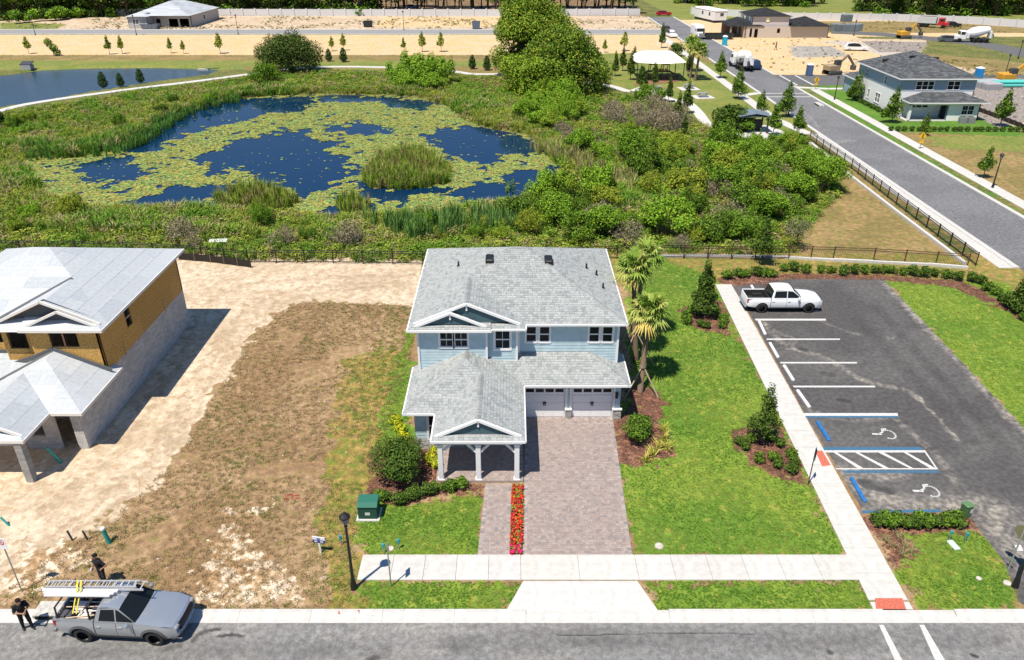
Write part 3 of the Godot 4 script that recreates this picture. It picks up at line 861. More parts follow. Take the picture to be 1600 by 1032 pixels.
# clay pavers laid in courses on a sand bed
func build_driveway() -> void:
	var tones := [Color(0.47, 0.40, 0.375), Color(0.52, 0.44, 0.40), Color(0.42, 0.37, 0.36), Color(0.55, 0.47, 0.43), Color(0.48, 0.38, 0.345), Color(0.33, 0.31, 0.32), Color(0.46, 0.42, 0.4), Color(0.57, 0.50, 0.46)]
	var regions := [["driveway", poly([0.5, -26.7, 5.6, -26.7, 6.0, -38.0, 0.8, -38.0])], ["front_walk", poly([-1.6, -26.7, -0.1, -26.7, -0.0, -31.9, -1.4, -31.9])], ["porch_floor", PackedVector2Array([Vector2(-4.0, -32.0), Vector2(0.6, -32.0), Vector2(0.6, -37.2), Vector2(-4.0, -37.2)])]]
	for r in regions:
		var pl: PackedVector2Array = r[1]
		var top := 0.03 if r[0] != "porch_floor" else 0.12
		var sb := MB.new()
		sb.slab(pl, -0.03, top - 0.008)
		var d := struct(r[0], sb, M.sandbed)
		var x0 := 1e9; var x1 := -1e9; var z0 := 1e9; var z1 := -1e9
		for p in pl:
			x0 = minf(x0, p.x); x1 = maxf(x1, p.x); z0 = minf(z0, p.y); z1 = maxf(z1, p.y)
		var rest := MB.new()
		var made := 0
		var z := z1
		var row := 0
		while z > z0:
			var hh: float = [0.16, 0.11, 0.16][row % 3]
			row += 1
			var x := x0 - rr(0.0, 0.3)
			while x < x1:
				var w: float = [0.11, 0.16, 0.24, 0.16][rng.randi() % 4]
				var c := Vector2(x + w * 0.5, z - hh * 0.5)
				if within(c, pl) and within(c - Vector2(w * 0.5 + 0.1, 0), pl) and within(c + Vector2(w * 0.5 + 0.1, 0), pl):
					var col: Color = (tones[rng.randi() % tones.size()] as Color).lerp(Color(0.5, 0.39, 0.345), 0.4) * rr(0.84, 1.02)
					var one := MB.new() if made < 300 and r[0] != "porch_floor" else rest
					one.cbx(Vector3(c.x, top - 0.004, c.y), Vector3(w - 0.005, 0.03, hh - 0.005), 0.004, col, Basis(Vector3.UP, rr(-0.01, 0.01)))
					if one != rest:
						part(d, "paver", one, M.paver)
						made += 1
				x += w
			z -= hh
		for ei in pl.size():
			var ea := pl[ei]; var eb := pl[(ei + 1) % pl.size()]
			if absf(ea.y - eb.y) < 0.5:
				continue
			var en := int(ea.distance_to(eb) / 0.16)
			var inw := (Vector2((x0 + x1) * 0.5, ea.y) - ea).normalized() * 0.1
			for q in en:
				var ec := ea.lerp(eb, (q + 0.5) / en) + inw
				rest.cbx(Vector3(ec.x, top - 0.004, ec.y), Vector3(0.2, 0.032, 0.152), 0.004, (tones[rng.randi() % tones.size()] as Color) * rr(0.9, 1.05))
		if rest.v.size():
			var o := part(d, "pavers", rest, M.paver)
			o.set_meta("kind", "stuff")

# ------------------------------------------------------------------ houses
# A roof is a union of solids; a solid is a rectangle in plan under one or more planes y = a x + b z + c.
func solid(x0: float, x1: float, zb: float, zf: float, ye: float, t: float, sides: String, ex0 := INF, ex1 := INF, ezf := INF, ezb := INF) -> Dictionary:
	var pl := []
	if ex0 == INF: ex0 = x0
	if ex1 == INF: ex1 = x1
	if ezf == INF: ezf = zf
	if ezb == INF: ezb = zb
	if "L" in sides: pl.append(Vector3(t, 0, ye - t * ex0))
	if "R" in sides: pl.append(Vector3(-t, 0, ye + t * ex1))
	if "F" in sides: pl.append(Vector3(0, -t, ye + t * ezf))
	if "B" in sides: pl.append(Vector3(0, t, ye - t * ezb))
	return {"r": [x0, x1, zb, zf], "p": pl}

func mirror_solid(s: Dictionary, k: float) -> Dictionary:
	var pl := []
	for p: Vector3 in s.p:
		pl.append(Vector3(-p.x, p.y, p.z + p.x * k))
	return {"r": [k - s.r[1], k - s.r[0], s.r[2], s.r[3]], "p": pl}

func on_plane(p: Vector3, q: Vector2) -> float:
	return p.x * q.x + p.y * q.y + p.z

func roof_height(solids: Array, q: Vector2, skip := -1) -> float:
	var best := -1e9
	for i in solids.size():
		var s: Dictionary = solids[i]
		if i == skip or q.x < s.r[0] - 0.001 or q.x > s.r[1] + 0.001 or q.y < s.r[2] - 0.001 or q.y > s.r[3] + 0.001:
			continue
		var h := 1e9
		for p: Vector3 in s.p:
			h = minf(h, on_plane(p, q))
		best = maxf(best, h)
	return best

func plane_outline(s: Dictionary, k: int) -> PackedVector2Array:
	var pl := rectp(s.r[0], s.r[2], s.r[1], s.r[3])
	for j in s.p.size():
		if j == k:
			continue
		var d: Vector3 = s.p[k] - s.p[j]
		var o := PackedVector2Array()
		for i in pl.size():
			var a := pl[i]; var b := pl[(i + 1) % pl.size()]
			var fa := on_plane(d, a); var fb := on_plane(d, b)
			if fa <= 0.0: o.append(a)
			if (fa < 0.0) != (fb < 0.0) and absf(fa - fb) > 1e-6:
				o.append(a.lerp(b, fa / (fa - fb)))
		pl = o
		if pl.size() < 3:
			break
	return pl

# deck plus overlapping pieces (shingles or felt) laid in courses; returns [deck, pieces]
func roof_meshes(solids: Array, course: float, piece: float, thick: float, tones: Array, vary: float) -> Array:
	var deck := MB.new()
	var cover := MB.new()
	for si in solids.size():
		var s: Dictionary = solids[si]
		for k in s.p.size():
			var p: Vector3 = s.p[k]
			var ol := plane_outline(s, k)
			if ol.size() < 3:
				continue
			for i in range(1, ol.size() - 1):
				var a := ol[0]; var b := ol[i]; var c := ol[i + 1]
				if (b - a).cross(c - a) > 0:
					var sw := b; b = c; c = sw
				if absf((b - a).cross(c - a)) > 0.001:
					deck.tri(v3(a, on_plane(p, a)), v3(b, on_plane(p, b)), v3(c, on_plane(p, c)))
			var up := Vector2(p.x, p.y)
			var t := up.length()
			up /= t
			var al := Vector2(-up.y, up.x)
			var u0 := 1e9; var u1 := -1e9; var w0 := 1e9; var w1 := -1e9
			for q in ol:
				u0 = minf(u0, q.dot(up)); u1 = maxf(u1, q.dot(up)); w0 = minf(w0, q.dot(al)); w1 = maxf(w1, q.dot(al))
			var e := course / sqrt(1.0 + t * t)
			var u := u0
			while u < u1:
				var w := w0 - rr(0.0, piece)
				while w < w1:
					var wd := piece * rr(0.75, 1.25)
					var col: Color = tones[rng.randi() % tones.size()]
					col = col * rr(1.0 - vary, 1.0 + vary)
					var th := thick * rr(0.7, 1.3)
					var cell := PackedVector2Array([up * u + al * (w + 0.004), up * u + al * (w + wd - 0.004), up * (u + e) + al * (w + wd - 0.004), up * (u + e) + al * (w + 0.004)])
					var cells := [cell]
					for q in cell:
						if not within(q, ol):
							cells = Geometry2D.intersect_polygons(cell, ol)
							break
					for cp: PackedVector2Array in cells:
						var P := []
						var mid := Vector2.ZERO
						for q in cp:
							mid += q / cp.size()
							P.append(v3(q, on_plane(p, q) + 0.003 + (th - 0.003) * (1.0 - (q.dot(up) - u) / e)))
						if on_plane(p, mid) < roof_height(solids, mid, si) - 0.25:
							continue
						var cw := Geometry2D.is_polygon_clockwise(cp)
						for i in range(1, P.size() - 1):
							if cw:
								cover.tri(P[0], P[i], P[i + 1], col)
							else:
								cover.tri(P[0], P[i + 1], P[i], col)
						for i in cp.size():
							var q := cp[i]; var r := cp[(i + 1) % cp.size()]
							if q.dot(up) < u + 0.002 and r.dot(up) < u + 0.002:
								cover.quad(v3(r, on_plane(p, r)), P[(i + 1) % cp.size()], P[i], v3(q, on_plane(p, q)), col)
					w += wd
				u += e
	return [deck, cover]

# strip along a run of points (fascia, gutter, trim)
func strip(b: MB, pts: Array, w: float, h: float, drop := 0.0) -> void:
	for i in pts.size() - 1:
		b.bar(pts[i] + Vector3(0, drop, 0), pts[i + 1] + Vector3(0, drop, 0), w, h)

# a rectangle minus holes, as a list of rectangles [u0, v0, u1, v1]
func minus(rects: Array, holes: Array) -> Array:
	var out := rects
	for h in holes:
		var nx := []
		for r in out:
			if h[0] >= r[2] or h[2] <= r[0] or h[1] >= r[3] or h[3] <= r[1]:
				nx.append(r)
				continue
			if h[0] > r[0]: nx.append([r[0], r[1], h[0], r[3]])
			if h[2] < r[2]: nx.append([h[2], r[1], r[2], r[3]])
			var a := maxf(r[0], h[0]); var b := minf(r[2], h[2])
			if h[1] > r[1]: nx.append([a, r[1], b, h[1]])
			if h[3] < r[3]: nx.append([a, h[3], b, r[3]])
		out = nx
	return out

# a wall frame: o + u*along + v*up, thickness inwards (n points out)
func wall_box(b: MB, f: Dictionary, r: Array, t0: float, t1: float, col := Color.WHITE) -> void:
	var p: Vector3 = f.o + f.u * (r[0] + r[2]) * 0.5 + Vector3.UP * (r[1] + r[3]) * 0.5 + f.n * (t0 + t1) * 0.5
	var s := Vector3(r[2] - r[0], r[3] - r[1], absf(t1 - t0))
	b.bx(p, s, col, Basis(f.u, Vector3.UP, f.n) if f.u.cross(Vector3.UP).dot(f.n) > 0 else Basis(-f.u, Vector3.UP, f.n))

func frame(o: Vector3, n: Vector3, flip := false) -> Dictionary:
	var u := Vector3.UP.cross(n)
	return {"o": o, "u": -u if flip else u, "n": n}

func lap_wall(h: Node, f: Dictionary, w: float, y0: float, y1: float, holes: Array, m: Material, step := 0.19) -> void:
	var core := MB.new()
	for r in minus([[0.0, y0, w, y1]], holes):
		wall_box(core, f, r, -0.15, 0.0)
	var wl := part(h, "wall", core, m)
	var y := y0
	while y < y1 - 0.02:
		for r in minus([[0.0, y, w, minf(y + step, y1)]], holes):
			var b := MB.new()
			var P := func(uu: float, vv: float, nn: float) -> Vector3: return f.o + f.u * uu + Vector3.UP * vv + f.n * nn
			var A: Vector3 = P.call(r[0], r[1], 0.022); var B: Vector3 = P.call(r[2], r[1], 0.022)
			var C: Vector3 = P.call(r[2], r[3], 0.004); var D: Vector3 = P.call(r[0], r[3], 0.004)
			if f.u.cross(Vector3.UP).dot(f.n) > 0:
				b.quad(A, B, C, D); b.quad(P.call(r[0], r[1], 0), P.call(r[2], r[1], 0), B, A)
			else:
				b.quad(B, A, D, C); b.quad(P.call(r[2], r[1], 0), P.call(r[0], r[1], 0), A, B)
			part(wl, "siding_board", b, m)
		y += step

# sash window: r is the opening in the wall frame
func window(h: Node, f: Dictionary, r: Array, cols := 1, grid := true, trim := 0.09, m: Material = null) -> void:
	var fm: Material = m if m else M.white_trim
	var b := MB.new()
	var t := trim
	wall_box(b, f, [r[0] - t, r[1] - t, r[0], r[3] + t], -0.05, 0.05); wall_box(b, f, [r[2], r[1] - t, r[2] + t, r[3] + t], -0.05, 0.05)
	wall_box(b, f, [r[0], r[3], r[2], r[3] + t], -0.05, 0.05); wall_box(b, f, [r[0], r[1] - t, r[2], r[1]], -0.05, 0.06)
	var o := part(h, "window", b, fm)
	var w: float = (r[2] - r[0]) / cols
	for i in cols:
		var a: float = r[0] + w * i
		var g := MB.new()
		wall_box(g, f, [a, r[1], a + w, r[3]], -0.06, -0.05)
		part(o, "pane", g, M.glass)
		var s := MB.new()
		var e: float = a + w
		var c := 0.035
		if cols > 1 and i > 0:
			wall_box(s, f, [a - 0.06, r[1], a + 0.06, r[3]], -0.05, 0.045)
		wall_box(s, f, [a, r[1], a + c, r[3]], -0.05, 0.0); wall_box(s, f, [e - c, r[1], e, r[3]], -0.05, 0.0)
		wall_box(s, f, [a + c, (r[1] + r[3]) * 0.5 - 0.03, e - c, (r[1] + r[3]) * 0.5 + 0.03], -0.05, 0.01)
		wall_box(s, f, [a + c, r[1], e - c, r[1] + c], -0.05, 0.0); wall_box(s, f, [a + c, r[3] - c, e - c, r[3]], -0.05, 0.0)
		if grid:
			wall_box(s, f, [(a + e) * 0.5 - 0.012, r[1] + c, (a + e) * 0.5 + 0.012, r[3] - c], -0.05, -0.02)
		part(o, "sash", s, fm)

func stone_face(h: Node, f: Dictionary, w: float, y0: float, y1: float, holes := []) -> void:
	var core := MB.new()
	wall_box(core, f, [0.0, y0, w, y1], -0.05, 0.01, Color(0.45, 0.44, 0.42))
	var wall := part(h, "stone_facing", core, M.stone)
	var y := y0
	while y < y1 - 0.03:
		var hh := minf(rr(0.1, 0.2), y1 - y)
		var x := -rr(0.0, 0.2)
		while x < w:
			var ww := rr(0.18, 0.5)
			var a := maxf(x, 0.0); var e := minf(x + ww, w)
			if e - a > 0.04:
				var b := MB.new()
				var g := rr(0.42, 0.72)
				wall_box(b, f, [a + 0.006, y + 0.006, e - 0.006, y + hh - 0.006], 0.0, rr(0.03, 0.06), Color(g, g * 0.985, g * 0.95))
				part(wall, "stone", b, M.stone)
			x += ww
		y += hh

func house_solids(upper: bool) -> Array:
	var t := 0.42 if upper else 0.46
	if upper:
		return [solid(-5.9, 6.6, -50.6, -39.1, 5.75, t, "LRFB"),
			solid(-5.9, 0.76, -46.0, -38.85, 5.75, t, "LR"),
			solid(-5.9, -1.2, -39.5, -38.3, 5.75, t, "LF"), solid(-1.2, 0.76, -39.5, -38.5, 5.75, t, "RF"),
			solid(-5.35, -1.65, -41.0, -38.62, 5.88, t, "LR")]
	return [solid(-1.0, 6.3, -39.52, -37.36, 2.7, t, "RF", INF, 6.75), solid(6.22, 6.75, -41.0, -37.36, 2.7, t, "RF"),
		solid(-5.86, 0.66, -39.4, -34.5, 2.7, t, "LRF"),
		solid(-4.12, 0.66, -37.6, -32.35, 2.7, t, "LR"), solid(-4.12, 0.66, -33.2, -32.0, 2.7, t, "LRF")]

# triangular gable end with rake boards and a king post
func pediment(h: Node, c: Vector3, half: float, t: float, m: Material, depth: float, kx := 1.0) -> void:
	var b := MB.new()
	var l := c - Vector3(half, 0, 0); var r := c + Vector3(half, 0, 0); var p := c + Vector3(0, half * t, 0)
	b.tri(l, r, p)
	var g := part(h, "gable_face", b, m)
	var w := MB.new()
	var o := Vector3(0, 0.0, depth)
	for q in [[l - Vector3(0.25, 0.115, 0), p], [r + Vector3(0.25, -0.115, 0), p]]:
		w.bar(q[0] + o * 0.5 + Vector3(0, 0.0, 0.0), q[1] + o * 0.5, depth, 0.13)
	part(g, "rake_board", w, M.white_trim)
	var k := MB.new()
	k.bx(p + Vector3(0, -0.22, 0.05), Vector3(0.09, 0.4, 0.08))
	part(g, "king_post", k, M.white_trim)

func build_blue_house() -> void:
	var h := thing("blue_house", "two-storey pale blue house with grey shingle hip roofs and double garage", "house", Vector3.ZERO)
	var tones := [Color(0.48, 0.515, 0.51), Color(0.51, 0.54, 0.535), Color(0.46, 0.495, 0.49), Color(0.37, 0.405, 0.41), Color(0.43, 0.465, 0.465), Color(0.49, 0.52, 0.52)]
	for lv in [true, false]:
		var rm := roof_meshes(house_solids(lv), 0.18, 0.25, 0.024, tones, 0.06)
		var r := part(h, "roof" if lv else "lower_roof", rm[0], M.underlay)
		var s := part(r, "shingles", rm[1], M.shingle)
		s.set_meta("kind", "stuff")
	var white: Material = M.white_trim
	# eaves: gutters and fascia
	var g := MB.new()
	var e := 5.68
	strip(g, [Vector3(-5.93, e, -50.6), Vector3(-5.93, e, -38.27), Vector3(-1.17, e, -38.27), Vector3(-1.17, e, -38.47), Vector3(0.79, e, -38.47), Vector3(0.79, e, -39.07), Vector3(6.63, e, -39.07), Vector3(6.63, e, -50.63), Vector3(-5.93, e, -50.63)], 0.1, 0.12)
	part(h, "gutter", g, white)
	g = MB.new()
	e = 2.63
	strip(g, [Vector3(-5.89, e, -39.4), Vector3(-5.89, e, -34.47), Vector3(-4.15, e, -34.47), Vector3(-4.15, e, -31.97), Vector3(0.69, e, -31.97), Vector3(0.69, e, -37.33), Vector3(6.78, e, -37.33), Vector3(6.78, e, -41.0)], 0.1, 0.12)
	part(h, "gutter", g, white)
	# ridge and hip caps
	var rid := 5.75 + 0.42 * 5.75
	for q in [[Vector3(-5.9, 5.75, -39.1 + 0.0), Vector3(-0.15, rid, -44.85)], [Vector3(6.6, 5.75, -39.1), Vector3(0.85, rid, -44.85)], [Vector3(-0.15, rid, -44.85), Vector3(0.85, rid, -44.85)], [Vector3(-2.57, 7.15, -38.85), Vector3(-2.57, 7.15, -42.4)]]:
		if q[0].x < -5.0:
			q[0] = Vector3(-2.57, 7.15, -42.43)
		var cap := MB.new()
		cap_run(cap, q[0], q[1])
		part(h, "ridge_cap", cap, M.shingle)
	for q in [[Vector3(-5.86, 2.7, -34.5), Vector3(-2.6, 4.2, -37.76)], [Vector3(-2.6, 4.2, -37.76), Vector3(-2.6, 4.2, -38.7)], [Vector3(-1.73, 3.8, -32.35), Vector3(-1.73, 3.8, -36.9)], [Vector3(6.75, 2.7, -37.36), Vector3(4.6, 3.69, -39.5)]]:
		var cap := MB.new()
		cap_run(cap, q[0], q[1])
		part(h, "ridge_cap", cap, M.shingle)
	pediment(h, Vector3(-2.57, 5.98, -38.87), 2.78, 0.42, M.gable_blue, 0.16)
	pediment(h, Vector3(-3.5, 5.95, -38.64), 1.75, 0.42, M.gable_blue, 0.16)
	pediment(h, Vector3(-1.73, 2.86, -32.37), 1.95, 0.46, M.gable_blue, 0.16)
	# upper walls
	var F := Vector3(0, 0, 1)
	var fl := frame(Vector3(-5.4, 0, -38.72), F)
	lap_wall(h, fl, 4.0, 2.6, 5.7, [[1.25, 4.45, 2.0, 5.38], [2.1, 4.45, 2.85, 5.38]], M.siding)
	window(h, fl, [1.25, 4.45, 2.0, 5.38]); window(h, fl, [2.1, 4.45, 2.85, 5.38])
	var fm := frame(Vector3(-1.4, 0, -38.95), F)
	lap_wall(h, fm, 1.72, 2.6, 5.7, [[0.42, 4.2, 1.28, 5.4]], M.siding)
	window(h, fm, [0.42, 4.2, 1.28, 5.4], 1, true, 0.11)
	var fr := frame(Vector3(0.32, 0, -39.5), F)
	lap_wall(h, fr, 5.92, 2.6, 5.7, [[0.5, 4.35, 1.1, 5.35], [1.28, 4.35, 1.88, 5.35], [4.18, 4.35, 4.78, 5.35], [4.96, 4.35, 5.56, 5.35]], M.siding)
	for x in [0.5, 1.28, 4.18, 4.96]:
		window(h, fr, [x, 4.35, x + 0.6, 5.35], 1, false, 0.08)
	lap_wall(h, frame(Vector3(6.24, 0, -39.5), Vector3(1, 0, 0)), 10.7, 0.0, 5.7, [], M.siding)
	lap_wall(h, frame(Vector3(-5.4, 0, -50.2), Vector3(-1, 0, 0)), 11.5, 0.0, 5.7, [], M.siding)
	lap_wall(h, frame(Vector3(6.24, 0, -50.2), Vector3(0, 0, -1)), 11.64, 0.0, 5.7, [[2, 3.6, 3.2, 5], [7, 3.6, 8.2, 5], [4, 0.2, 7, 2.3]], M.siding)
	var back := frame(Vector3(6.24, 0, -50.2), Vector3(0, 0, -1))
	window(h, back, [2, 3.6, 3.2, 5]); window(h, back, [7, 3.6, 8.2, 5]); window(h, back, [4, 0.2, 7, 2.3], 2, false)
	part(h, "wall", side_return(Vector3(-1.4, 2.6, -38.72), Vector3(-1.4, 5.7, -38.95)), M.siding)
	part(h, "wall", side_return(Vector3(0.32, 2.6, -38.95), Vector3(0.32, 5.7, -39.5)), M.siding)
	# soffits
	var sf := MB.new()
	sf.lohi(Vector3(-5.88, 5.62, -38.32), Vector3(-1.2, 5.66, -38.72)); sf.lohi(Vector3(-1.2, 5.62, -38.52), Vector3(0.74, 5.66, -38.95)); sf.lohi(Vector3(0.74, 5.62, -39.12), Vector3(6.58, 5.66, -39.5))
	sf.lohi(Vector3(6.24, 5.62, -39.5), Vector3(6.58, 5.66, -50.5)); sf.lohi(Vector3(-5.88, 5.62, -38.72), Vector3(-5.4, 5.66, -50.5)); sf.lohi(Vector3(-5.4, 5.62, -50.2), Vector3(6.24, 5.66, -50.5))
	part(h, "soffit", sf, white)
	sf = MB.new()
	sf.lohi(Vector3(-5.84, 2.57, -34.52), Vector3(-4.1, 2.61, -38.7)); sf.lohi(Vector3(-4.1, 2.57, -32.02), Vector3(0.64, 2.61, -37.3)); sf.lohi(Vector3(0.64, 2.57, -37.38), Vector3(6.73, 2.61, -39.5))
	part(h, "soffit", sf, white)
	# corner boards
	for p in [Vector3(-5.4, 4.15, -38.69), Vector3(-1.46, 4.15, -38.69), Vector3(0.28, 4.15, -38.92), Vector3(0.4, 4.15, -39.47), Vector3(6.2, 4.15, -39.47)]:
		var b := MB.new()
		b.bx(p, Vector3(0.12, 3.08, 0.1))
		part(h, "corner_board", b, white)
	# roof vents
	for p in [Vector2(765, 395), Vector2(856, 394)]:
		var q := Vector2(-1.38, -44.00) if p.x < 800 else Vector2(2.25, -44.00)
		var b := MB.new()
		b.cbx(Vector3(q.x, roof_height(house_solids(true), q) + 0.1, q.y), Vector3(0.5, 0.24, 1.0), 0.05, Color.WHITE)
		part(h, "roof_vent", b, M.black_metal)
	for q in [Vector2(-3.40, -45.00), Vector2(4.76, -45.32), Vector2(5.61, -43.05), Vector2(5.37, -44.83)]:
		var b := MB.new()
		var y := roof_height(house_solids(true), q)
		b.lathe([Vector2(0.11, y - 0.05), Vector2(0.06, y + 0.12), Vector2(0.05, y + 0.34), Vector2(0, y + 0.34)], Vector3(q.x, 0, q.y), Basis.IDENTITY, 8)
		part(h, "vent_pipe", b, M.black_metal)
	# lower left wing
	var wl := frame(Vector3(-5.35, 0, -34.95), F)
	lap_wall(h, wl, 3.3, 0.75, 2.58, [[0.75, 0.7, 1.45, 2.4]], M.siding)
	window(h, wl, [0.75, 0.72, 1.45, 2.4], 1, true, 0.1)
	stone_face(h, frame(Vector3(-5.38, 0, -34.95), F), 3.35, 0.0, 0.72)
	lap_wall(h, frame(Vector3(-5.35, 0, -38.72), Vector3(-1, 0, 0)), 3.77, 0.0, 2.58, [], M.siding)
	lap_wall(h, frame(Vector3(-2.05, 0, -34.95), Vector3(1, 0, 0)), 2.2, 0.0, 2.58, [], M.siding)
	var pw := frame(Vector3(-3.75, 0, -37.15), F)
	lap_wall(h, pw, 4.1, 0.75, 2.58, [[2.3, 0.0, 3.4, 2.2]], M.siding)
	var d := MB.new()
	wall_box(d, pw, [2.3, 0.1, 3.4, 2.2], -0.1, -0.04, Color(0.05, 0.07, 0.08))
	for i in 3:
		wall_box(d, pw, [2.45, 0.25 + i * 0.65, 3.25, 0.8 + i * 0.65], -0.04, -0.02, Color(0.04, 0.06, 0.07))
	var dr := part(h, "front_door", d, M.plain)
	d = MB.new()
	wall_box(d, pw, [3.2, 1.05, 3.26, 1.25], -0.04, 0.03, Color(0.4, 0.4, 0.4))
	part(dr, "handle", d, M.metalv)
	lap_wall(h, frame(Vector3(0.32, 0, -37.15), Vector3(1, 0, 0)), 0.85, 0.0, 2.58, [], M.siding)
	var pp := MB.new()
	pp.lohi(Vector3(0.2, 0, -37.2), Vector3(0.32, 2.58, -38.0))
	part(h, "wall", pp, M.siding)
	var ps := MB.new()
	ps.slab(rectp(-4.15, -34.9, 0.4, -31.95), 0.0, 0.1)
	# porch posts with braces
	var beam := MB.new()
	beam.lohi(Vector3(-4.0, 2.36, -32.12), Vector3(0.52, 2.58, -32.3))
	part(h, "porch_beam", beam, white)
	for x in [-3.72, -1.75, 0.26]:
		var b := MB.new()
		b.cbx(Vector3(x, 1.25, -32.2), Vector3(0.26, 2.3, 0.26), 0.015)
		b.lohi(Vector3(x - 0.17, 0.0, -32.03), Vector3(x + 0.17, 0.16, -32.37)); b.lohi(Vector3(x - 0.16, 2.28, -32.04), Vector3(x + 0.16, 2.38, -32.36))
		var po := part(h, "porch_post", b, white)
		for sx in [-1, 1]:
			if (x < -3 and sx < 0) or (x > 0 and sx > 0) or (absf(x) > 9):
				continue
			var br := MB.new()
			br.bar(Vector3(x + sx * 0.1, 1.85, -32.2), Vector3(x + sx * 0.58, 2.36, -32.2), 0.11, 0.11)
			part(po, "brace", br, white)
	# garage
	var gw := frame(Vector3(0.32, 0, -38.0), F)
	lap_wall(h, gw, 6.05, 0.0, 2.58, [[0.4, 0.0, 2.8, 2.15], [3.2, 0.0, 5.6, 2.15]], M.siding)
	for x in [0.4, 3.2]:
		var b := MB.new()
		for i in 4:
			wall_box(b, gw, [x, 0.02 + i * 0.533, x + 2.4, 0.02 + i * 0.533 + 0.522], -0.12, -0.06)
		var gd := part(h, "garage_door", b, mat("door_white", lin(0.8, 0.81, 0.82), 0.5))
		for i in 4:
			for j in 3 if i < 3 else 0:
				pass
		for j in 4:
			for i in 3:
				var pn := MB.new()
				wall_box(pn, gw, [x + 0.08 + j * 0.575, 0.08 + i * 0.533, x + 0.59 + j * 0.575, 0.48 + i * 0.533], -0.06, -0.045)
				part(gd, "door_panel", pn, M.door_white)
			var g2 := MB.new()
			wall_box(g2, gw, [x + 0.1 + j * 0.575, 1.78, x + 0.57 + j * 0.575, 2.0], -0.06, -0.045)
			part(gd, "pane", g2, M.glass)
		var hd := MB.new()
		wall_box(hd, gw, [x + 1.13, 0.86, x + 1.18, 1.1], -0.06, 0.0); wall_box(hd, gw, [x + 1.22, 0.86, x + 1.27, 1.1], -0.06, 0.0)
		wall_box(hd, gw, [x + 1.1, 1.02, x + 1.3, 1.1], -0.06, -0.01)
		part(gd, "handle", hd, M.black_metal)
		var cs := MB.new()
		wall_box(cs, gw, [x - 0.13, 0.0, x, 2.3], -0.1, 0.05); wall_box(cs, gw, [x + 2.4, 0.0, x + 2.53, 2.3], -0.1, 0.05); wall_box(cs, gw, [x, 2.15, x + 2.4, 2.3], -0.1, 0.05)
		part(h, "door_casing", cs, white)
	lap_wall(h, frame(Vector3(6.37, 0, -38.0), Vector3(1, 0, 0)), 2.9, 0.0, 2.58, [], M.siding)
	for x in [2.83, 5.64]:
		stone_face(h, frame(Vector3(0.32 + x, 0, -37.9), F), 0.34 if x < 5 else 0.5, 0.0, 0.66)
		var b := MB.new()
		b.lohi(Vector3(0.32 + x - 0.03, 0.66, -38.0), Vector3(0.32 + x + (0.37 if x < 5 else 0.53), 0.74, -37.8))
		part(h, "stone_cap", b, white)
	stone_face(h, frame(Vector3(6.40, 0, -37.9), Vector3(1, 0, 0)), 0.5, 0.0, 0.66)
	var lp := MB.new()
	lp.bx(Vector3(6.12, 1.62, -37.9), Vector3(0.13, 0.3, 0.14)); lp.bx(Vector3(6.12, 1.8, -37.9), Vector3(0.18, 0.05, 0.18))
	part(h, "wall_lantern", lp, M.black_metal)
	var ds := MB.new()
	ds.bx(Vector3(0.72, 1.35, -37.95), Vector3(0.07, 2.5, 0.07))
	part(h, "downpipe", ds, white)

func side_return(a: Vector3, b: Vector3) -> MB:
	var m := MB.new()
	m.lohi(a - Vector3(0.12, 0, 0), b)
	return m

func cap_run(b: MB, p: Vector3, q: Vector3) -> void:
	var n := int(p.distance_to(q) / 0.3) + 1
	for i in n:
		var a := p.lerp(q, float(i) / n); var c := p.lerp(q, float(i + 1) / n)
		var d := (c - a).normalized()
		var s := d.cross(Vector3.UP).normalized() * 0.15
		var g := rr(0.36, 0.5)
		var col := Color(g * 0.95, g, g * 1.01)
		var up := Vector3(0, 0.045, 0); var dn := Vector3(0, -0.035, 0)
		b.quad(a + up, a + s + dn, c + s + dn * 1.2, c + up * 0.7, col)
		b.quad(a - s + dn, a + up, c + up * 0.7, c - s + dn * 1.2, col)

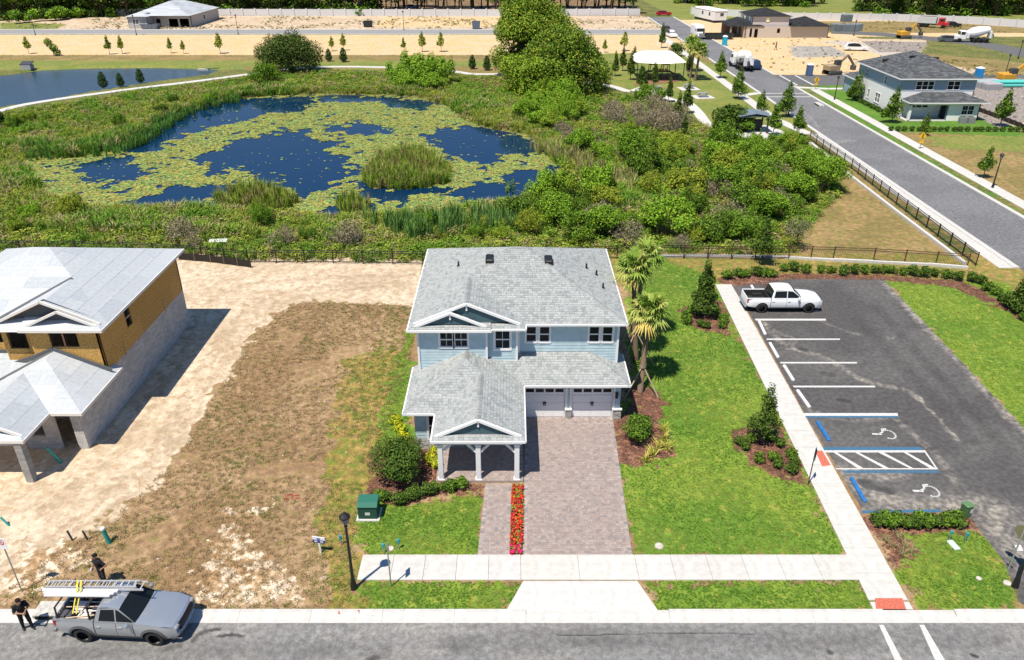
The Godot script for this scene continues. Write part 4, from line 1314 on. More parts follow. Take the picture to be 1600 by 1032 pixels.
# the shell next door: same plan mirrored, block below and board above
func build_shell() -> void:
	var k := -29.1
	var h := thing("house_shell", "unfinished house of grey block and brown board with pale roofing felt", "house", Vector3.ZERO)
	for lv in [true, false]:
		var so := []
		for s in house_solids(lv):
			so.append(mirror_solid(s, k))
		var rm := roof_meshes(so, 0.92, 4.5, 0.012, [Color(0.5, 0.535, 0.565), Color(0.47, 0.51, 0.545), Color(0.53, 0.565, 0.59), Color(0.49, 0.53, 0.56)], 0.05)
		var r := part(h, "roof" if lv else "lower_roof", rm[0], M.felt_deck)
		var s2 := part(r, "felt_strips", rm[1], M.paper)
		s2.set_meta("kind", "stuff")
		# dark valley flashing
	var fl := MB.new()
	var F := Vector3(0, 0, 1)
	for q in [[Vector3(k + 2.57, 7.17, -42.4), Vector3(k - 0.76, 5.82, -39.0)], [Vector3(k + 2.57, 4.22, -38.66), Vector3(k - 0.66, 2.75, -37.4)]]:
		fl.bar(q[0], q[1], 0.3, 0.03)
	part(h, "valley_flashing", fl, M.underlay)
	# wall-head flashing where the lower roof meets the boards
	fl = MB.new()
	fl.bar(Vector3(k + 5.7, 2.95, -38.6), Vector3(k + 2.6, 4.32, -38.66), 0.06, 0.24); fl.bar(Vector3(k + 2.6, 4.32, -38.66), Vector3(k + 1.4, 3.8, -38.66), 0.06, 0.24); fl.bar(Vector3(k + 1.4, 3.8, -38.68), Vector3(k - 0.3, 3.15, -38.9), 0.06, 0.24)
	fl.bar(Vector3(k - 0.3, 3.75, -39.42), Vector3(k - 6.2, 3.75, -39.42), 0.06, 0.24)
	part(h, "wall_flashing", fl, M.underlay)
	var wood := mat("fascia_primed", lin(0.72, 0.7, 0.66), 0.8)
	var g := MB.new()
	var e := 5.68
	strip(g, [Vector3(k + 5.93, e, -50.6), Vector3(k + 5.93, e, -38.27), Vector3(k + 1.17, e, -38.27), Vector3(k + 1.17, e, -38.47), Vector3(k - 0.79, e, -38.47), Vector3(k - 0.79, e, -39.07), Vector3(k - 6.63, e, -39.07)], 0.05, 0.17)
	part(h, "fascia_board", g, wood)
	g = MB.new()
	e = 2.63
	strip(g, [Vector3(k + 5.89, e, -39.4), Vector3(k + 5.89, e, -34.47), Vector3(k + 4.15, e, -34.47), Vector3(k + 4.15, e, -31.97), Vector3(k - 0.69, e, -31.97), Vector3(k - 0.69, e, -37.33), Vector3(k - 6.78, e, -37.33)], 0.05, 0.17)
	part(h, "fascia_board", g, wood)
	for q in [[Vector3(k + 2.57, 5.98, -38.87), 2.8], [Vector3(k + 3.5, 5.95, -38.64), 1.75], [Vector3(k + 1.73, 2.86, -32.37), 1.95]]:
		var b := MB.new()
		var c: Vector3 = q[0]; var hf: float = q[1]
		b.tri(c - Vector3(hf, 0, 0.35), c + Vector3(hf, 0, -0.35), c + Vector3(0, hf * 0.46, -0.35))
		var gf := part(h, "gable_opening", b, M.underlay)
		b = MB.new()
		for sx in [-1.0, 1.0]:
			b.bar(c + Vector3(sx * (hf + 0.25), -0.115, 0.06), c + Vector3(0, hf * 0.46, 0.06), 0.12, 0.14)
		part(gf, "rake_board", b, wood)
		for sx in [-1.0, 1.0]:
			var bl := MB.new()
			bl.bar(c + Vector3(sx * hf * 0.8, 0.06, -0.2), c + Vector3(0, hf * 0.4, -0.3), 0.3, 0.02, Color(0.42, 0.25, 0.1))
			part(gf, "sheathing", bl, M.osb)
	# board walls above: sheets
	var osb := func(f: Dictionary, w: float, y0: float, y1: float, holes: Array) -> void:
		var core := MB.new()
		for r in minus([[0.0, y0, w, y1]], holes):
			wall_box(core, f, r, -0.14, -0.012, Color(0.3, 0.2, 0.1))
		var wl := part(h, "board_wall", core, M.osb)
		var y := y0
		var row := 0
		while y < y1 - 0.05:
			var x := -1.22 * (row % 2)
			while x < w:
				var b := MB.new()
				var gg := rr(0.86, 1.1)
				for r in minus([[maxf(x, 0) + 0.003, y + 0.003, minf(x + 2.44, w) - 0.003, minf(y + 1.22, y1) - 0.003]], holes):
					if r[2] - r[0] > 0.01 and r[3] - r[1] > 0.01:
						wall_box(b, f, r, -0.012, 0.0, Color(0.78, 0.46, 0.13) * gg)
				if b.v.size():
					part(wl, "board_sheet", b, M.osb)
				x += 2.44
			y += 1.22
			row += 1
	var fo := frame(Vector3(k + 1.4, 0, -38.72), F)
	osb.call(fo, 4.0, 2.75, 5.66, [[1.15, 4.45, 1.9, 5.38], [2.0, 4.45, 2.75, 5.38]])
	var fo2 := frame(Vector3(k - 0.32, 0, -38.95), F)
	osb.call(fo2, 1.72, 2.75, 5.66, [[0.3, 4.2, 1.4, 5.4]])
	var fo3 := frame(Vector3(k - 6.24, 0, -39.5), F)
	osb.call(fo3, 5.92, 2.75, 5.66, [[4.1, 4.3, 5.5, 5.4], [0.6, 4.3, 2.0, 5.4]])
	var fs := frame(Vector3(k + 5.4, 0, -38.72), Vector3(1, 0, 0))
	osb.call(fs, 11.5, 2.75, 5.66, [[3.2, 4.0, 3.9, 5.45]])
	osb.call(frame(Vector3(k - 6.24, 0, -50.2), Vector3(-1, 0, 0)), 10.7, 2.75, 5.66, [])
	osb.call(frame(Vector3(k + 5.4, 0, -50.2), Vector3(0, 0, -1)), 11.64, 2.75, 5.66, [[2, 3.6, 3.2, 5]])
	var sill := MB.new()
	wall_box(sill, fs, [3.2, 4.55, 3.9, 4.62], -0.1, -0.02, Color(0.6, 0.5, 0.38))
	wall_box(sill, fo, [1.9, 4.45, 2.0, 5.38], -0.1, 0.005, Color(0.55, 0.3, 0.16))
	part(h, "window_stud", sill, M.matte)
	for z in [-41.0, -47.0]:
		var b := MB.new()
		b.bx(Vector3(k + 5.42, 3.05, z), Vector3(0.05, 0.9, 0.09), Color(0.62, 0.42, 0.22))
		part(h, "stud", b, M.matte)
	# block walls below
	var rest := MB.new()
	var count := [0]
	var blocks := func(f: Dictionary, w: float, y1: float, holes: Array, show: bool) -> void:
		var core := MB.new()
		for r in minus([[0.0, 0.0, w, y1]], holes):
			wall_box(core, f, r, -0.2, -0.008)
		var wl := part(h, "block_wall", core, M.mortar)
		var y := 0.0
		var row := 0
		while y < y1 - 0.03:
			var x := -0.2 * (row % 2)
			while x < w - 0.01:
				var one := MB.new() if show and count[0] < 300 and x > -1 and row < 40 else rest
				var gg := rr(0.56, 0.74)
				var made := false
				for r in minus([[maxf(x, 0) + 0.008, y + 0.009, minf(x + 0.4, w) - 0.008, minf(y + 0.2, y1) - 0.009]], holes):
					if r[2] - r[0] > 0.02 and r[3] - r[1] > 0.02:
						wall_box(one, f, r, -0.012, rr(0.0, 0.006), Color(gg, gg * 0.985, gg * 0.96))
						made = true
				if one != rest and made:
					part(wl, "block", one, M.block)
					count[0] += 1
				x += 0.4
			y += 0.2
			row += 1
	blocks.call(frame(Vector3(k + 2.05, 0, -34.95), F), 3.35, 2.6, [[0.4, 0.8, 1.15, 2.1], [1.85, 0.0, 2.8, 2.2]], true)
	blocks.call(frame(Vector3(k + 5.4, 0, -34.95), Vector3(1, 0, 0)), 15.25, 2.75, [], true)
	blocks.call(frame(Vector3(k - 0.35, 0, -37.15), F), 2.4, 2.6, [[0.5, 0.0, 1.6, 2.2]], true)
	blocks.call(frame(Vector3(k + 2.05, 0, -37.15), Vector3(-1, 0, 0)), 2.2, 2.6, [], false)
	blocks.call(frame(Vector3(k - 0.32, 0, -38.0), Vector3(-1, 0, 0)), 0.85, 2.6, [], false)
	blocks.call(frame(Vector3(k - 6.37, 0, -38.0), F), 6.05, 2.6, [[0.4, 0.0, 2.8, 2.15], [3.2, 0.0, 5.6, 2.15]], false)
	blocks.call(frame(Vector3(k - 6.24, 0, -50.2), Vector3(-1, 0, 0)), 12.2, 2.75, [], false)
	blocks.call(frame(Vector3(k + 5.4, 0, -50.2), Vector3(0, 0, -1)), 11.64, 2.75, [[4, 0.2, 7, 2.3]], false)
	part(h, "blocks", rest, M.block).set_meta("kind", "stuff")
	var fls := MB.new()
	fls.lohi(Vector3(k - 6.1, 2.5, -39.4), Vector3(k + 5.2, 2.7, -50.0)); fls.lohi(Vector3(k - 6.1, -0.1, -37.9), Vector3(k + 5.2, 0.06, -50.0))
	part(h, "floor_slab", fls, M.mortar)
	var pw := MB.new()
	pw.lohi(Vector3(k - 6.0, 2.7, -41.2), Vector3(k + 5.2, 5.6, -41.3), Color(0.42, 0.3, 0.18)); pw.lohi(Vector3(k - 6.0, 0.06, -40.2), Vector3(k + 5.2, 2.5, -40.3), Color(0.42, 0.3, 0.18))
	part(h, "partition", pw, M.matte)
	for x in [3.72, 0.2, -0.26]:
		if x == 0.2:
			continue
		var b := MB.new()
		for i in 13:
			var gg := rr(0.36, 0.48)
			b.cbx(Vector3(k + x, 0.1 + i * 0.2, -32.2), Vector3(0.4, 0.19, 0.4), 0.01, Color(gg, gg, gg * 0.97))
		part(h, "block_column", b, M.block)
	var bm := MB.new()
	bm.lohi(Vector3(k - 0.5, 2.35, -32.05), Vector3(k + 4.0, 2.58, -32.35), Color(0.62, 0.58, 0.52))
	part(h, "porch_beam", bm, M.matte)
	var so2 := MB.new()
	so2.lohi(Vector3(k + 5.84, 2.57, -34.52), Vector3(k - 0.6, 2.61, -38.7)); so2.lohi(Vector3(k + 4.1, 2.57, -32.02), Vector3(k - 0.64, 2.61, -34.5))
	part(h, "soffit", so2, M.matte)
	var so3 := MB.new()
	so3.lohi(Vector3(k + 5.88, 5.62, -38.3), Vector3(k - 0.74, 5.66, -39.5)); so3.lohi(Vector3(k - 0.74, 5.62, -39.1), Vector3(k - 6.58, 5.66, -39.5)); so3.lohi(Vector3(k + 5.3, 5.62, -39.5), Vector3(k + 5.88, 5.66, -50.6)); so3.lohi(Vector3(k - 6.58, 5.62, -39.5), Vector3(k - 6.2, 5.66, -50.6)); so3.lohi(Vector3(k - 6.2, 5.62, -50.1), Vector3(k + 5.3, 5.66, -50.6))
	part(h, "soffit", so3, M.matte)
	# vent hole in the block wall and green pipe in front
	var p := MB.new()
	p.tube([Vector3(-25.0, 0, -34.3), Vector3(-25.35, 1.15, -34.1)], [0.09, 0.09], 10, Color(0.02, 0.32, 0.27))
	single("green_pipe", p, M.gloss, "leaning teal drain pipe standing before the block wall opening", "pipe", Vector3(0.35, 0, 0.6))

# ------------------------------------------------------------------ plants
func rdir() -> Vector3:
	var z := rr(-1, 1); var a := rr(0, TAU); var r := sqrt(1 - z * z)
	return Vector3(r * cos(a), z, r * sin(a))

# leaf-sized faces spread through lobes [centre, radii]; every leaf a folded diamond
func leaves(b: MB, count: int, lobes: Array, lo: float, hi: float, tones: Array, inner := 0.55, flat := 0.35, narrow := 0.5) -> void:
	var wts := []
	var sum := 0.0
	for l in lobes:
		var a: float = pow(l[1].x * l[1].y * l[1].z, 0.66)
		sum += a
		wts.append(sum)
	for i in count:
		var t := rr(0, sum)
		var k := 0
		while wts[k] < t:
			k += 1
		var l: Array = lobes[k]
		var d := rdir()
		var rad := pow(rr(inner * inner * inner, 1.0), 0.333) * rr(0.93, 1.06)
		var p: Vector3 = l[0] + Vector3(d.x * l[1].x, d.y * l[1].y, d.z * l[1].z) * rad
		if p.y < 0.03:
			p.y = rr(0.03, 0.15)
		var n := (d * 0.8 + rdir() * 0.75 + Vector3.UP * flat).normalized()
		var u := n.cross(rdir()).normalized()
		var w := n.cross(u)
		var s := rr(lo, hi)
		var col: Color = tones[rng.randi() % tones.size()] * rr(0.8, 1.2)
		var tip := p + u * s; var tail := p - u * s * 0.8
		var sd := w * s * narrow
		var lift := n * s * 0.16
		var q := b.v.size()
		b.v.append(tail); b.v.append(p + sd + lift); b.v.append(tip); b.v.append(p - sd + lift)
		for j in 4:
			b.n.append(n); b.c.append(col); b.u.append(Vector2.ZERO)
		b.ix.append(q); b.ix.append(q + 1); b.ix.append(q + 2); b.ix.append(q); b.ix.append(q + 2); b.ix.append(q + 3)

func limbs(b: MB, h: float, r: float, lobes: Array, bend := 0.1) -> void:
	var top := Vector3(rr(-bend, bend) * h, h, rr(-bend, bend) * h)
	var mid := Vector3(rr(-bend, bend) * h * 0.5, h * 0.5, rr(-bend, bend) * h * 0.5)
	b.tube([Vector3(0, -0.05, 0), Vector3(0, 0.12 * h, 0), mid, top], [r * 1.35, r, r * 0.8, r * 0.45], 8)
	for l in lobes:
		var s: Vector3 = mid.lerp(top, rr(0.0, 0.9))
		var e: Vector3 = l[0]
		b.tube([s, s.lerp(e, 0.5) + Vector3(0, -0.06 * h, 0), e], [r * 0.5, r * 0.32, r * 0.1], 6, Color.WHITE, false)

const GREEN := [Color(0.105, 0.211, 0.020), Color(0.140, 0.251, 0.025), Color(0.077, 0.165, 0.018), Color(0.182, 0.290, 0.030)]
const DARK := [Color(0.053, 0.101, 0.018), Color(0.075, 0.135, 0.022), Color(0.045, 0.081, 0.016), Color(0.105, 0.162, 0.030)]
const OLIVE := [Color(0.213, 0.275, 0.028), Color(0.266, 0.323, 0.033), Color(0.147, 0.213, 0.022), Color(0.320, 0.357, 0.050)]
const BRIGHT := [Color(0.167, 0.318, 0.023), Color(0.211, 0.370, 0.031), Color(0.126, 0.252, 0.021), Color(0.266, 0.409, 0.042)]
const DEAD := [Color(0.3, 0.24, 0.17), Color(0.36, 0.3, 0.23), Color(0.24, 0.2, 0.13), Color(0.2, 0.21, 0.1)]
const PINEY := [Color(0.042, 0.102, 0.025), Color(0.060, 0.132, 0.030), Color(0.034, 0.078, 0.020)]

func plant(called: String, label: String, category: String, at: Vector3, trunk_h: float, trunk_r: float, lobes: Array, count: int, lo: float, hi: float, tones: Array, group := "", crown := "crown", inner := 0.55) -> Node3D:
	var o := thing(called, label, category, at, rr(0, TAU), group)
	if trunk_h > 0:
		var t := MB.new()
		limbs(t, trunk_h, trunk_r, lobes)
		part(o, "trunk" if trunk_h > 1.2 else "stem", t, M.bark)
	var b := MB.new()
	leaves(b, count, lobes, lo, hi, tones, inner)
	part(o, crown, b, M.leaf)
	return o

func ball(n: int, r: Vector3, c: Vector3, size: float) -> Array:
	var o := [[c, r * 0.72]]
	for i in n:
		var d := rdir()
		d.y = absf(d.y) * 0.9 - 0.15
		var s := size * rr(0.75, 1.25)
		o.append([c + Vector3(d.x * r.x, d.y * r.y, d.z * r.z) * rr(0.55, 0.85), Vector3(s, s * 0.85, s)])
	return o

func cone(n: int, h: float, r: float, y0: float) -> Array:
	var o := []
	for i in n:
		var t := (i + 0.5) / n
		var w := r * (1.0 - 0.82 * t) * rr(0.85, 1.1)
		o.append([Vector3(rr(-0.25, 0.25) * w, y0 + (h - y0) * t, rr(-0.25, 0.25) * w), Vector3(w, (h - y0) / n * 1.1, w)])
		for j in 2:
			var a := rr(0, TAU)
			o.append([Vector3(cos(a) * w * 0.8, y0 + (h - y0) * t + rr(-0.1, 0.1), sin(a) * w * 0.8), Vector3.ONE * w * 0.45])
	return o

# grass tuft of bent blades
func tuft(count: int, h: float, spread: float, width: float, tones: Array, droop := 0.5) -> ArrayMesh:
	var b := MB.new()
	for i in count:
		var a := rr(0, TAU)
		var o := Vector3(cos(a), 0, sin(a))
		var base := o * rr(0, spread * 0.4)
		var hh := h * rr(0.55, 1.1)
		var lean := rr(0.15, 1.0) * spread
		var s := Vector3(-sin(a), 0, cos(a)).rotated(Vector3.UP, rr(-0.9, 0.9)) * width * 0.5
		var mid := base + o * lean * 0.4 + Vector3(0, hh * 0.65, 0)
		var tip := base + o * lean * (1.0 + droop * 0.4) + Vector3(0, hh * (1.0 - droop * rr(0, 0.4)), 0)
		var col: Color = tones[rng.randi() % tones.size()] * rr(0.8, 1.2)
		b.quad(base - s, base + s, mid + s * 0.8, mid - s * 0.8, col)
		b.tri(mid - s * 0.8, mid + s * 0.8, tip, col)
	return b.mesh()

func scatter(area: PackedVector2Array, per: float, keep: Callable) -> Array:
	var x0 := 1e9; var x1 := -1e9; var z0 := 1e9; var z1 := -1e9
	for p in area:
		x0 = minf(x0, p.x); x1 = maxf(x1, p.x); z0 = minf(z0, p.y); z1 = maxf(z1, p.y)
	var out := []
	for i in int((x1 - x0) * (z1 - z0) * per):
		var p := Vector2(rr(x0, x1), rr(z0, z1))
		if within(p, area) and keep.call(p):
			out.append(p)
	return out

func place(p: Vector2, y: float, s0: float, s1: float) -> Transform3D:
	var s := rr(s0, s1)
	return Transform3D(Basis(Vector3.UP, rr(0, TAU)).scaled(Vector3(s, s * rr(0.8, 1.2), s)), Vector3(p.x, y, p.y))

var WET := poly([-87.4, -109.8, -78.9, -120.2, -66.6, -136.9, -50.0, -151.9, -38.4, -159.8, -12.5, -155.4, -1.2, -151.2, 13.8, -142.2, 17.8, -136.9, 25.0, -127.8, 27.5, -115.0, 30.4, -104.3, 37.9, -103.3, 39.0, -100.9, 38.8, -92.4, 36.4, -81.7, 31.6, -75.3, 25.4, -64.5, 21.6, -63.3, 11.4, -63.9, -7.8, -62.1, -13.4, -62.0, -23.0, -62.3, -29.7, -63.9, -45.9, -64.2, -55.1, -64.2])
var SHRUBS := poly([5.6, -109.8, 9.5, -115.0, 18.5, -111.8, 23.0, -106.1, 29.1, -105.8, 37.6, -102.3, 38.8, -94.7, 36.9, -84.1, 31.5, -76.4, 25.6, -68.0, 20.3, -64.8, 11.5, -64.5, 1.8, -66.1, 0.0, -71.5, 4.8, -79.9, 12.0, -82.2, 16.1, -85.3, 7.9, -94.1])

func build_wetland() -> void:
	var tone := noise(0.06, 201, 3)
	var tone2 := noise(0.25, 202, 2)
	var wet_ok := func(p: Vector2) -> bool:
		if within(p, POND):
			for isl: PackedVector2Array in ISLANDS:
				if within(p, isl) and edge_distance(p, isl) > 0.3:
					return true
			return edge_distance(p, POND) < 1.1
		return true
	# tall grass and reeds
	var sp := []
	var co := PackedColorArray()
	for p: Vector2 in scatter(WET, 5.0, wet_ok):
		var d := edge_distance(p, POND)
		var inp := within(p, POND)
		var n := tone.get_noise_2dv(p)
		if not inp and d > 7.0 and rng.randf() < 0.45:
			continue
		if within(p, SHRUBS) and rng.randf() < 0.2:
			continue
		var big := 1.0 if (d < 7.0 or inp) else 0.62
		big *= 1.0 + n * 0.7
		var c := Color(0.34, 0.36, 0.06).lerp(Color(0.15, 0.29, 0.035), clampf(0.5 + n * 2.4, 0, 1))
		var r := rng.randf()
		if r < 0.16 + 0.75 * tone2.get_noise_2dv(p):
			c = Color(0.46, 0.38, 0.19)
		elif r > 0.85:
			c = Color(0.32, 0.4, 0.06)
		sp.append(place(p, maxf(bed(p), -0.45), big * 0.8, big * 1.35))
		co.append(c * rr(0.8, 1.2))
	stuff("marsh_grass", tuft(15, 0.8, 0.6, 0.06, [Color(1, 1, 1), Color(0.8, 0.85, 0.8), Color(1.1, 1.0, 0.9)], 0.6), M.blade, sp, co, "tall green and straw marsh grass around the lily pond", "marsh grass")
	# low leafy cover
	sp = []
	co = PackedColorArray()
	var hb := MB.new()
	leaves(hb, 70, [[Vector3(0, 0.12, 0), Vector3(0.5, 0.4, 0.5)], [Vector3(0.25, 0.3, 0.1), Vector3(0.25, 0.3, 0.25)]], 0.045, 0.1, [Color(1, 1, 1), Color(0.75, 0.8, 0.7)], 0.4, 0.8)
	for p: Vector2 in scatter(WET, 3.0, func(q): return not within(q, POND)):
		var n := tone2.get_noise_2dv(p * 0.6)
		var c := Color(0.14, 0.26, 0.03).lerp(Color(0.29, 0.34, 0.05), clampf(0.5 + n * 2.2 + tone.get_noise_2dv(p), 0, 1))
		if rng.randf() < 0.15 + 0.5 * n:
			c = Color(0.3, 0.25, 0.13)
		sp.append(place(p, 0.0, 0.6, 1.7))
		co.append(c * rr(0.75, 1.2))
	stuff("marsh_weeds", hb.mesh(), M.leaf, sp, co, "low leafy green weeds between pond and black fence", "weeds")
	# lily pads
	var pads := MB.new()
	for i in 9:
		var a := TAU * (i + 0.3) / 9.6; var e := TAU * (i + 1.3) / 9.6
		pads.tri(Vector3.ZERO, Vector3(cos(e), 0.03, sin(e)), Vector3(cos(a), 0.03, sin(a)))
	sp = []
	co = PackedColorArray()
	var rag := noise(0.45, 210, 3)
	var rag2 := noise(0.16, 211, 2)
	var clear := []
	for ow: PackedVector2Array in OPEN_WATER:
		clear += Geometry2D.offset_polygon(ow, 1.0)
	for p: Vector2 in scatter(POND, 62.0, func(_q): return true):
		var q := p + Vector2(rag.get_noise_2dv(p), rag.get_noise_2d(p.y, p.x + 50)) * 2.4 + Vector2(rag2.get_noise_2dv(p + Vector2(70, 9)), rag2.get_noise_2d(p.y - 30.0, p.x)) * 3.0
		var hit := false
		for ow: PackedVector2Array in clear:
			if within(q, ow):
				hit = true
				break
		if hit and rng.randf() > 0.004:
			continue
		if bed(p) > -0.42 or rag2.get_noise_2dv(p * 2.0) > 0.5:
			continue
		var s := 0.07 + 0.12 * pow(rng.randf(), 2.0)
		var t := Transform3D(Basis.from_euler(Vector3(rr(-0.13, 0.13), rr(0, TAU), rr(-0.13, 0.13))).scaled(Vector3.ONE * s), Vector3(p.x, -0.37 + rr(0.0, 0.06), p.y))
		sp.append(t)
		var r := rng.randf()
		var n := rag2.get_noise_2dv(p)
		var c := Color(0.27, 0.33, 0.085).lerp(Color(0.21, 0.33, 0.1), clampf(0.5 + n * 2.0, 0, 1))
		if r < 0.11: c = Color(0.42, 0.38, 0.07)
		elif r < 0.25: c = Color(0.4, 0.26, 0.09)
		elif r < 0.4: c = Color(0.34, 0.4, 0.11)
		elif r < 0.5: c = Color(0.1, 0.2, 0.04)
		co.append(c * rr(0.8, 1.15))
	stuff("lily_pads", pads.mesh(), M.blade, sp, co, "yellow-green lily pads floating in drifts on the pond", "lily pads")
	# shrubs one can tell apart
	var proto := []
	for k in 6:
		var lb := ball(14 + k * 2, Vector3(1.0, 0.9, 1.0), Vector3(0, 0.7, 0), 0.3)
		for j in 7:
			var d := rdir()
			lb.append([Vector3(d.x * 0.75, rr(0.9, 1.6), d.z * 0.75), Vector3(0.13, rr(0.25, 0.45), 0.13)])
		lb[0][1] *= 0.8
		var b := MB.new()
		for j in 14:
			var d := rdir(); d.y = absf(d.y) + 0.5
			b.tube([Vector3.ZERO, d.normalized() * rr(0.9, 1.5)], [0.018, 0.005], 4, Color(0.2, 0.17, 0.12), false)
		leaves(b, 4200, lb, 0.03, 0.068, [BRIGHT, GREEN, BRIGHT + OLIVE, GREEN + DARK, OLIVE, GREEN][k], 0.45, 0.4)
		proto.append(b.mesh())
	var dead := MB.new()
	leaves(dead, 900, ball(10, Vector3(1.0, 0.8, 1.0), Vector3(0, 0.7, 0), 0.5), 0.05, 0.14, DEAD, 0.3, 0.2, 0.18)
	for i in 60:
		var d := rdir(); d.y = absf(d.y) + 0.3
		dead.tube([Vector3(0, 0, 0), d.normalized() * rr(0.7, 1.4)], [0.02, 0.006], 4, Color(0.3, 0.26, 0.21), false)
	var deadm := dead.mesh()
	var put := func(p: Vector2, s: float, k: int, label: String, group: String) -> void:
		var o := single("leafy_shrub", proto[k % 6], M.leaf, label, "shrub", v3(p), rr(0, TAU), group)
		o.scale = Vector3(s * rr(0.8, 1.2), s * rr(0.65, 1.3), s * rr(0.8, 1.2))
	for p: Vector2 in scatter(SHRUBS, 0.1, func(q): return tone2.get_noise_2dv(q * 0.35) > -0.22):
		put.call(p, rr(1.0, 2.6) * (0.55 if p.y < -99.0 else 1.0), rng.randi(), "leafy bright green shrub in the dense thicket east of the pond", "shrubs in the thicket beside the pond")
	for p: Vector2 in scatter(poly([-51.9, -74.4, -32.1, -73.4, -19.1, -72.5, -8.8, -71.5, -8.0, -64.1, -28.8, -64.5, -46.8, -65.6]), 0.035, func(_q): return true):
		put.call(p, rr(0.7, 1.5), rng.randi(), "small green shrub among the weeds near the black fence", "shrubs between pond and back fence")
	for p: Vector2 in scatter(poly([-12.8, -73.4, 1.9, -72.5, 1.8, -65.6, -8.0, -64.1]), 0.08, func(_q): return true):
		put.call(p, rr(0.8, 1.7), rng.randi(), "small green shrub among the weeds near the black fence", "shrubs between pond and back fence")
	for p: Vector2 in scatter(poly([-75.2, -113.8, -63.5, -129.8, -47.2, -135.2, -46.5, -129.8, -55.5, -111.8, -64.2, -100.9]), 0.02, func(_q): return true):
		put.call(p, rr(0.7, 1.3), rng.randi(), "low shrub among the reeds on the pond's west bank", "shrubs on the west bank")
	for p: Vector2 in scatter(poly([0.0, -127.3, 5.5, -135.2, 10.9, -127.3, 10.7, -115.8, 5.5, -109.8, 1.4, -115.8]), 0.16, func(_q): return true):
		put.call(p, rr(1.4, 2.6), 0 if rng.randf() < 0.6 else 2, "light green willow-like shrub below the large camphor tree", "shrubs below the large tree")
	for p: Vector2 in scatter(poly([13.3, -124.8, 20.8, -127.3, 26.0, -121.1, 24.6, -109.8, 20.3, -106.1, 14.0, -112.6]), 0.12, func(_q): return true):
		var o := single("dead_brush", deadm, M.leaf, "leafless grey-brown brush between the pond thicket and park path", "brush", v3(p), rr(0, TAU), "dry brush beside the park path")
		o.scale = Vector3.ONE * rr(1.1, 2.1)
	for p: Vector2 in scatter(SHRUBS, 0.02, func(_q): return true) + scatter(poly([-51.4, -73.4, -31.8, -72.5, -8.8, -71.5, -8.0, -64.1, -28.8, -64.5, -46.8, -65.6]), 0.02, func(_q): return true):
		var o := single("dead_brush", deadm, M.leaf, "dry grey-brown brush among green growth by the pond", "brush", v3(p), rr(0, TAU), "dry brush among the green thicket")
		o.scale = Vector3.ONE * rr(0.9, 1.7)
	var k := 0
	for p in [Vector2(-17.33, -148.50), Vector2(-20.75, -147.19), Vector2(-12.94, -145.90), Vector2(-18.38, -142.16), Vector2(-14.59, -140.95)]:
		put.call(p, [3.6, 2.8, 3.0, 2.6, 2.6][k], 0, "big rounded green bush on the pond's north shore", "clump on the north shore")
		k += 1
	put.call(Vector2(-45.16, -144.63), 2.6, 1, "leafy dark green shrub beneath the spreading oak", "")
	put.call(Vector2(-44.83, -148.50), 2.0, 2, "lighter green bush just right of the shrub below the oak", "")
	# taller willows rising out of the thicket
	for q in [[Vector2(34.47, -81.74), 4.6], [Vector2(33.08, -86.04), 4.2], [Vector2(29.02, -91.29), 4.4], [Vector2(24.76, -91.29), 3.6], [Vector2(8.40, -67.71), 3.6], [Vector2(4.07, -71.18), 3.8], [Vector2(29.34, -77.80), 4.0], [Vector2(25.40, -72.46), 3.4], [Vector2(8.62, -97.74), 3.6], [Vector2(14.78, -94.71), 3.4]]:
		var wh: float = q[1]
		plant("willow_tree", "taller bushy tree rising above the thicket shrubs", "tree", v3(q[0]), wh * 0.5, 0.1, ball(22, Vector3(wh * 0.55, wh * 0.42, wh * 0.55), Vector3(0, wh * 0.52, 0), wh * 0.17), 6500, 0.06, 0.14, BRIGHT + GREEN, "taller trees in the thicket", "crown", 0.5)
	# rim of rushes standing tall near the water
	sp = []
	co = PackedColorArray()
	var rim := poly([-64.7, -100.3, -52.8, -103.6, -53.2, -117.5, -49.7, -129.8, -46.6, -134.1, -44.3, -126.8, -48.4, -117.5, -49.0, -107.2, -50.4, -98.4, -60.7, -94.7])
	for p: Vector2 in scatter(rim, 2.5, func(q): return edge_distance(q, POND) < 4.0):
		sp.append(place(p, maxf(bed(p), -0.4), 0.55, 1.0))
		co.append(Color(0.13, 0.27, 0.05) * rr(0.7, 1.3))
	for p: Vector2 in scatter(poly([1.7, -102.6, 11.3, -81.7, 14.4, -84.1, 8.0, -94.7]), 2.5, func(q): return true):
		sp.append(place(p, maxf(bed(p), -0.4), 0.8, 1.3))
		co.append(Color(0.38, 0.34, 0.14) * rr(0.7, 1.3))
	for p: Vector2 in scatter(poly([-15.1, -71.5, 2.6, -73.8, 1.8, -69.8, -9.5, -66.7]), 2.5, func(q): return true):
		sp.append(place(p, 0, 0.9, 1.4))
		co.append(Color(0.15, 0.27, 0.07) * rr(0.7, 1.3))
	for isl: PackedVector2Array in ISLANDS:
		for p: Vector2 in scatter(isl, 4.0, func(q): return true):
			sp.append(place(p, maxf(bed(p), -0.4), 0.7, 1.2))
			co.append((Color(0.26, 0.33, 0.05) if rng.randf() < 0.75 else Color(0.33, 0.26, 0.11)) * rr(0.8, 1.2))
	stuff("rushes", tuft(16, 1.7, 0.55, 0.07, [Color(1, 1, 1), Color(0.75, 0.85, 0.8)], 0.3), M.blade, sp, co, "dense upright rushes at the water's edge and on the islets", "rushes")

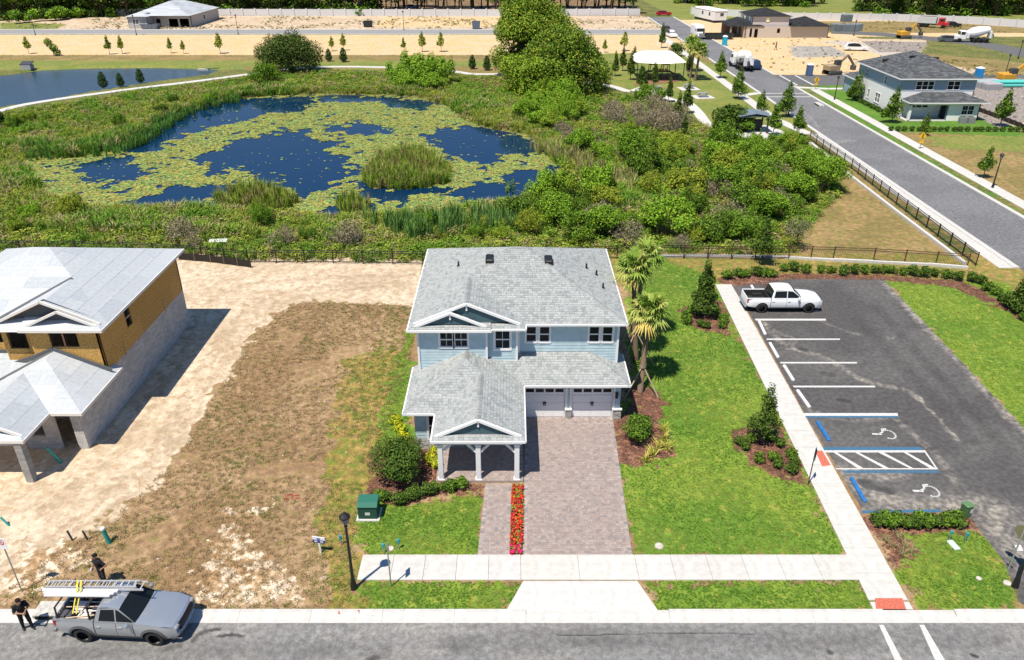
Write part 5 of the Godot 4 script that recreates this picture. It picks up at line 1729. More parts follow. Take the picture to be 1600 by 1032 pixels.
func build_lawns() -> void:
	var turf := tuft(11, 0.05, 0.07, 0.012, [Color(1, 1, 1), Color(0.88, 0.94, 0.9), Color(1.12, 1.06, 0.95)], 0.7)
	var n1 := noise(0.22, 301, 4); var n2 := noise(1.1, 302, 2)
	var sp := []
	var co := PackedColorArray()
	var beds_ok := func(p: Vector2) -> bool:
		for b: PackedVector2Array in BEDS:
			if within(p, b):
				return false
		return not (p.x > -5.4 and p.x < 6.5 and p.y < -38 and p.y > -50.4)
	for l: PackedVector2Array in [LAWN_SIDE, LAWN_FRONT, VERGE_LEFT, VERGE_RIGHT, LAWN_LOT, LAWN_CORNER, LAWN_STRIP]:
		var per := 130.0 if l == VERGE_LEFT or l == VERGE_RIGHT or l == LAWN_FRONT or l == LAWN_CORNER else (60.0 if l == LAWN_LOT else 85.0)
		for p: Vector2 in scatter(l, per, beds_ok):
			var t := clampf(0.5 + n1.get_noise_2dv(p) * 1.5 + n2.get_noise_2dv(p) * 0.6, 0, 1)
			var c := Color(0.09, 0.2, 0.02).lerp(Color(0.21, 0.275, 0.04), t)
			if t > 0.78 and rng.randf() < 0.3:
				c = Color(0.4, 0.38, 0.1)
			if l == LAWN_LOT:
				c = c.lerp(Color(0.28, 0.34, 0.03), 0.5)
			sp.append(place(p, 0.0, 0.7, 1.2))
			co.append(c * rr(0.9, 1.1))
	stuff("lawn_grass", turf, M.blade, sp, co, "short mown green turf around the blue house and car park", "grass")
	# straw on the empty lot
	sp = []
	co = PackedColorArray()
	var lot := poly([-7.1, -53.0, -16.4, -53.9, -17.8, -51.7, -18.4, -48.6, -18.6, -41.7, -18.4, -34.2, -19.6, -29.9, -21.8, -26.2, -22.4, -24.3, -22.0, -23.6, -7.1, -23.4, -7.0, -25.5, -7.9, -30.7, -7.3, -35.7, -6.9, -45.1])
	for p: Vector2 in scatter(lot, 26.0, func(q): return n1.get_noise_2dv(q * 0.5) > -0.35):
		var t := clampf(0.5 + n1.get_noise_2dv(p * 0.6) * 1.4, 0, 1)
		var c := Color(0.3, 0.21, 0.1).lerp(Color(0.38, 0.28, 0.15), rng.randf())
		if t > 0.62 and rng.randf() < 0.55:
			c = Color(0.17, 0.19, 0.05)
		if p.x > -9.5 and rng.randf() < 0.5:
			c = Color(0.18, 0.23, 0.04)
		sp.append(place(p, 0.0, 0.7, 1.6))
		co.append(c * rr(0.75, 1.2))
	stuff("dry_grass", tuft(7, 0.08, 0.13, 0.02, [Color(1, 1, 1), Color(0.8, 0.8, 0.8), Color(1.2, 1.15, 1.0)], 0.9), M.blade, sp, co, "sparse straw-coloured grass on the bare empty lot", "dry grass")
	# crumbs of limestone
	sp = []
	co = PackedColorArray()
	var peb := MB.new()
	for i in 6:
		var a := TAU * i / 6; var e := TAU * (i + 1) / 6
		peb.tri(Vector3(0, 0.55, 0), Vector3(cos(e), 0, sin(e)), Vector3(cos(a), 0, sin(a)))
	for p: Vector2 in scatter(lot, 3.0, func(q): return n2.get_noise_2dv(q * 0.4) > 0.05):
		sp.append(place(p, -0.005, 0.015, 0.07))
		co.append(Color(0.6, 0.54, 0.46) * rr(0.7, 1.15))
	for p: Vector2 in scatter(SAND, 0.9, func(q): return q.x > -26 and q.y > -64):
		sp.append(place(p, -0.005, 0.015, 0.05))
		co.append(Color(0.45, 0.37, 0.28) * rr(0.7, 1.2))
	stuff("limestone_rubble", peb.mesh(), M.matte, sp, co, "scattered pale stone crumbs on the bare lot", "rubble")
	# bark mulch in the beds
	sp = []
	co = PackedColorArray()
	var chip := MB.new()
	chip.bx(Vector3.ZERO, Vector3(0.1, 0.02, 0.035))
	for bd: PackedVector2Array in BEDS:
		for p: Vector2 in scatter(bd, 60.0, func(_q): return true):
			var s := rr(0.6, 1.3)
			sp.append(Transform3D(Basis.from_euler(Vector3(rr(-0.4, 0.4), rr(0, TAU), rr(-0.4, 0.4))).scaled(Vector3.ONE * s), Vector3(p.x, rr(0.005, 0.045), p.y)))
			co.append((Color(0.25, 0.12, 0.07) if rng.randf() < 0.6 else Color(0.34, 0.2, 0.14)) * rr(0.6, 1.25))
	stuff("bark_mulch", chip.mesh(), M.matte, sp, co, "red-brown bark chips in the planting beds", "mulch")

func frond(b: MB, dir: Vector3, len: float, col: Color, old: bool) -> void:
	var up := Vector3.UP
	var side := dir.cross(up).normalized()
	var nrm := side.cross(dir).normalized()
	var hub := dir * len * 0.5
	b.tube([Vector3.ZERO, hub], [0.03, 0.018], 4, col * 0.8, false)
	var n := 19
	for i in n:
		var a := deg_to_rad(-120.0 + 240.0 * i / (n - 1) + rr(-5, 5))
		var d := (dir * cos(a) + side * sin(a)).normalized()
		var l := len * rr(0.5, 0.68) * (1.0 - 0.25 * absf(a) / 2.0)
		var w := d.cross(nrm).normalized() * 0.034 * len
		var sag := -up * l * (0.28 + 0.25 * absf(a) / 2.0) * (1.9 if old else rr(0.6, 1.8))
		var mid := hub + d * l * 0.6 + sag * 0.25
		var tip := hub + d * l + sag
		var c := col * rr(0.85, 1.15)
		b.quad(hub - w * 0.3, hub + w * 0.3, mid + w, mid - w, c)
		b.tri(mid - w, mid + w, tip, c)

func palm(base: Vector2, top: Vector3, label: String, size: float, bark: float, braces := true, group := "sabal palms beside the blue house") -> Node3D:
	var o := thing("cabbage_palm", label, "palm tree", v3(base), 0.0, group)
	var d := top - v3(base)
	var t := MB.new()
	var pts := []; var rad := []
	for i in 15:
		var f := i / 14.0
		pts.append(d * f + Vector3(d.x, 0, d.z) * 0.12 * sin(f * PI))
		rad.append(bark * (1.12 if i % 2 else 0.95) * (1.25 - 0.3 * f))
	t.tube(pts, rad, 9)
	part(o, "trunk", t, M.palm_bark)
	var b := MB.new()
	var cols := [Color(0.24, 0.33, 0.06), Color(0.17, 0.28, 0.045), Color(0.31, 0.38, 0.09), Color(0.38, 0.4, 0.11)]
	for i in 30:
		var a := i * 2.399
		var el := 1.25 - 1.75 * (i / 30.0)
		var dir := Vector3(cos(a) * cos(el), sin(el), sin(a) * cos(el))
		var old := i > 25
		frond(b, dir, size * rr(0.85, 1.1), (Color(0.52, 0.4, 0.12) if old else cols[rng.randi() % 4]), old)
	part(o, "fronds", b, M.leaf, d)
	if braces:
		for i in 3:
			var a := 0.5 + i * TAU / 3
			var br := MB.new()
			br.bar(d * 0.34, Vector3(cos(a) * 1.2, 0.0, sin(a) * 1.2), 0.07, 0.05, Color(0.5, 0.4, 0.3))
			part(o, "brace", br, M.matte)
		var band := MB.new()
		band.lathe([Vector2(bark * 1.45, -0.12), Vector2(bark * 1.45, 0.12)], d * 0.34, Basis.IDENTITY, 8, Color(0.45, 0.36, 0.27))
		part(o, "brace_collar", band, M.matte)
	return o

func build_garden() -> void:
	palm(Vector2(8.03, -40.78), v3(Vector2(8.42, -42.27), 5.0), "nearest palm with drooping yellow fronds beside the garage", 1.55, 0.15)
	palm(Vector2(8.38, -44.87), v3(Vector2(7.83, -45.10), 6.6), "tall palm with upright fronds behind the nearest palm", 1.55, 0.15)
	palm(Vector2(8.27, -46.92), v3(Vector2(8.90, -47.72), 6.4), "farther palm whose crown merges with the tall palm", 1.4, 0.14)
	# magnolia-like young trees in the beds
	plant("young_magnolia", "conical dark green young tree in the bed beside walk's far end", "tree", v3(Vector2(14.32, -51.47)), 1.4, 0.07, cone(7, 4.3, 1.05, 0.7), 3600, 0.07, 0.14, DARK, "young trees along the car park walk")
	plant("young_oak", "slender young tree in the mulch bed opposite the accessible bays", "tree", v3(Vector2(14.12, -35.41)), 1.8, 0.05, cone(6, 3.9, 0.95, 0.8), 2300, 0.05, 0.11, DARK, "young trees along the car park walk", "crown", 0.3)
	plant("young_magnolia", "dark conical young tree at the lawn corner by the right edge", "tree", v3(Vector2(38.56, -52.34)), 1.2, 0.06, cone(6, 3.0, 1.2, 0.4), 2600, 0.07, 0.14, DARK)
	plant("young_oak", "thin young tree just beyond the black fence behind the hedge", "tree", v3(Vector2(21.56, -61.28)), 2.2, 0.06, cone(6, 4.4, 1.1, 1.2), 1500, 0.07, 0.14, DARK, "", "crown", 0.3)
	plant("sparse_tree", "sparse grey-green sapling beyond the fence by the dry slope", "tree", v3(Vector2(25.54, -64.52)), 2.0, 0.05, ball(8, Vector3(1.6, 1.6, 1.6), Vector3(0, 2.0, 0), 0.6), 900, 0.06, 0.13, [Color(0.12, 0.15, 0.07), Color(0.16, 0.18, 0.09)], "", "crown", 0.2)
	# big bush by the porch
	plant("viburnum_bush", "large round dark green bush beside the porch", "bush", v3(Vector2(-6.04, -32.35)), 0.5, 0.08, ball(20, Vector3(1.85, 1.3, 1.7), Vector3(0, 1.15, 0), 0.6), 7500, 0.045, 0.1, DARK + [Color(0.09, 0.16, 0.025)], "", "foliage")
	plant("viburnum_bush", "rounded green bush in the bed at the driveway's right edge", "bush", v3(Vector2(7.17, -35.66)), 0.4, 0.06, ball(12, Vector3(1.0, 0.85, 1.0), Vector3(0, 0.8, 0), 0.45), 4200, 0.045, 0.09, DARK + GREEN, "", "foliage")
	# strap-leaved clumps
	var strap := tuft(26, 0.6, 0.5, 0.06, [Color(0.45, 0.44, 0.05), Color(0.3, 0.36, 0.05), Color(0.5, 0.48, 0.12)], 0.8)
	var i := 0
	for p in [Vector2(8.59, -35.66), Vector2(8.18, -34.93), Vector2(8.66, -34.81), Vector2(7.79, -34.35), Vector2(7.28, -33.77), Vector2(8.81, -36.53)]:
		single("flax_lily", strap, M.blade, "yellow-green strap-leaved clump in the driveway bed", "plant", v3(p), rr(0, TAU), "strap-leaved clumps in driveway bed")
	for p in [Vector2(-6.84, -37.30), Vector2(-6.11, -35.66), Vector2(-4.34, -33.77), Vector2(-4.01, -33.22), Vector2(-4.18, -34.35), Vector2(-6.37, -36.53)]:
		var b := MB.new()
		leaves(b, 260, ball(4, Vector3(0.4, 0.35, 0.4), Vector3(0, 0.3, 0), 0.2), 0.05, 0.1, [Color(0.5, 0.5, 0.02), Color(0.4, 0.44, 0.03), Color(0.25, 0.33, 0.03)])
		single("golden_shrub", b, M.leaf, "small yellow-leaved shrub beside the house's front-left corner", "shrub", v3(p), rr(0, TAU), "yellow shrubs by the house corner")
	# low hedge in front of the big bush
	var pr := []
	for k in 4:
		var b := MB.new()
		leaves(b, 520, ball(6, Vector3(0.36, 0.3, 0.36), Vector3(0, 0.3, 0), 0.2), 0.04, 0.085, GREEN + DARK if k % 2 else DARK + [Color(0.1, 0.19, 0.025)])
		pr.append(b.mesh())
	var row := func(pts: Array, s: float, label: String, group: String, called := "hedge_shrub") -> void:
		for p: Vector2 in pts:
			var o := single(called, pr[rng.randi() % 4], M.leaf, label, "shrub", v3(p), rr(0, TAU), group)
			o.scale = Vector3.ONE * s * rr(0.85, 1.2)
	var along := func(a: PackedVector2Array, step: float) -> Array:
		var o := []
		for j in a.size() - 1:
			var n := maxi(1, int(round(a[j].distance_to(a[j + 1]) / step)))
			for q in n:
				o.append(a[j].lerp(a[j + 1], float(q) / n) + Vector2(rr(-0.1, 0.1), rr(-0.1, 0.1)))
		return o
	row.call(along.call(poly([-6.8, -30.7, -5.9, -30.4, -4.9, -30.9, -4.0, -31.3, -2.3, -31.6]), 0.42), 1.0, "low green shrub in the curved bed before the porch bush", "low hedge before the porch bush")
	row.call(along.call(poly([17.8, -28.9, 19.7, -28.6, 22.1, -28.9]), 0.36), 1.15, "clipped green shrub in the hedge below the accessible bay", "hedge between bay and corner lawn")
	row.call(poly([17.9, -58.3, 18.9, -58.7, 19.4, -58.7, 20.5, -58.8, 21.1, -58.7, 21.6, -58.6, 23.1, -60.0, 23.9, -59.8, 24.8, -59.6, 26.1, -59.6, 26.9, -59.5, 27.9, -59.2, 28.8, -59.4, 29.7, -59.4, 30.4, -59.5, 31.3, -59.5, 32.0, -59.4, 32.8, -59.1, 33.5, -59.1, 34.4, -58.8, 35.2, -58.7, 36.1, -58.4, 36.9, -58.0, 37.7, -57.7, 38.3, -57.1, 38.2, -55.9, 38.3, -55.1, 38.1, -54.0, 38.2, -53.2, 38.1, -51.9, 37.9, -50.6]), 1.25, "rounded green shrub in the row along the car park's back edge", "hedge row behind the car park")
	row.call(poly([13.1, -51.5, 12.9, -50.3, 13.8, -49.6, 14.2, -49.4, 15.3, -49.6, 15.6, -50.3, 15.4, -51.5, 13.8, -51.9]), 1.1, "green shrub around the conical tree beside the walk", "shrubs around the conical tree")
	row.call(poly([12.8, -35.4, 13.0, -34.8, 13.5, -33.8, 14.4, -33.9, 14.3, -33.2, 15.3, -33.6, 15.4, -34.2, 15.0, -32.7, 15.0, -35.1, 13.5, -35.5, 14.6, -35.7]), 1.0, "green shrub in the bed around the slender young tree", "shrubs around the slender tree")
	for p in [Vector2(17.81, -27.66), Vector2(18.56, -27.84), Vector2(17.87, -27.24), Vector2(18.54, -27.24), Vector2(18.19, -26.74), Vector2(18.65, -26.82)]:
		single("ornamental_grass", tuft(30, 0.42, 0.35, 0.03, [Color(0.36, 0.3, 0.15), Color(0.22, 0.24, 0.09), Color(0.3, 0.26, 0.14)], 0.8), M.blade, "straw-green grass clump in the bed by the corner lawn", "grass clump", v3(p), 0.0, "ornamental grass clumps in corner bed")
	# flower strip
	var fl := thing("flower_strip", "narrow strip of red and orange flowers between walk and driveway", "flower bed", v3(Vector2(0.25, -29.18)))
	var b2 := MB.new()
	var area := poly([-0.1, -26.7, 0.5, -26.7, 0.6, -31.7, -0.0, -31.7])
	var o0 := Vector2(0.25, -29.18)
	var gm := MB.new()
	gm.slab(area, -0.02, 0.035, Color(0.08, 0.05, 0.035))
	var soil := part(fl, "soil", gm, M.matte, -v3(o0))
	gm = MB.new()
	for p: Vector2 in scatter(area, 190.0, func(_q): return true):
		var lb := [[v3(p - o0, rr(0.1, 0.2)), Vector3(0.05, 0.05, 0.05)]]
		var f := clampf((p.y - area[0].y) / (area[2].y - area[0].y), 0, 1)
		var red := [Color(0.62, 0.015, 0.12), Color(0.7, 0.03, 0.2)] if f < 0.12 + rr(-0.05, 0.05) else [Color(0.6, 0.02, 0.025), Color(0.66, 0.1, 0.03), Color(0.5, 0.02, 0.06)]
		if rng.randf() < 0.6:
			leaves(b2, 7, lb, 0.03, 0.06, red, 0.4, 0.8, 0.8)
		else:
			leaves(gm, 5, lb, 0.03, 0.07, OLIVE + [Color(0.3, 0.2, 0.05)], 0.4, 0.6)
	part(fl, "blossoms", b2, M.petal).set_meta("kind", "stuff")
	part(fl, "foliage", gm, M.leaf).set_meta("kind", "stuff")

func low_ring(lb: Array, r: float) -> Array:
	for i in 16:
		var a := TAU * i / 16 + rr(-0.15, 0.15)
		lb.append([Vector3(cos(a) * r * rr(0.7, 1.0), rr(1.0, 2.6), sin(a) * r * 0.85), Vector3.ONE * rr(1.3, 2.0)])
		lb.append([Vector3(cos(a) * r * rr(0.85, 1.1), rr(3.0, 5.0), sin(a) * r * 0.9), Vector3.ONE * rr(1.3, 2.0)])
	return lb

func build_trees() -> void:
	# big camphor: a near dome and a taller one behind
	plant("camphor_tree", "huge yellow-green spreading tree with clumped crown behind the pond", "tree", v3(Vector2(8.82, -139.76)), 6.0, 0.7, low_ring(ball(80, Vector3(9.3, 7.4, 7.5), Vector3(0, 5.6, 0), 1.7), 8.0), 38000, 0.12, 0.27, OLIVE + GREEN + DARK, "", "crown", 0.72)
	plant("camphor_tree", "taller yellow-green tree rising behind the huge spreading tree", "tree", v3(Vector2(3.72, -154.66)), 9.0, 0.7, low_ring(ball(80, Vector3(8.8, 9.8, 7.5), Vector3(0, 8.8, 0), 1.8), 7.0), 36000, 0.13, 0.29, OLIVE + GREEN, "", "crown", 0.72)
	plant("camphor_tree", "lower rounded part-hidden tree filling the gap before the two tallest trees", "tree", v3(Vector2(4.23, -137.43)), 3.0, 0.4, low_ring(ball(30, Vector3(6.0, 4.2, 5.0), Vector3(0, 3.8, 0), 1.4), 5.0), 15000, 0.12, 0.26, OLIVE + BRIGHT, "", "crown", 0.7)
	plant("live_oak", "broad dark live oak with visible limbs beside the concrete path", "tree", v3(Vector2(-44.30, -160.54)), 4.0, 0.55, low_ring(ball(34, Vector3(7.0, 4.4, 6.0), Vector3(-0.6, 4.2, 0), 1.5), 5.6), 17000, 0.11, 0.24, DARK + [Color(0.09, 0.11, 0.035)], "", "crown", 0.45)
	var pr := []
	# saplings on the bank
	for k in 3:
		var o := [plant("bank_sapling", "thin sapling on the grassy bank near the oak's sandy lot", "tree", v3(Vector2(-80.87, -185.81)), 1.6, 0.05, cone(4, 3.8, 0.9, 1.4), 500, 0.12, 0.25, [OLIVE, GREEN, OLIVE][k], "saplings on the grassy bank", "crown", 0.2)]
		pr.append(o[0])
	pr[0].position = v3(Vector2(-109.91, -183.83)); pr[1].position = v3(Vector2(-91.11, -182.86)); pr[2].position = v3(Vector2(-88.65, -183.83))
	for q in [[Vector2(-77.98, -184.82), 1], [Vector2(-74.68, -183.83), 2], [Vector2(-66.38, -183.83), 0], [Vector2(-41.73, -187.82), 2], [Vector2(-39.26, -188.85), 2], [Vector2(-24.97, -186.81), 1], [Vector2(-20.69, -186.81), 2], [Vector2(-16.40, -186.81), 0], [Vector2(21.32, -185.81), 1], [Vector2(25.99, -187.82), 0]]:
		copy(pr[q[1]], v3(q[0]), rr(0, TAU), rr(0.65, 1.25))
	plant("leaning_tree", "leaning bushy sapling on the grassy bank at far left", "tree", v3(Vector2(-102.70, -180.94)), 1.2, 0.08, [[Vector3(-0.6, 2.8, 0), Vector3(0.9, 1.0, 0.9)], [Vector3(0.3, 1.7, 0), Vector3(0.9, 0.9, 0.9)], [Vector3(0.9, 0.8, 0), Vector3(0.8, 0.7, 0.8)]], 900, 0.12, 0.24, GREEN).rotation.y = 0.0
	# columnar evergreens by the path
	var col := plant("columnar_evergreen", "dark clipped evergreen standing beside the concrete pond path", "evergreen", v3(Vector2(-73.28, -142.16)), 0.3, 0.08, [[Vector3(0, 0.9, 0), Vector3(0.85, 0.8, 0.85)], [Vector3(0, 1.7, 0), Vector3(0.7, 0.8, 0.7)], [Vector3(0, 2.4, 0), Vector3(0.4, 0.5, 0.4)]], 1500, 0.08, 0.16, [Color(0.035, 0.07, 0.02), Color(0.05, 0.095, 0.025)], "clipped evergreens along the pond path")
	for p in [Vector2(-70.74, -143.39), Vector2(-68.77, -147.19), Vector2(-39.30, -172.75), Vector2(-35.97, -171.89), Vector2(-8.07, -162.85), Vector2(-5.03, -161.30), Vector2(-73.70, -111.76), Vector2(24.07, -147.19)]:
		copy(col, v3(p), rr(0, TAU), rr(0.85, 1.1))
	# park and street trees
	var st := plant("street_tree", "young green street tree in the verge of the side road", "tree", v3(Vector2(39.82, -152.55)), 1.9, 0.07, cone(5, 4.6, 1.25, 1.5), 1500, 0.11, 0.22, GREEN + DARK, "young trees along the side road", "crown", 0.3)
	var st2 := plant("street_tree", "young green street tree in the verge of the side road", "tree", v3(Vector2(38.02, -132.45)), 1.7, 0.07, cone(6, 5.0, 1.5, 1.0), 2200, 0.1, 0.2, DARK + GREEN, "young trees along the side road", "crown", 0.35)
	for q in [[Vector2(41.81, -118.85), 1, 1.0], [Vector2(38.64, -121.09), 1, 0.7], [Vector2(57.21, -130.86), 1, 0.95], [Vector2(56.25, -115.00), 1, 1.0], [Vector2(71.00, -112.56), 0, 1.1], [Vector2(57.30, -107.20), 1, 0.6], [Vector2(54.73, -87.04), 0, 0.75], [Vector2(39.53, -106.83), 0, 0.85], [Vector2(36.27, -107.20), 0, 0.9]]:
		copy([st, st2][q[1]], v3(q[0]), rr(0, TAU), q[2])
	var pk := plant("park_tree", "young tree on the park lawn near the playground", "tree", v3(Vector2(19.98, -154.66)), 1.5, 0.06, cone(5, 4.4, 0.85, 1.2), 1100, 0.1, 0.2, DARK, "young trees in the park", "crown", 0.3)
	for q in [[Vector2(22.21, -160.54), 1.0], [Vector2(25.92, -129.82), 0.9], [Vector2(23.86, -111.76), 1.1], [Vector2(27.12, -121.09), 1.1], [Vector2(35.65, -193.05), 1.2], [Vector2(24.50, -161.30), 1.0], [Vector2(25.50, -142.16), 1.0], [Vector2(22.71, -135.18), 0.8], [Vector2(23.67, -106.11), 0.7], [Vector2(27.24, -103.64), 0.8], [Vector2(22.39, -150.50), 1.1], [Vector2(34.27, -155.37), 1.0], [Vector2(22.80, -140.95), 0.9]]:
		copy(pk, v3(q[0]), rr(0, TAU), q[1])
	for q in [[Vector2(31.44, -111.76), 2.6], [Vector2(32.15, -110.20), 2.2], [Vector2(31.29, -114.18), 2.0], [Vector2(33.22, -109.44), 1.6], [Vector2(29.22, -109.82), 1.2], [Vector2(36.83, -180.00), 2.0], [Vector2(23.09, -134.07), 1.6], [Vector2(24.50, -130.86), 1.5], [Vector2(21.31, -130.86), 1.4]]:
		var b := MB.new()
		leaves(b, 1100, ball(8, Vector3(0.9, 0.75, 0.9), Vector3(0, 0.7, 0), 0.45), 0.07, 0.13, DARK if q[1] > 1.9 else GREEN)
		var o := single("park_shrub", b, M.leaf, "rounded dark shrub in the park near the small shelter", "shrub", v3(q[0]), 0.0, "shrubs in the park")
		o.scale = Vector3.ONE * q[1]
	for q in [[Vector2(34.06, -152.55), Vector2(32.19, -141.92), "palm with bare trunk beside the white playground canopy"], [Vector2(34.47, -149.83), Vector2(33.02, -142.51), "second palm beside the playground canopy"], [Vector2(35.16, -159.78), Vector2(31.85, -146.06), "tallest palm behind the playground canopy"]]:
		var t: Vector2 = q[1]
		palm(q[0], Vector3(q[0].x + 0.3, 5.4, q[0].y), q[2], 2.0, 0.2, false, "palms in the park")
	# wood along the back
	var pt := []
	for k in 5:
		var lb := ball(14, Vector3(4.4, 4.6, 4.0), Vector3(0, 5.0 + (k % 2) * 1.4, 0), 1.9)
		if k < 3:
			for j in 6:
				var a := rr(0, TAU)
				lb.append([Vector3(cos(a) * 3.2, rr(0.6, 2.2), sin(a) * 2.6), Vector3(1.7, 1.5, 1.7)])
		pt.append(plant("woodland_tree", "leafy tree in the dark wood behind the white wall", "tree", Vector3(-150 + k * 9.0, 0, -262 - k), 5.0, 0.28, lb, 1700, 0.25, 0.55, [DARK, GREEN, DARK, PINEY, PINEY + GREEN][k], "trees of the wood at the back", "crown", 0.45))
	var x := -205.0
	var rowz := func(xx: float) -> float:
		return -246.0 - 20.0 * smoothstep(-150.0, -104.0, xx) - 6.0
	while x < 250.0:
		for j in 3:
			var z: float = rowz.call(x) - 6.0 - j * 9.0 + rr(-3, 3)
			if x > -118 and x < 44: z = -272.0 - j * 11.0 + rr(-3, 3)
			if x >= 44 and x < 62: continue
			if x >= 62: z = -300.0 - j * 10.0 + rr(-3, 3)
			if x > 120: z = -268.0 - j * 10.0 + rr(-4, 4)
			var pines := x > -48 and x < 40
			if pines and j == 0 and rng.randf() < 0.75:
				continue
			if x >= 62 and x <= 120 and rng.randf() < 0.45:
				continue
			copy(pt[(3 + rng.randi() % 2) if pines else rng.randi() % 3], Vector3(x + rr(-2, 2), 0, z), rr(0, TAU), rr(0.8, 1.35))
		x += 5.2
	# pines with bare trunks in the open part
	var pn := plant("pine_tree", "tall pine with bare trunk behind the white wall", "pine tree", Vector3(-40, 0, -276), 11.0, 0.22, ball(8, Vector3(2.2, 2.5, 2.2), Vector3(0, 11.5, 0), 1.0), 700, 0.25, 0.5, PINEY, "pines behind the white wall", "crown", 0.3)
	x = -46.0
	while x < 40.0:
		copy(pn, Vector3(x + rr(-1.5, 1.5), 0, -273 - rr(0, 22)), rr(0, TAU), rr(0.85, 1.2))
		x += 3.0
	# hedge of bushes in front of the left wood
	var hb := []
	for k in 3:
		var b := MB.new()
		leaves(b, 500, ball(6, Vector3(1.6, 1.4, 1.6), Vector3(0, 1.3, 0), 0.8), 0.18, 0.36, [GREEN, DARK, BRIGHT][k])
		hb.append(b.mesh())
	for q in range(26):
		var p := Vector2(-146.08, -243.74).lerp(Vector2(-127.07, -271.33), q / 26.0)
		var o := single("wood_edge_bush", hb[rng.randi() % 3], M.leaf, "green bush at the edge of the wood beside the far lot", "bush", Vector3(p.x + rr(-2, 2), 0, p.y - rr(0, 3)), rr(0, TAU), "bushes edging the left wood")
		o.scale = Vector3.ONE * rr(0.8, 1.6)

# ------------------------------------------------------------------ fences and walls
func fence(pts: PackedVector2Array, hgt: float, bay: float, label: String, m: Material) -> void:
	var o := thing("metal_fence", label, "fence", v3(pts[0]))
	for i in pts.size() - 1:
		var n := maxi(1, int(round(pts[i].distance_to(pts[i + 1]) / bay)))
		for j in n:
			var a := pts[i].lerp(pts[i + 1], float(j) / n) - pts[0]
			var c := pts[i].lerp(pts[i + 1], float(j + 1) / n) - pts[0]
			var b := MB.new()
			b.cbx(Vector3(a.x, hgt * 0.52, a.y), Vector3(0.09, hgt * 1.04, 0.09), 0.012)
			part(o, "post", b, m)
			for y in [hgt * 0.96, hgt * 0.8, 0.14]:
				b = MB.new()
				b.bar(v3(a, y), v3(c, y), 0.04, 0.045)
				part(o, "rail", b, m)
			b = MB.new()
			var k := int(a.distance_to(c) / 0.13)
			for q in range(1, k):
				var p := a.lerp(c, float(q) / k)
				b.bx(Vector3(p.x, hgt * 0.53, p.y), Vector3(0.016, hgt * 0.86, 0.016))
			part(o, "pickets", b, m).set_meta("kind", "stuff")
	var e := pts[pts.size() - 1] - pts[0]
	var lb := MB.new()
	lb.cbx(Vector3(e.x, hgt * 0.52, e.y), Vector3(0.07, hgt * 1.04, 0.07), 0.012)
	part(o, "post", lb, m)

func panel_wall(pts: PackedVector2Array, hgt: float, bay: float, label: String) -> void:
	var o := thing("precast_wall", label, "wall", v3(pts[0]))
	var m: Material = M.wall_white
	for i in pts.size() - 1:
		var n := maxi(1, int(round(pts[i].distance_to(pts[i + 1]) / bay)))
		for j in n:
			var a := pts[i].lerp(pts[i + 1], float(j) / n) - pts[0]
			var c := pts[i].lerp(pts[i + 1], float(j + 1) / n) - pts[0]
			var b := MB.new()
			b.bar(v3(a, hgt * 0.48), v3(c, hgt * 0.48), 0.15, hgt * 0.96)
			part(o, "panel", b, m)
			b = MB.new()
			b.bx(Vector3(a.x, hgt * 0.5 + 0.06, a.y), Vector3(0.45, hgt + 0.12, 0.45))
			part(o, "pillar", b, m)

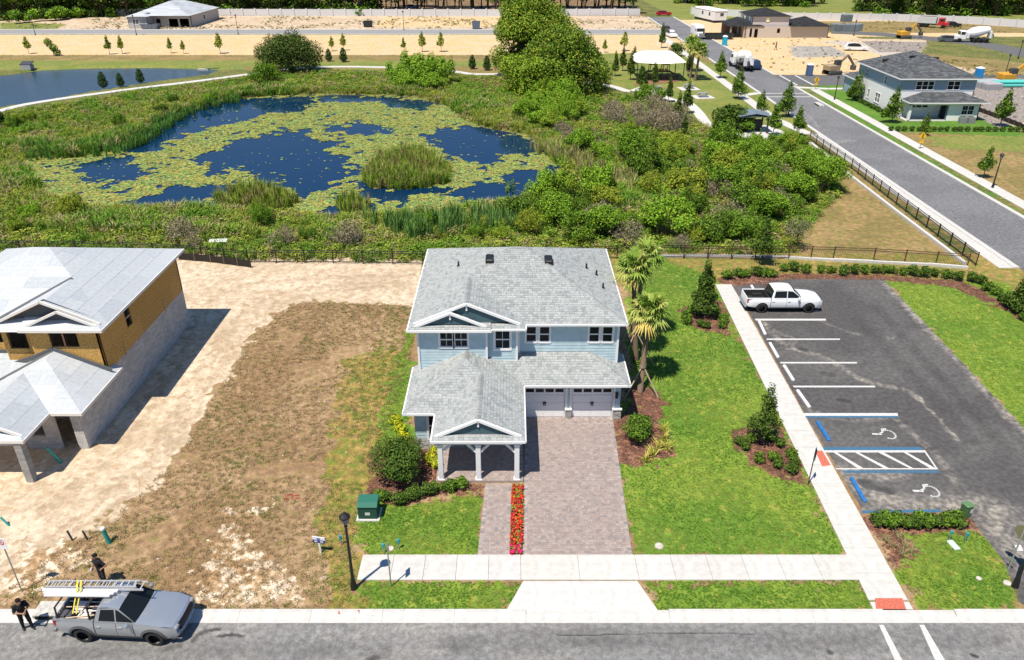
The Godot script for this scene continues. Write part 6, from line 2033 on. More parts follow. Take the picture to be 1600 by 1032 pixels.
func build_fences() -> void:
	mat("wall_white", lin(0.6, 0.61, 0.63), 0.9)
	fence(poly([-22.9, -61.7, -15.5, -61.6, -7.7, -61.3, -2.2, -61.6, 3.9, -62.1, 11.9, -62.9, 15.1, -62.7]), 1.25, 2.4, "black metal picket fence behind the empty lot and blue house", M.black_metal)
	fence(poly([15.1, -62.7, 21.3, -62.4, 24.3, -62.6, 28.1, -62.3, 31.5, -62.0, 39.0, -60.7]), 1.25, 2.4, "black metal picket fence between car park hedge and dry slope", M.dark_bronze)
	fence(poly([40.6, -104.7, 40.8, -90.7, 40.3, -77.4, 39.9, -61.0]), 1.25, 2.4, "black metal picket fence along the side road walk", M.black_metal)
	fence(poly([-49.6, -64.5, -41.4, -64.2, -34.3, -63.9, -29.5, -63.3, -22.9, -61.7]), 1.1, 2.4, "black metal fence running behind the unfinished house", M.black_metal)
	var b := MB.new()
	var seg := poly([11.9, -63.0, 14.8, -63.0, 24.3, -62.7, 28.1, -62.1, 31.4, -61.7, 35.9, -61.1, 38.9, -60.4])
	for i in seg.size() - 1:
		b.bar(v3(seg[i], 0.06 + 0.03 * (i % 2)), v3(seg[i + 1], 0.06 + 0.03 * (i % 2)), 0.25, 0.3)
	single("fence_footing", b, M.concrete, "low stepped concrete footing below the car park fence", "footing")
	b = MB.new()
	seg = poly([38.9, -102.3, 40.0, -102.3, 39.4, -88.1, 39.2, -75.0, 39.1, -61.3])
	for i in seg.size() - 1:
		b.bar(v3(seg[i], 0.1), v3(seg[i + 1], 0.1), 0.3, 0.35)
	single("low_retaining_wall", b, M.concrete, "low pale concrete edging inside the side road fence", "edging")
	# silt fence: sagging black fabric on stakes
	var silt := func(pts: PackedVector2Array, label: String) -> void:
		var o := thing("silt_fence", label, "silt fence", v3(pts[0]))
		for i in pts.size() - 1:
			var n := int(pts[i].distance_to(pts[i + 1]) / 1.6) + 1
			for j in n:
				var a := pts[i].lerp(pts[i + 1], float(j) / n) - pts[0]
				var c := pts[i].lerp(pts[i + 1], float(j + 1) / n) - pts[0]
				var f := MB.new()
				var s := (c - a).orthogonal().normalized() * 0.01
				var md := (a + c) * 0.5 + s * 5.0
				for q in [[a, md], [md, c]]:
					var h0 := 0.75 if q[0] == a else 0.62
					var h1 := 0.75 if q[1] == c else 0.62
					f.quad(v3(q[0], -0.02), v3(q[1], -0.02), v3(q[1], h1), v3(q[0], h0))
					f.quad(v3(q[1] + s, -0.02), v3(q[0] + s, -0.02), v3(q[0] + s, h0), v3(q[1] + s, h1))
				part(o, "fabric", f, M.silt)
				f = MB.new()
				f.bx(v3(a, 0.42), Vector3(0.04, 0.9, 0.04), Color(0.3, 0.22, 0.14))
				part(o, "stake", f, M.matte)
	var sm := mat("silt", lin(0.02, 0.016, 0.013), 0.9)
	sm.cull_mode = BaseMaterial3D.CULL_DISABLED
	silt.call(poly([-29.2, -62.4, -26.2, -61.8, -22.3, -60.6]), "sagging black silt fence behind the unfinished house corner")
	silt.call(poly([73.2, -123.9, 73.5, -117.5, 73.5, -109.4]), "black silt fence beside the white two-storey house")
	panel_wall(poly([-132.5, -267.3, -49.4, -265.3, 0.0, -265.3, 41.4, -267.3]), 2.1, 4.1, "long white panel wall before the wood and pines")
	panel_wall(poly([58.8, -271.3, 85.8, -254.1, 116.8, -250.6, 134.7, -243.7, 157.5, -223.8]), 2.1, 4.1, "long white panel wall beyond the building site")

# ------------------------------------------------------------------ street furniture
func street_lamp(p: Vector2, label: String, hgt := 4.3) -> void:
	var o := thing("street_lamp", label, "street lamp", v3(p), 0.0, "black post-top street lamps")
	var b := MB.new()
	b.lathe([Vector2(0.16, 0), Vector2(0.15, 0.1), Vector2(0.1, 0.55), Vector2(0.075, 0.7), Vector2(0.055, hgt - 0.75), Vector2(0.09, hgt - 0.7), Vector2(0.05, hgt - 0.62)], Vector3.ZERO, Basis.IDENTITY, 10)
	part(o, "post", b, M.black_metal)
	b = MB.new()
	b.lathe([Vector2(0.05, hgt - 0.62), Vector2(0.13, hgt - 0.52), Vector2(0.2, hgt - 0.2)], Vector3.ZERO, Basis.IDENTITY, 8, Color(0.16, 0.17, 0.19))
	var g := part(o, "lantern_glass", b, M.gloss)
	b = MB.new()
	b.lathe([Vector2(0.25, hgt - 0.2), Vector2(0.23, hgt - 0.14), Vector2(0.1, hgt - 0.02), Vector2(0.03, hgt + 0.06), Vector2(0, hgt + 0.1)], Vector3.ZERO, Basis.IDENTITY, 8)
	for i in 4:
		var a := TAU * i / 4
		b.bar(Vector3(cos(a) * 0.13, hgt - 0.52, sin(a) * 0.13), Vector3(cos(a) * 0.2, hgt - 0.2, sin(a) * 0.2), 0.02, 0.02)
	part(o, "lantern_cap", b, M.black_metal)

func text(parent: Node, s: String, h: float, m: Material, at: Vector3, turn: Vector3) -> void:
	var t := TextMesh.new()
	t.text = s
	t.font_size = 32
	t.pixel_size = h / 32.0
	t.depth = 0.004
	var f := SystemFont.new()
	f.font_names = PackedStringArray(["Droid Sans"])
	t.font = f
	var o := part(parent, "lettering", t, m, at)
	o.rotation = turn

func disc(b: MB, c: Vector3, r0: float, r1: float, col: Color) -> void:
	for i in 20:
		var a := TAU * i / 20; var e := TAU * (i + 1) / 20
		var p := func(t: float, r: float) -> Vector3: return c + Vector3(cos(t) * r, sin(t) * r, 0)
		b.quad(p.call(a, r0), p.call(a, r1), p.call(e, r1), p.call(e, r0), col)

func pole(o: Node, h: float, r := 0.03, col := Color(0.45, 0.46, 0.47)) -> void:
	var b := MB.new()
	b.tube([Vector3(0, -0.05, 0), Vector3(0, h, 0)], [r, r], 8, col)
	part(o, "pole", b, M.metalv)

func build_street() -> void:
	street_lamp(Vector2(-7.00, -24.71), "black street lamp beside the left end of the sidewalk")
	street_lamp(Vector2(22.33, -24.82), "black street lamp at the corner lawn by the car park exit")
	street_lamp(Vector2(53.60, -83.13), "black street lamp on the dry verge right of the side road", 3.9)
	street_lamp(Vector2(42.49, -119.74), "black street lamp at the kerb near the small shelter", 3.9)
	street_lamp(Vector2(54.09, -131.92), "black street lamp on the lawn left of the white two-storey house", 3.9)
	street_lamp(Vector2(42.89, -151.18), "black street lamp beside the cement mixer on the side road", 3.9)
	street_lamp(Vector2(45.02, -191.98), "black street lamp between box truck and park palms", 3.9)
	street_lamp(Vector2(95.14, -153.95), "black street lamp behind the white two-storey house by the blue toilet", 4.2)
	street_lamp(Vector2(110.76, -176.31), "black street lamp at the site road near the right edge", 3.9)
	street_lamp(Vector2(90.25, -215.63), "black street lamp beside the stacked grey pallets", 3.9)
	for q in [[Vector2(-73.17, -218.29), "slim black pole at the far street left of the oak"], [Vector2(-30.12, -228.14), "slim black pole at the far street behind the small saplings"], [Vector2(-99.78, -216.95), "slim black pole before the far white-roofed house"], [Vector2(-126.63, -216.95), "slim black pole on the far street at the left"]]:
		street_lamp(q[0], q[1], 5.0)
	# sign at the sidewalk, seen edge-on
	var o := thing("sign_post", "thin grey sign post on the verge left of the driveway", "sign", v3(Vector2(-5.37, -24.82)), deg_to_rad(97.0))
	pole(o, 2.45)
	var b := MB.new()
	b.cbx(Vector3(0, 2.2, 0.03), Vector3(0.46, 0.6, 0.012), 0.004, Color(0.4, 0.41, 0.42))
	part(o, "sign_plate", b, M.metalv)
	# no-parking sign
	o = thing("no_parking_sign", "white no-parking sign with red ring on a grey post", "sign", v3(Vector2(-21.60, -24.53)), deg_to_rad(-12.0))
	pole(o, 3.0)
	b = MB.new()
	b.cbx(Vector3(0, 2.85, 0.04), Vector3(0.46, 0.6, 0.012), 0.004, Color(0.8, 0.8, 0.82))
	var pl := part(o, "sign_plate", b, M.plain)
	b = MB.new()
	disc(b, Vector3(0, 2.92, 0.05), 0.12, 0.165, Color(0.6, 0.03, 0.04))
	b.bx(Vector3(0, 2.92, 0.051), Vector3(0.26, 0.035, 0.004), Color(0.6, 0.03, 0.04), Basis(Vector3(0, 0, 1), -0.78))
	part(pl, "red_ring", b, M.plain)
	text(pl, "P", 0.22, M.black_metal, Vector3(0, 2.9, 0.046), Vector3.ZERO)
	# accessible bay sign
	o = thing("accessible_sign", "accessible parking sign on a dark post beside the walk", "sign", v3(Vector2(15.56, -31.87)), deg_to_rad(78.0))
	pole(o, 2.3, 0.03, Color(0.1, 0.1, 0.11))
	b = MB.new()
	b.cbx(Vector3(0, 2.05, 0.035), Vector3(0.32, 0.5, 0.012), 0.004, Color(0.03, 0.05, 0.12))
	b.cbx(Vector3(0, 1.68, 0.035), Vector3(0.32, 0.17, 0.012), 0.004, Color(0.3, 0.31, 0.33))
	part(o, "sign_plate", b, M.plain)
	# stop sign seen from behind at the exit
	o = thing("stop_sign", "back of an octagonal sign on a silver post by the exit", "sign", v3(Vector2(22.64, -25.86)), deg_to_rad(118.0))
	pole(o, 2.4, 0.035, Color(0.6, 0.61, 0.62))
	b = MB.new()
	b.lathe([Vector2(0, -0.006), Vector2(0.38, -0.006), Vector2(0.38, 0.006), Vector2(0, 0.006)], Vector3(0, 2.15, 0.045), Basis(Vector3.RIGHT, PI / 2) * Basis(Vector3.UP, PI / 8), 8, Color(0.42, 0.36, 0.28))
	part(o, "sign_plate", b, M.metalv)
	b = MB.new()
	b.cbx(Vector3(0, 0.55, 0.03), Vector3(0.3, 0.2, 0.012), 0.004, Color(0.5, 0.55, 0.6))
	part(o, "lower_plate", b, M.metalv)
	# yard sign
	o = thing("yard_sign", "small white and blue yard sign on the dry lot", "sign", v3(Vector2(-8.95, -26.90)), deg_to_rad(-10.0))
	b = MB.new()
	b.bx(Vector3(0, 0.35, 0), Vector3(0.08, 0.75, 0.06), Color(0.75, 0.76, 0.78))
	part(o, "post", b, M.plain)
	b = MB.new()
	b.cbx(Vector3(0, 0.8, 0.01), Vector3(0.62, 0.36, 0.04), 0.01, Color(0.7, 0.74, 0.8))
	var yp := part(o, "panel", b, M.plain)
	b = MB.new()
	b.bx(Vector3(0, 0.72, 0.035), Vector3(0.6, 0.17, 0.008), Color(0.03, 0.05, 0.2))
	b.bx(Vector3(-0.14, 0.72, 0.041), Vector3(0.14, 0.07, 0.004), Color(0.7, 0.7, 0.75)); b.bx(Vector3(0.14, 0.72, 0.041), Vector3(0.14, 0.07, 0.004), Color(0.7, 0.7, 0.75))
	b.bx(Vector3(0, 0.88, 0.035), Vector3(0.16, 0.1, 0.004), Color(0.1, 0.15, 0.35))
	part(yp, "print", b, M.plain)
	# transformer box
	o = thing("transformer_box", "green electrical transformer box on a concrete pad by the lawn", "transformer", v3(Vector2(-7.10, -29.50)))
	b = MB.new()
	b.cbx(Vector3(0, 0.03, 0), Vector3(1.15, 0.1, 1.0), 0.01)
	part(o, "pad", b, M.concrete)
	b = MB.new()
	b.cbx(Vector3(0, 0.47, -0.02), Vector3(0.96, 0.8, 0.82), 0.03, Color(0.012, 0.07, 0.05))
	part(o, "cabinet", b, M.plain)
	b = MB.new()
	b.cbx(Vector3(0, 0.91, -0.12), Vector3(1.0, 0.09, 0.66), 0.025, Color(0.02, 0.14, 0.1))
	b.bx(Vector3(0, 0.88, 0.3), Vector3(0.99, 0.03, 0.3), Color(0.02, 0.13, 0.09), Basis(Vector3.RIGHT, 0.35))
	part(o, "lid", b, M.plain)
	b = MB.new()
	b.bx(Vector3(0, 0.4, 0.394), Vector3(0.24, 0.16, 0.008), Color(0.6, 0.62, 0.6))
	part(o, "label_plate", b, M.plain)
	# small utility things
	for q in [[Vector2(-5.98, -26.86), "teal service marker beside the sign post's top"], [Vector2(-5.33, -27.15), "teal service marker on the front lawn"], [Vector2(-8.09, -27.41), "teal service marker behind the street lamp"], [Vector2(20.86, -27.71), "teal water marker left of the pale cover in corner lawn"], [Vector2(21.55, -27.58), "teal water marker right of the pale cover in corner lawn"]]:
		o = thing("service_marker", q[1], "marker", v3(q[0]), 0.2, "teal water service markers")
		b = MB.new()
		b.tube([Vector3(0, 0, 0), Vector3(0, 0.42, 0)], [0.025, 0.025], 6, Color(0.2, 0.3, 0.32))
		part(o, "stake", b, M.plain)
		b = MB.new()
		b.cbx(Vector3(0, 0.5, 0), Vector3(0.14, 0.24, 0.1), 0.03, Color(0.02, 0.3, 0.33))
		part(o, "cap", b, M.plain)
	for q in [[Vector2(-5.72, -27.15), "white round valve cover in the front lawn", 0.16], [Vector2(6.96, -27.32), "white round valve cover in the side lawn by the driveway", 0.2], [Vector2(22.10, -25.01), "pale round stone by the corner street lamp", 0.16], [Vector2(20.98, -25.28), "small pale cover in the corner lawn", 0.12]]:
		b = MB.new()
		b.lathe([Vector2(q[2] * 1.1, 0), Vector2(q[2], 0.05), Vector2(q[2] * 0.7, 0.07), Vector2(0, 0.075)], Vector3.ZERO, Basis.IDENTITY, 10, Color(0.68, 0.62, 0.56))
		single("valve_cover", b, M.matte, q[1], "cover", v3(q[0]))
	b = MB.new()
	b.cbx(Vector3(0, 0.04, 0), Vector3(0.32, 0.09, 0.62), 0.03, Color(0.5, 0.62, 0.55))
	single("meter_cover", b, M.plain, "pale green meter box cover in the corner lawn", "cover", v3(Vector2(20.90, -27.36)), 0.15)
	b = MB.new()
	b.cbx(Vector3(0, 0.36, 0), Vector3(0.42, 0.72, 0.42), 0.06, Color(0.06, 0.13, 0.05))
	b.cbx(Vector3(0, 0.74, 0), Vector3(0.46, 0.06, 0.46), 0.05, Color(0.1, 0.2, 0.09))
	b.bx(Vector3(0.1, 0.42, 0.212), Vector3(0.12, 0.22, 0.006), Color(0.6, 0.62, 0.6))
	single("utility_pedestal", b, M.plain, "green utility pedestal at the end of the bay hedge", "pedestal", v3(Vector2(22.50, -29.45)), 0.25)
	# pipes sticking out of the sandy lot
	b = MB.new()
	b.tube([Vector3.ZERO, Vector3(-0.12, 0.85, 0)], [0.1, 0.1], 10, Color(0.01, 0.3, 0.24))
	b.lathe([Vector2(0.115, 0), Vector2(0.115, 0.1), Vector2(0.06, 0.14), Vector2(0, 0.14)], Vector3(-0.12, 0.84, 0), Basis.IDENTITY, 10, Color(0.75, 0.78, 0.76))
	single("capped_pipe", b, M.plain, "teal capped pipe upright at the dry lot's edge", "pipe", v3(Vector2(-19.13, -27.53)))
	for q in [[Vector2(-20.98, -27.71), "charcoal stub pipe left of the pair near the street"], [Vector2(-20.25, -27.71), "charcoal stub pipe between its twin and the teal pipe"]]:
		b = MB.new()
		b.tube([Vector3.ZERO, Vector3(-0.1, 0.6, 0)], [0.045, 0.045], 8, Color(0.04, 0.04, 0.05))
		single("stub_pipe", b, M.plain, q[1], "pipe", v3(q[0]), 0.0, "charcoal stub pipes")
	b = MB.new()
	b.tube([Vector3.ZERO, Vector3(-0.35, 0.45, -0.1)], [0.05, 0.05], 8, Color(0.01, 0.3, 0.24))
	single("slanted_pipe", b, M.plain, "short slanted teal pipe at the sand's left edge", "pipe", v3(Vector2(-24.59, -28.72)))
	# yellow pedestrian signs
	for q in [[Vector2(54.02, -140.95), "yellow diamond pedestrian sign at the street crossing"], [Vector2(53.37, -99.96), "yellow diamond pedestrian sign on the dry verge"]]:
		o = thing("pedestrian_sign", q[1], "sign", v3(q[0]), 0.0, "yellow pedestrian signs")
		pole(o, 2.0, 0.05)
		b = MB.new()
		b.bx(Vector3(0, 1.7, 0.06), Vector3(0.75, 0.75, 0.03), Color(0.8, 0.45, 0.02), Basis(Vector3(0, 0, 1), PI / 4))
		b.bx(Vector3(0, 0.95, 0.06), Vector3(0.6, 0.35, 0.03), Color(0.8, 0.45, 0.02))
		var sp := part(o, "sign_plate", b, M.plain)
		b = MB.new()
		disc(b, Vector3(0.02, 1.98, 0.08), 0.0, 0.07, Color(0.02, 0.02, 0.02))
		b.bx(Vector3(0, 1.72, 0.08), Vector3(0.13, 0.36, 0.01), Color(0.02, 0.02, 0.02))
		b.bx(Vector3(-0.07, 1.48, 0.08), Vector3(0.07, 0.28, 0.01), Color(0.02, 0.02, 0.02), Basis(Vector3(0, 0, 1), -0.4))
		b.bx(Vector3(0.08, 1.48, 0.08), Vector3(0.07, 0.28, 0.01), Color(0.02, 0.02, 0.02), Basis(Vector3(0, 0, 1), 0.4))
		part(sp, "walking_figure", b, M.plain)
	# portable toilets
	for q in [[Vector2(51.65, -197.42), Color(0.0, 0.28, 0.42), "turquoise portable toilet by the side road kerb"], [Vector2(57.81, -155.37), Color(0.05, 0.1, 0.2), "navy portable toilet at the crossing street"], [Vector2(88.46, -151.18), Color(0.01, 0.2, 0.5), "bright blue portable toilet behind the white house"]]:
		toilet(q[0], q[1], q[2])

func toilet(p: Vector2, c: Color, label: String) -> void:
	var o := thing("portable_toilet", label, "portable toilet", v3(p), rr(-0.4, 0.4), "portable toilets on the building sites")
	var b := MB.new()
	b.cbx(Vector3(0, 1.0, 0), Vector3(1.15, 2.0, 1.15), 0.06, c)
	part(o, "cabin", b, M.plain)
	b = MB.new()
	b.cbx(Vector3(0, 1.0, 0.585), Vector3(0.75, 1.75, 0.03), 0.01, c * 1.3)
	part(o, "door", b, M.plain)
	b = MB.new()
	b.lathe([Vector2(0.84, 2.0), Vector2(0.8, 2.1), Vector2(0.3, 2.3), Vector2(0, 2.32)], Vector3.ZERO, Basis(Vector3.UP, PI / 4), 4, Color(0.75, 0.78, 0.8))
	part(o, "roof", b, M.plain)

# ------------------------------------------------------------------ vehicles
func wheel(parent: Node, at: Vector3, r: float, w: float, side: float, rim := Color(0.3, 0.3, 0.32)) -> void:
	var bas := Basis(Vector3.RIGHT, -PI / 2 * side)
	var b := MB.new()
	b.lathe([Vector2(r * 0.62, -w * 0.5), Vector2(r * 0.9, -w * 0.5), Vector2(r, -w * 0.34), Vector2(r, w * 0.34), Vector2(r * 0.9, w * 0.5), Vector2(r * 0.64, w * 0.44)], Vector3.ZERO, bas, 22, Color(0.02, 0.02, 0.021))
	var t := part(parent, "wheel", b, M.rubber, at)
	b = MB.new()
	b.lathe([Vector2(0.0, w * 0.22), Vector2(r * 0.6, w * 0.22), Vector2(r * 0.62, w * 0.42), Vector2(r * 0.66, w * 0.45)], Vector3.ZERO, bas, 18, Color(0.07, 0.07, 0.075))
	for i in 6:
		var a := TAU * i / 6
		b.bx(bas * Vector3(cos(a) * r * 0.34, w * 0.34, sin(a) * r * 0.34), Vector3(r * 0.56, r * 0.17, w * 0.12), rim, Basis(Vector3(0, 0, 1), -a if side > 0 else a))
	b.lathe([Vector2(r * 0.16, w * 0.3), Vector2(r * 0.14, w * 0.46), Vector2(0, w * 0.46)], Vector3.ZERO, bas, 10, rim)
	part(t, "rim", b, M.metalv)

func pickup_width(x: float, y: float, hw: float, half: float) -> float:
	var e := smoothstep(half - 0.55, half + 0.02, absf(x))
	var w := hw * (1.0 - 0.13 * e * e)
	w -= 0.05 * smoothstep(0.92, 1.2, y) + 0.05 * smoothstep(0.62, 0.4, y)
	w += 0.012 * sin(clampf((y - 0.55) / 0.5, 0, 1) * PI)
	return w

# body side between two x, arches cut out, bent over the width function
func body_side(pl: PackedVector2Array, x0: float, x1: float, sgn: float, hw: float, half: float, col: Color, off := 0.0) -> MB:
	var b := MB.new()
	var ys := [0.3, 0.45, 0.6, 0.72, 0.85, 0.98, 1.08, 1.3]
	var n := maxi(1, int(ceil((x1 - x0) / 0.16)))
	for i in n:
		var a := lerpf(x0, x1, float(i) / n); var c := lerpf(x0, x1, float(i + 1) / n)
		for j in ys.size() - 1:
			for q: PackedVector2Array in Geometry2D.intersect_polygons(pl, rectp(a, ys[j], c, ys[j + 1])):
				var t := Geometry2D.triangulate_polygon(q)
				for k in range(0, t.size(), 3):
					var P := []
					for m in 3:
						var p := q[t[k + m]]
						P.append(Vector3(p.x, p.y, sgn * (pickup_width(p.x, p.y, hw, half) + off)))
					var nn: Vector3 = (P[1] - P[0]).cross(P[2] - P[0])
					if nn.z * sgn > 0:
						b.tri(P[0], P[1], P[2], col)
					else:
						b.tri(P[0], P[2], P[1], col)
	# smooth the normals
	for i in b.v.size():
		var p := b.v[i]
		var e := 0.02
		var dx := (pickup_width(p.x + e, p.y, hw, half) - pickup_width(p.x - e, p.y, hw, half)) / (2 * e)
		var dy := (pickup_width(p.x, p.y + e, hw, half) - pickup_width(p.x, p.y - e, hw, half)) / (2 * e)
		b.n[i] = Vector3(-dx, -dy, sgn).normalized()
	return b

# profile swept across the body; crown drops the edges, bow pulls them back along x
func sweep(prof: Array, wf: Callable, crown: float, bow: float, col: Color, cells := 10) -> MB:
	var b := MB.new()
	var P := func(i: int, s: float) -> Vector3:
		var p: Vector2 = prof[i]
		return Vector3(p.x - bow * pow(absf(s), 2.5), p.y - crown * pow(absf(s), 3.0), s * float(wf.call(p)))
	for i in prof.size() - 1:
		for j in cells:
			var s0 := -1.0 + 2.0 * j / cells; var s1 := -1.0 + 2.0 * (j + 1) / cells
			b.quad(P.call(i, s0), P.call(i, s1), P.call(i + 1, s1), P.call(i + 1, s0), col)
	return b

func arch(c: Vector2, r: float, n := 9) -> Array:
	var o := []
	for i in n:
		var a := PI * i / (n - 1)
		o.append(Vector2(c.x + cos(a) * r, maxf(c.y + sin(a) * r, 0.42)))
	return o

func pickup(called: String, label: String, at: Vector2, turn: float, paint: Material, col: Color, half := 2.68, flare := Color(0, 0, 0, 0)) -> Node3D:
	var o := thing(called, label, "pickup truck", v3(at), turn)
	var hw := 0.95
	var fx := half - 0.98; var rx := -half + 1.12
	var cb := -half + 1.72; var cf := half - 1.55   # cab back, windshield base
	var pts := PackedVector2Array([Vector2(-half, 0.52), Vector2(-half - 0.02, 1.16), Vector2(cb, 1.18), Vector2(cf, 1.16), Vector2(half - 0.7, 1.1), Vector2(half - 0.2, 1.02), Vector2(half - 0.02, 0.92), Vector2(half, 0.55), Vector2(half - 0.15, 0.44), Vector2(fx + 0.5, 0.42)])
	for p in arch(Vector2(fx, 0.4), 0.47): pts.append(p)
	for p in arch(Vector2(rx, 0.4), 0.47): pts.append(p)
	pts.append(Vector2(rx - 0.5, 0.46))
	var gap := 0.009
	var mid := (cb + cf) * 0.5 + 0.02
	var doors := [cb + 0.02, mid, cf - 0.18]
	for s in [-1.0, 1.0]:
		part(o, "bed_side", body_side(pts, -half - 0.05, cb - gap, s, hw, half, col), paint)
		for k in 2:
			var d := part(o, "door", body_side(pts, doors[k] + gap, doors[k + 1] - gap, s, hw, half, col), paint)
			var hb := MB.new()
			var hx: float = doors[k] + 0.17
			hb.cbx(Vector3(hx, 0.98, s * (hw + 0.02)), Vector3(0.2, 0.045, 0.05), 0.012, col * 0.9)
			part(d, "handle", hb, paint)
		part(o, "fender", body_side(pts, doors[2] + gap, half + 0.05, s, hw, half, col), paint)
		var un := MB.new()
		un.lohi(Vector3(rx + 0.5, 0.38, s * 0.8), Vector3(fx - 0.5, 0.46, s * 0.93), Color(0.03, 0.03, 0.03))
		un.lohi(Vector3(cb, 0.4, s * 0.6), Vector3(cf, 1.1, s * 0.88), Color(0.01, 0.01, 0.01))
		part(o, "running_board", un, M.plain)
		# wheel arches
		for cx in [fx, rx]:
			var ab := MB.new()
			var ap := arch(Vector2(cx, 0.4), 0.475, 12)
			for i in ap.size() - 1:
				var p: Vector2 = ap[i]; var q: Vector2 = ap[i + 1]
				var w1 := pickup_width(p.x, p.y, hw, half); var w2 := pickup_width(q.x, q.y, hw, half)
				ab.quad(Vector3(p.x, p.y, s * w1), Vector3(q.x, q.y, s * w2), Vector3(q.x, q.y, s * 0.5), Vector3(p.x, p.y, s * 0.5), Color(0.012, 0.012, 0.012))
				if flare.a > 0:
					var e := Vector2(p.x - cx, p.y - 0.4).normalized() * 0.09; var f := Vector2(q.x - cx, q.y - 0.4).normalized() * 0.09
					ab.quad(Vector3(p.x, p.y, s * (w1 + 0.045)), Vector3(q.x, q.y, s * (w2 + 0.045)), Vector3(q.x + f.x, q.y + f.y, s * (w2 + 0.015)), Vector3(p.x + e.x, p.y + e.y, s * (w1 + 0.015)), flare)
					ab.quad(Vector3(p.x, p.y, s * (w1 - 0.03)), Vector3(q.x, q.y, s * (w2 - 0.03)), Vector3(q.x, q.y, s * (w2 + 0.045)), Vector3(p.x, p.y, s * (w1 + 0.045)), flare)
			part(o, "wheel_arch", ab, M.plain)
			wheel(o, Vector3(cx, 0.39, s * 0.83), 0.39, 0.26, s)
		var mb := MB.new()
		mb.cbx(Vector3(cf - 0.32, 1.25, s * (hw + 0.12)), Vector3(0.16, 0.19, 0.2), 0.04, col)
		part(o, "mirror", mb, paint)
		var hl := MB.new()
		hl.cbx(Vector3(half - 0.06, 0.9, s * 0.7), Vector3(0.16, 0.12, 0.26), 0.03, Color(0.25, 0.27, 0.3))
		part(o, "headlight", hl, M.gloss)
		var tl := MB.new()
		tl.cbx(Vector3(-half + 0.03, 0.98, s * 0.8), Vector3(0.12, 0.3, 0.13), 0.02, Color(0.45, 0.01, 0.015))
		part(o, "tail_light", tl, M.gloss)
	# hood and nose
	var wf := func(p: Vector2) -> float: return pickup_width(p.x, p.y, hw, half)
	part(o, "hood", sweep([Vector2(half - 0.01, 0.97), Vector2(half - 0.1, 1.04), Vector2(half - 0.5, 1.13), Vector2(half - 1.0, 1.18), Vector2(cf - 0.02, 1.22)], wf, 0.055, 0.09, col), paint)
	part(o, "grille", sweep([Vector2(half + 0.06, 0.6), Vector2(half + 0.09, 0.8), Vector2(half + 0.03, 0.98)], func(_p): return hw * 0.62, 0.0, 0.03, Color(0.015, 0.015, 0.016)), M.plain)
	part(o, "front_bumper", sweep([Vector2(half - 0.1, 0.36), Vector2(half + 0.08, 0.42), Vector2(half + 0.12, 0.6), Vector2(half + 0.05, 0.66)], func(_p): return hw * 0.92, 0.0, 0.2, col * 0.8), paint)
	var nose := sweep([Vector2(half - 0.03, 0.6), Vector2(half + 0.02, 0.85), Vector2(half - 0.01, 0.98)], wf, 0.02, 0.09, col)
	part(o, "nose_panel", nose, paint)
	# tailgate and bed
	var tg := MB.new()
	tg.cbx(Vector3(-half + 0.0, 0.86, 0), Vector3(0.07, 0.6, 1.62), 0.02, col)
	part(o, "tailgate", tg, paint)
	var bd := MB.new()
	var dk := Color(0.025, 0.025, 0.027)
	bd.lohi(Vector3(-half + 0.05, 0.62, -0.76), Vector3(cb - 0.04, 0.68, 0.76), dk)
	bd.lohi(Vector3(cb - 0.1, 0.6, -0.8), Vector3(cb - 0.03, 1.17, 0.8), dk)
	for s in [-1.0, 1.0]:
		bd.lohi(Vector3(-half + 0.05, 0.62, s * 0.74), Vector3(cb - 0.04, 1.15, s * 0.79), dk)
		bd.lohi(Vector3(rx - 0.35, 0.68, s * 0.5), Vector3(rx + 0.35, 0.9, s * 0.75), dk)
	part(o, "bed", bd, M.plain)
	for s in [-1.0, 1.0]:
		var rl := MB.new()
		rl.cbx(Vector3((-half + cb) * 0.5, 1.165, s * 0.835), Vector3(cb + half - 0.02, 0.05, 0.13), 0.012, col * 0.8)
		part(o, "bed_rail", rl, paint)
	var bp := MB.new()
	bp.cbx(Vector3(-half - 0.08, 0.55, 0), Vector3(0.16, 0.18, 1.75), 0.03, Color(0.4, 0.41, 0.42))
	part(o, "rear_bumper", bp, M.metalv)
	# cab
	var cw := func(p: Vector2) -> float: return 0.885 - 0.2 * clampf((p.y - 1.15) / 0.67, 0, 1)
	var rb := cb + 0.02; var rt := cb + 0.2; var wt := cf - 0.75
	var roof := [Vector2(wt + 0.05, 1.77), Vector2(wt - 0.2, 1.82), Vector2((rt + wt) * 0.5, 1.845), Vector2(rt + 0.15, 1.82), Vector2(rt, 1.76)]
	part(o, "roof", sweep(roof, cw, 0.05, 0.0, col), paint)
	part(o, "windshield", sweep([Vector2(cf, 1.18), Vector2(wt + 0.04, 1.765)], cw, 0.045, 0.06, Color(0.012, 0.014, 0.018)), M.glass)
	part(o, "rear_window", sweep([Vector2(rt, 1.755), Vector2(rb, 1.15)], cw, 0.04, 0.0, Color(0.012, 0.014, 0.018)), M.glass)
	for s in [-1.0, 1.0]:
		var sd := MB.new()
		var quadz := func(a: Vector2, b2: Vector2, c: Vector2, d: Vector2, out: float, bb: MB, cc: Color) -> void:
			var Q := []
			for p: Vector2 in [a, b2, c, d]:
				Q.append(Vector3(p.x, p.y - 0.045 * smoothstep(1.3, 1.8, p.y), s * (cw.call(p) + out)))
			if s > 0: bb.quad(Q[0], Q[1], Q[2], Q[3], cc)
			else: bb.quad(Q[1], Q[0], Q[3], Q[2], cc)
		quadz.call(Vector2(rb, 1.13), Vector2(mid, 1.13), Vector2(mid, 1.84), Vector2(rt, 1.77), 0.0, sd, col)
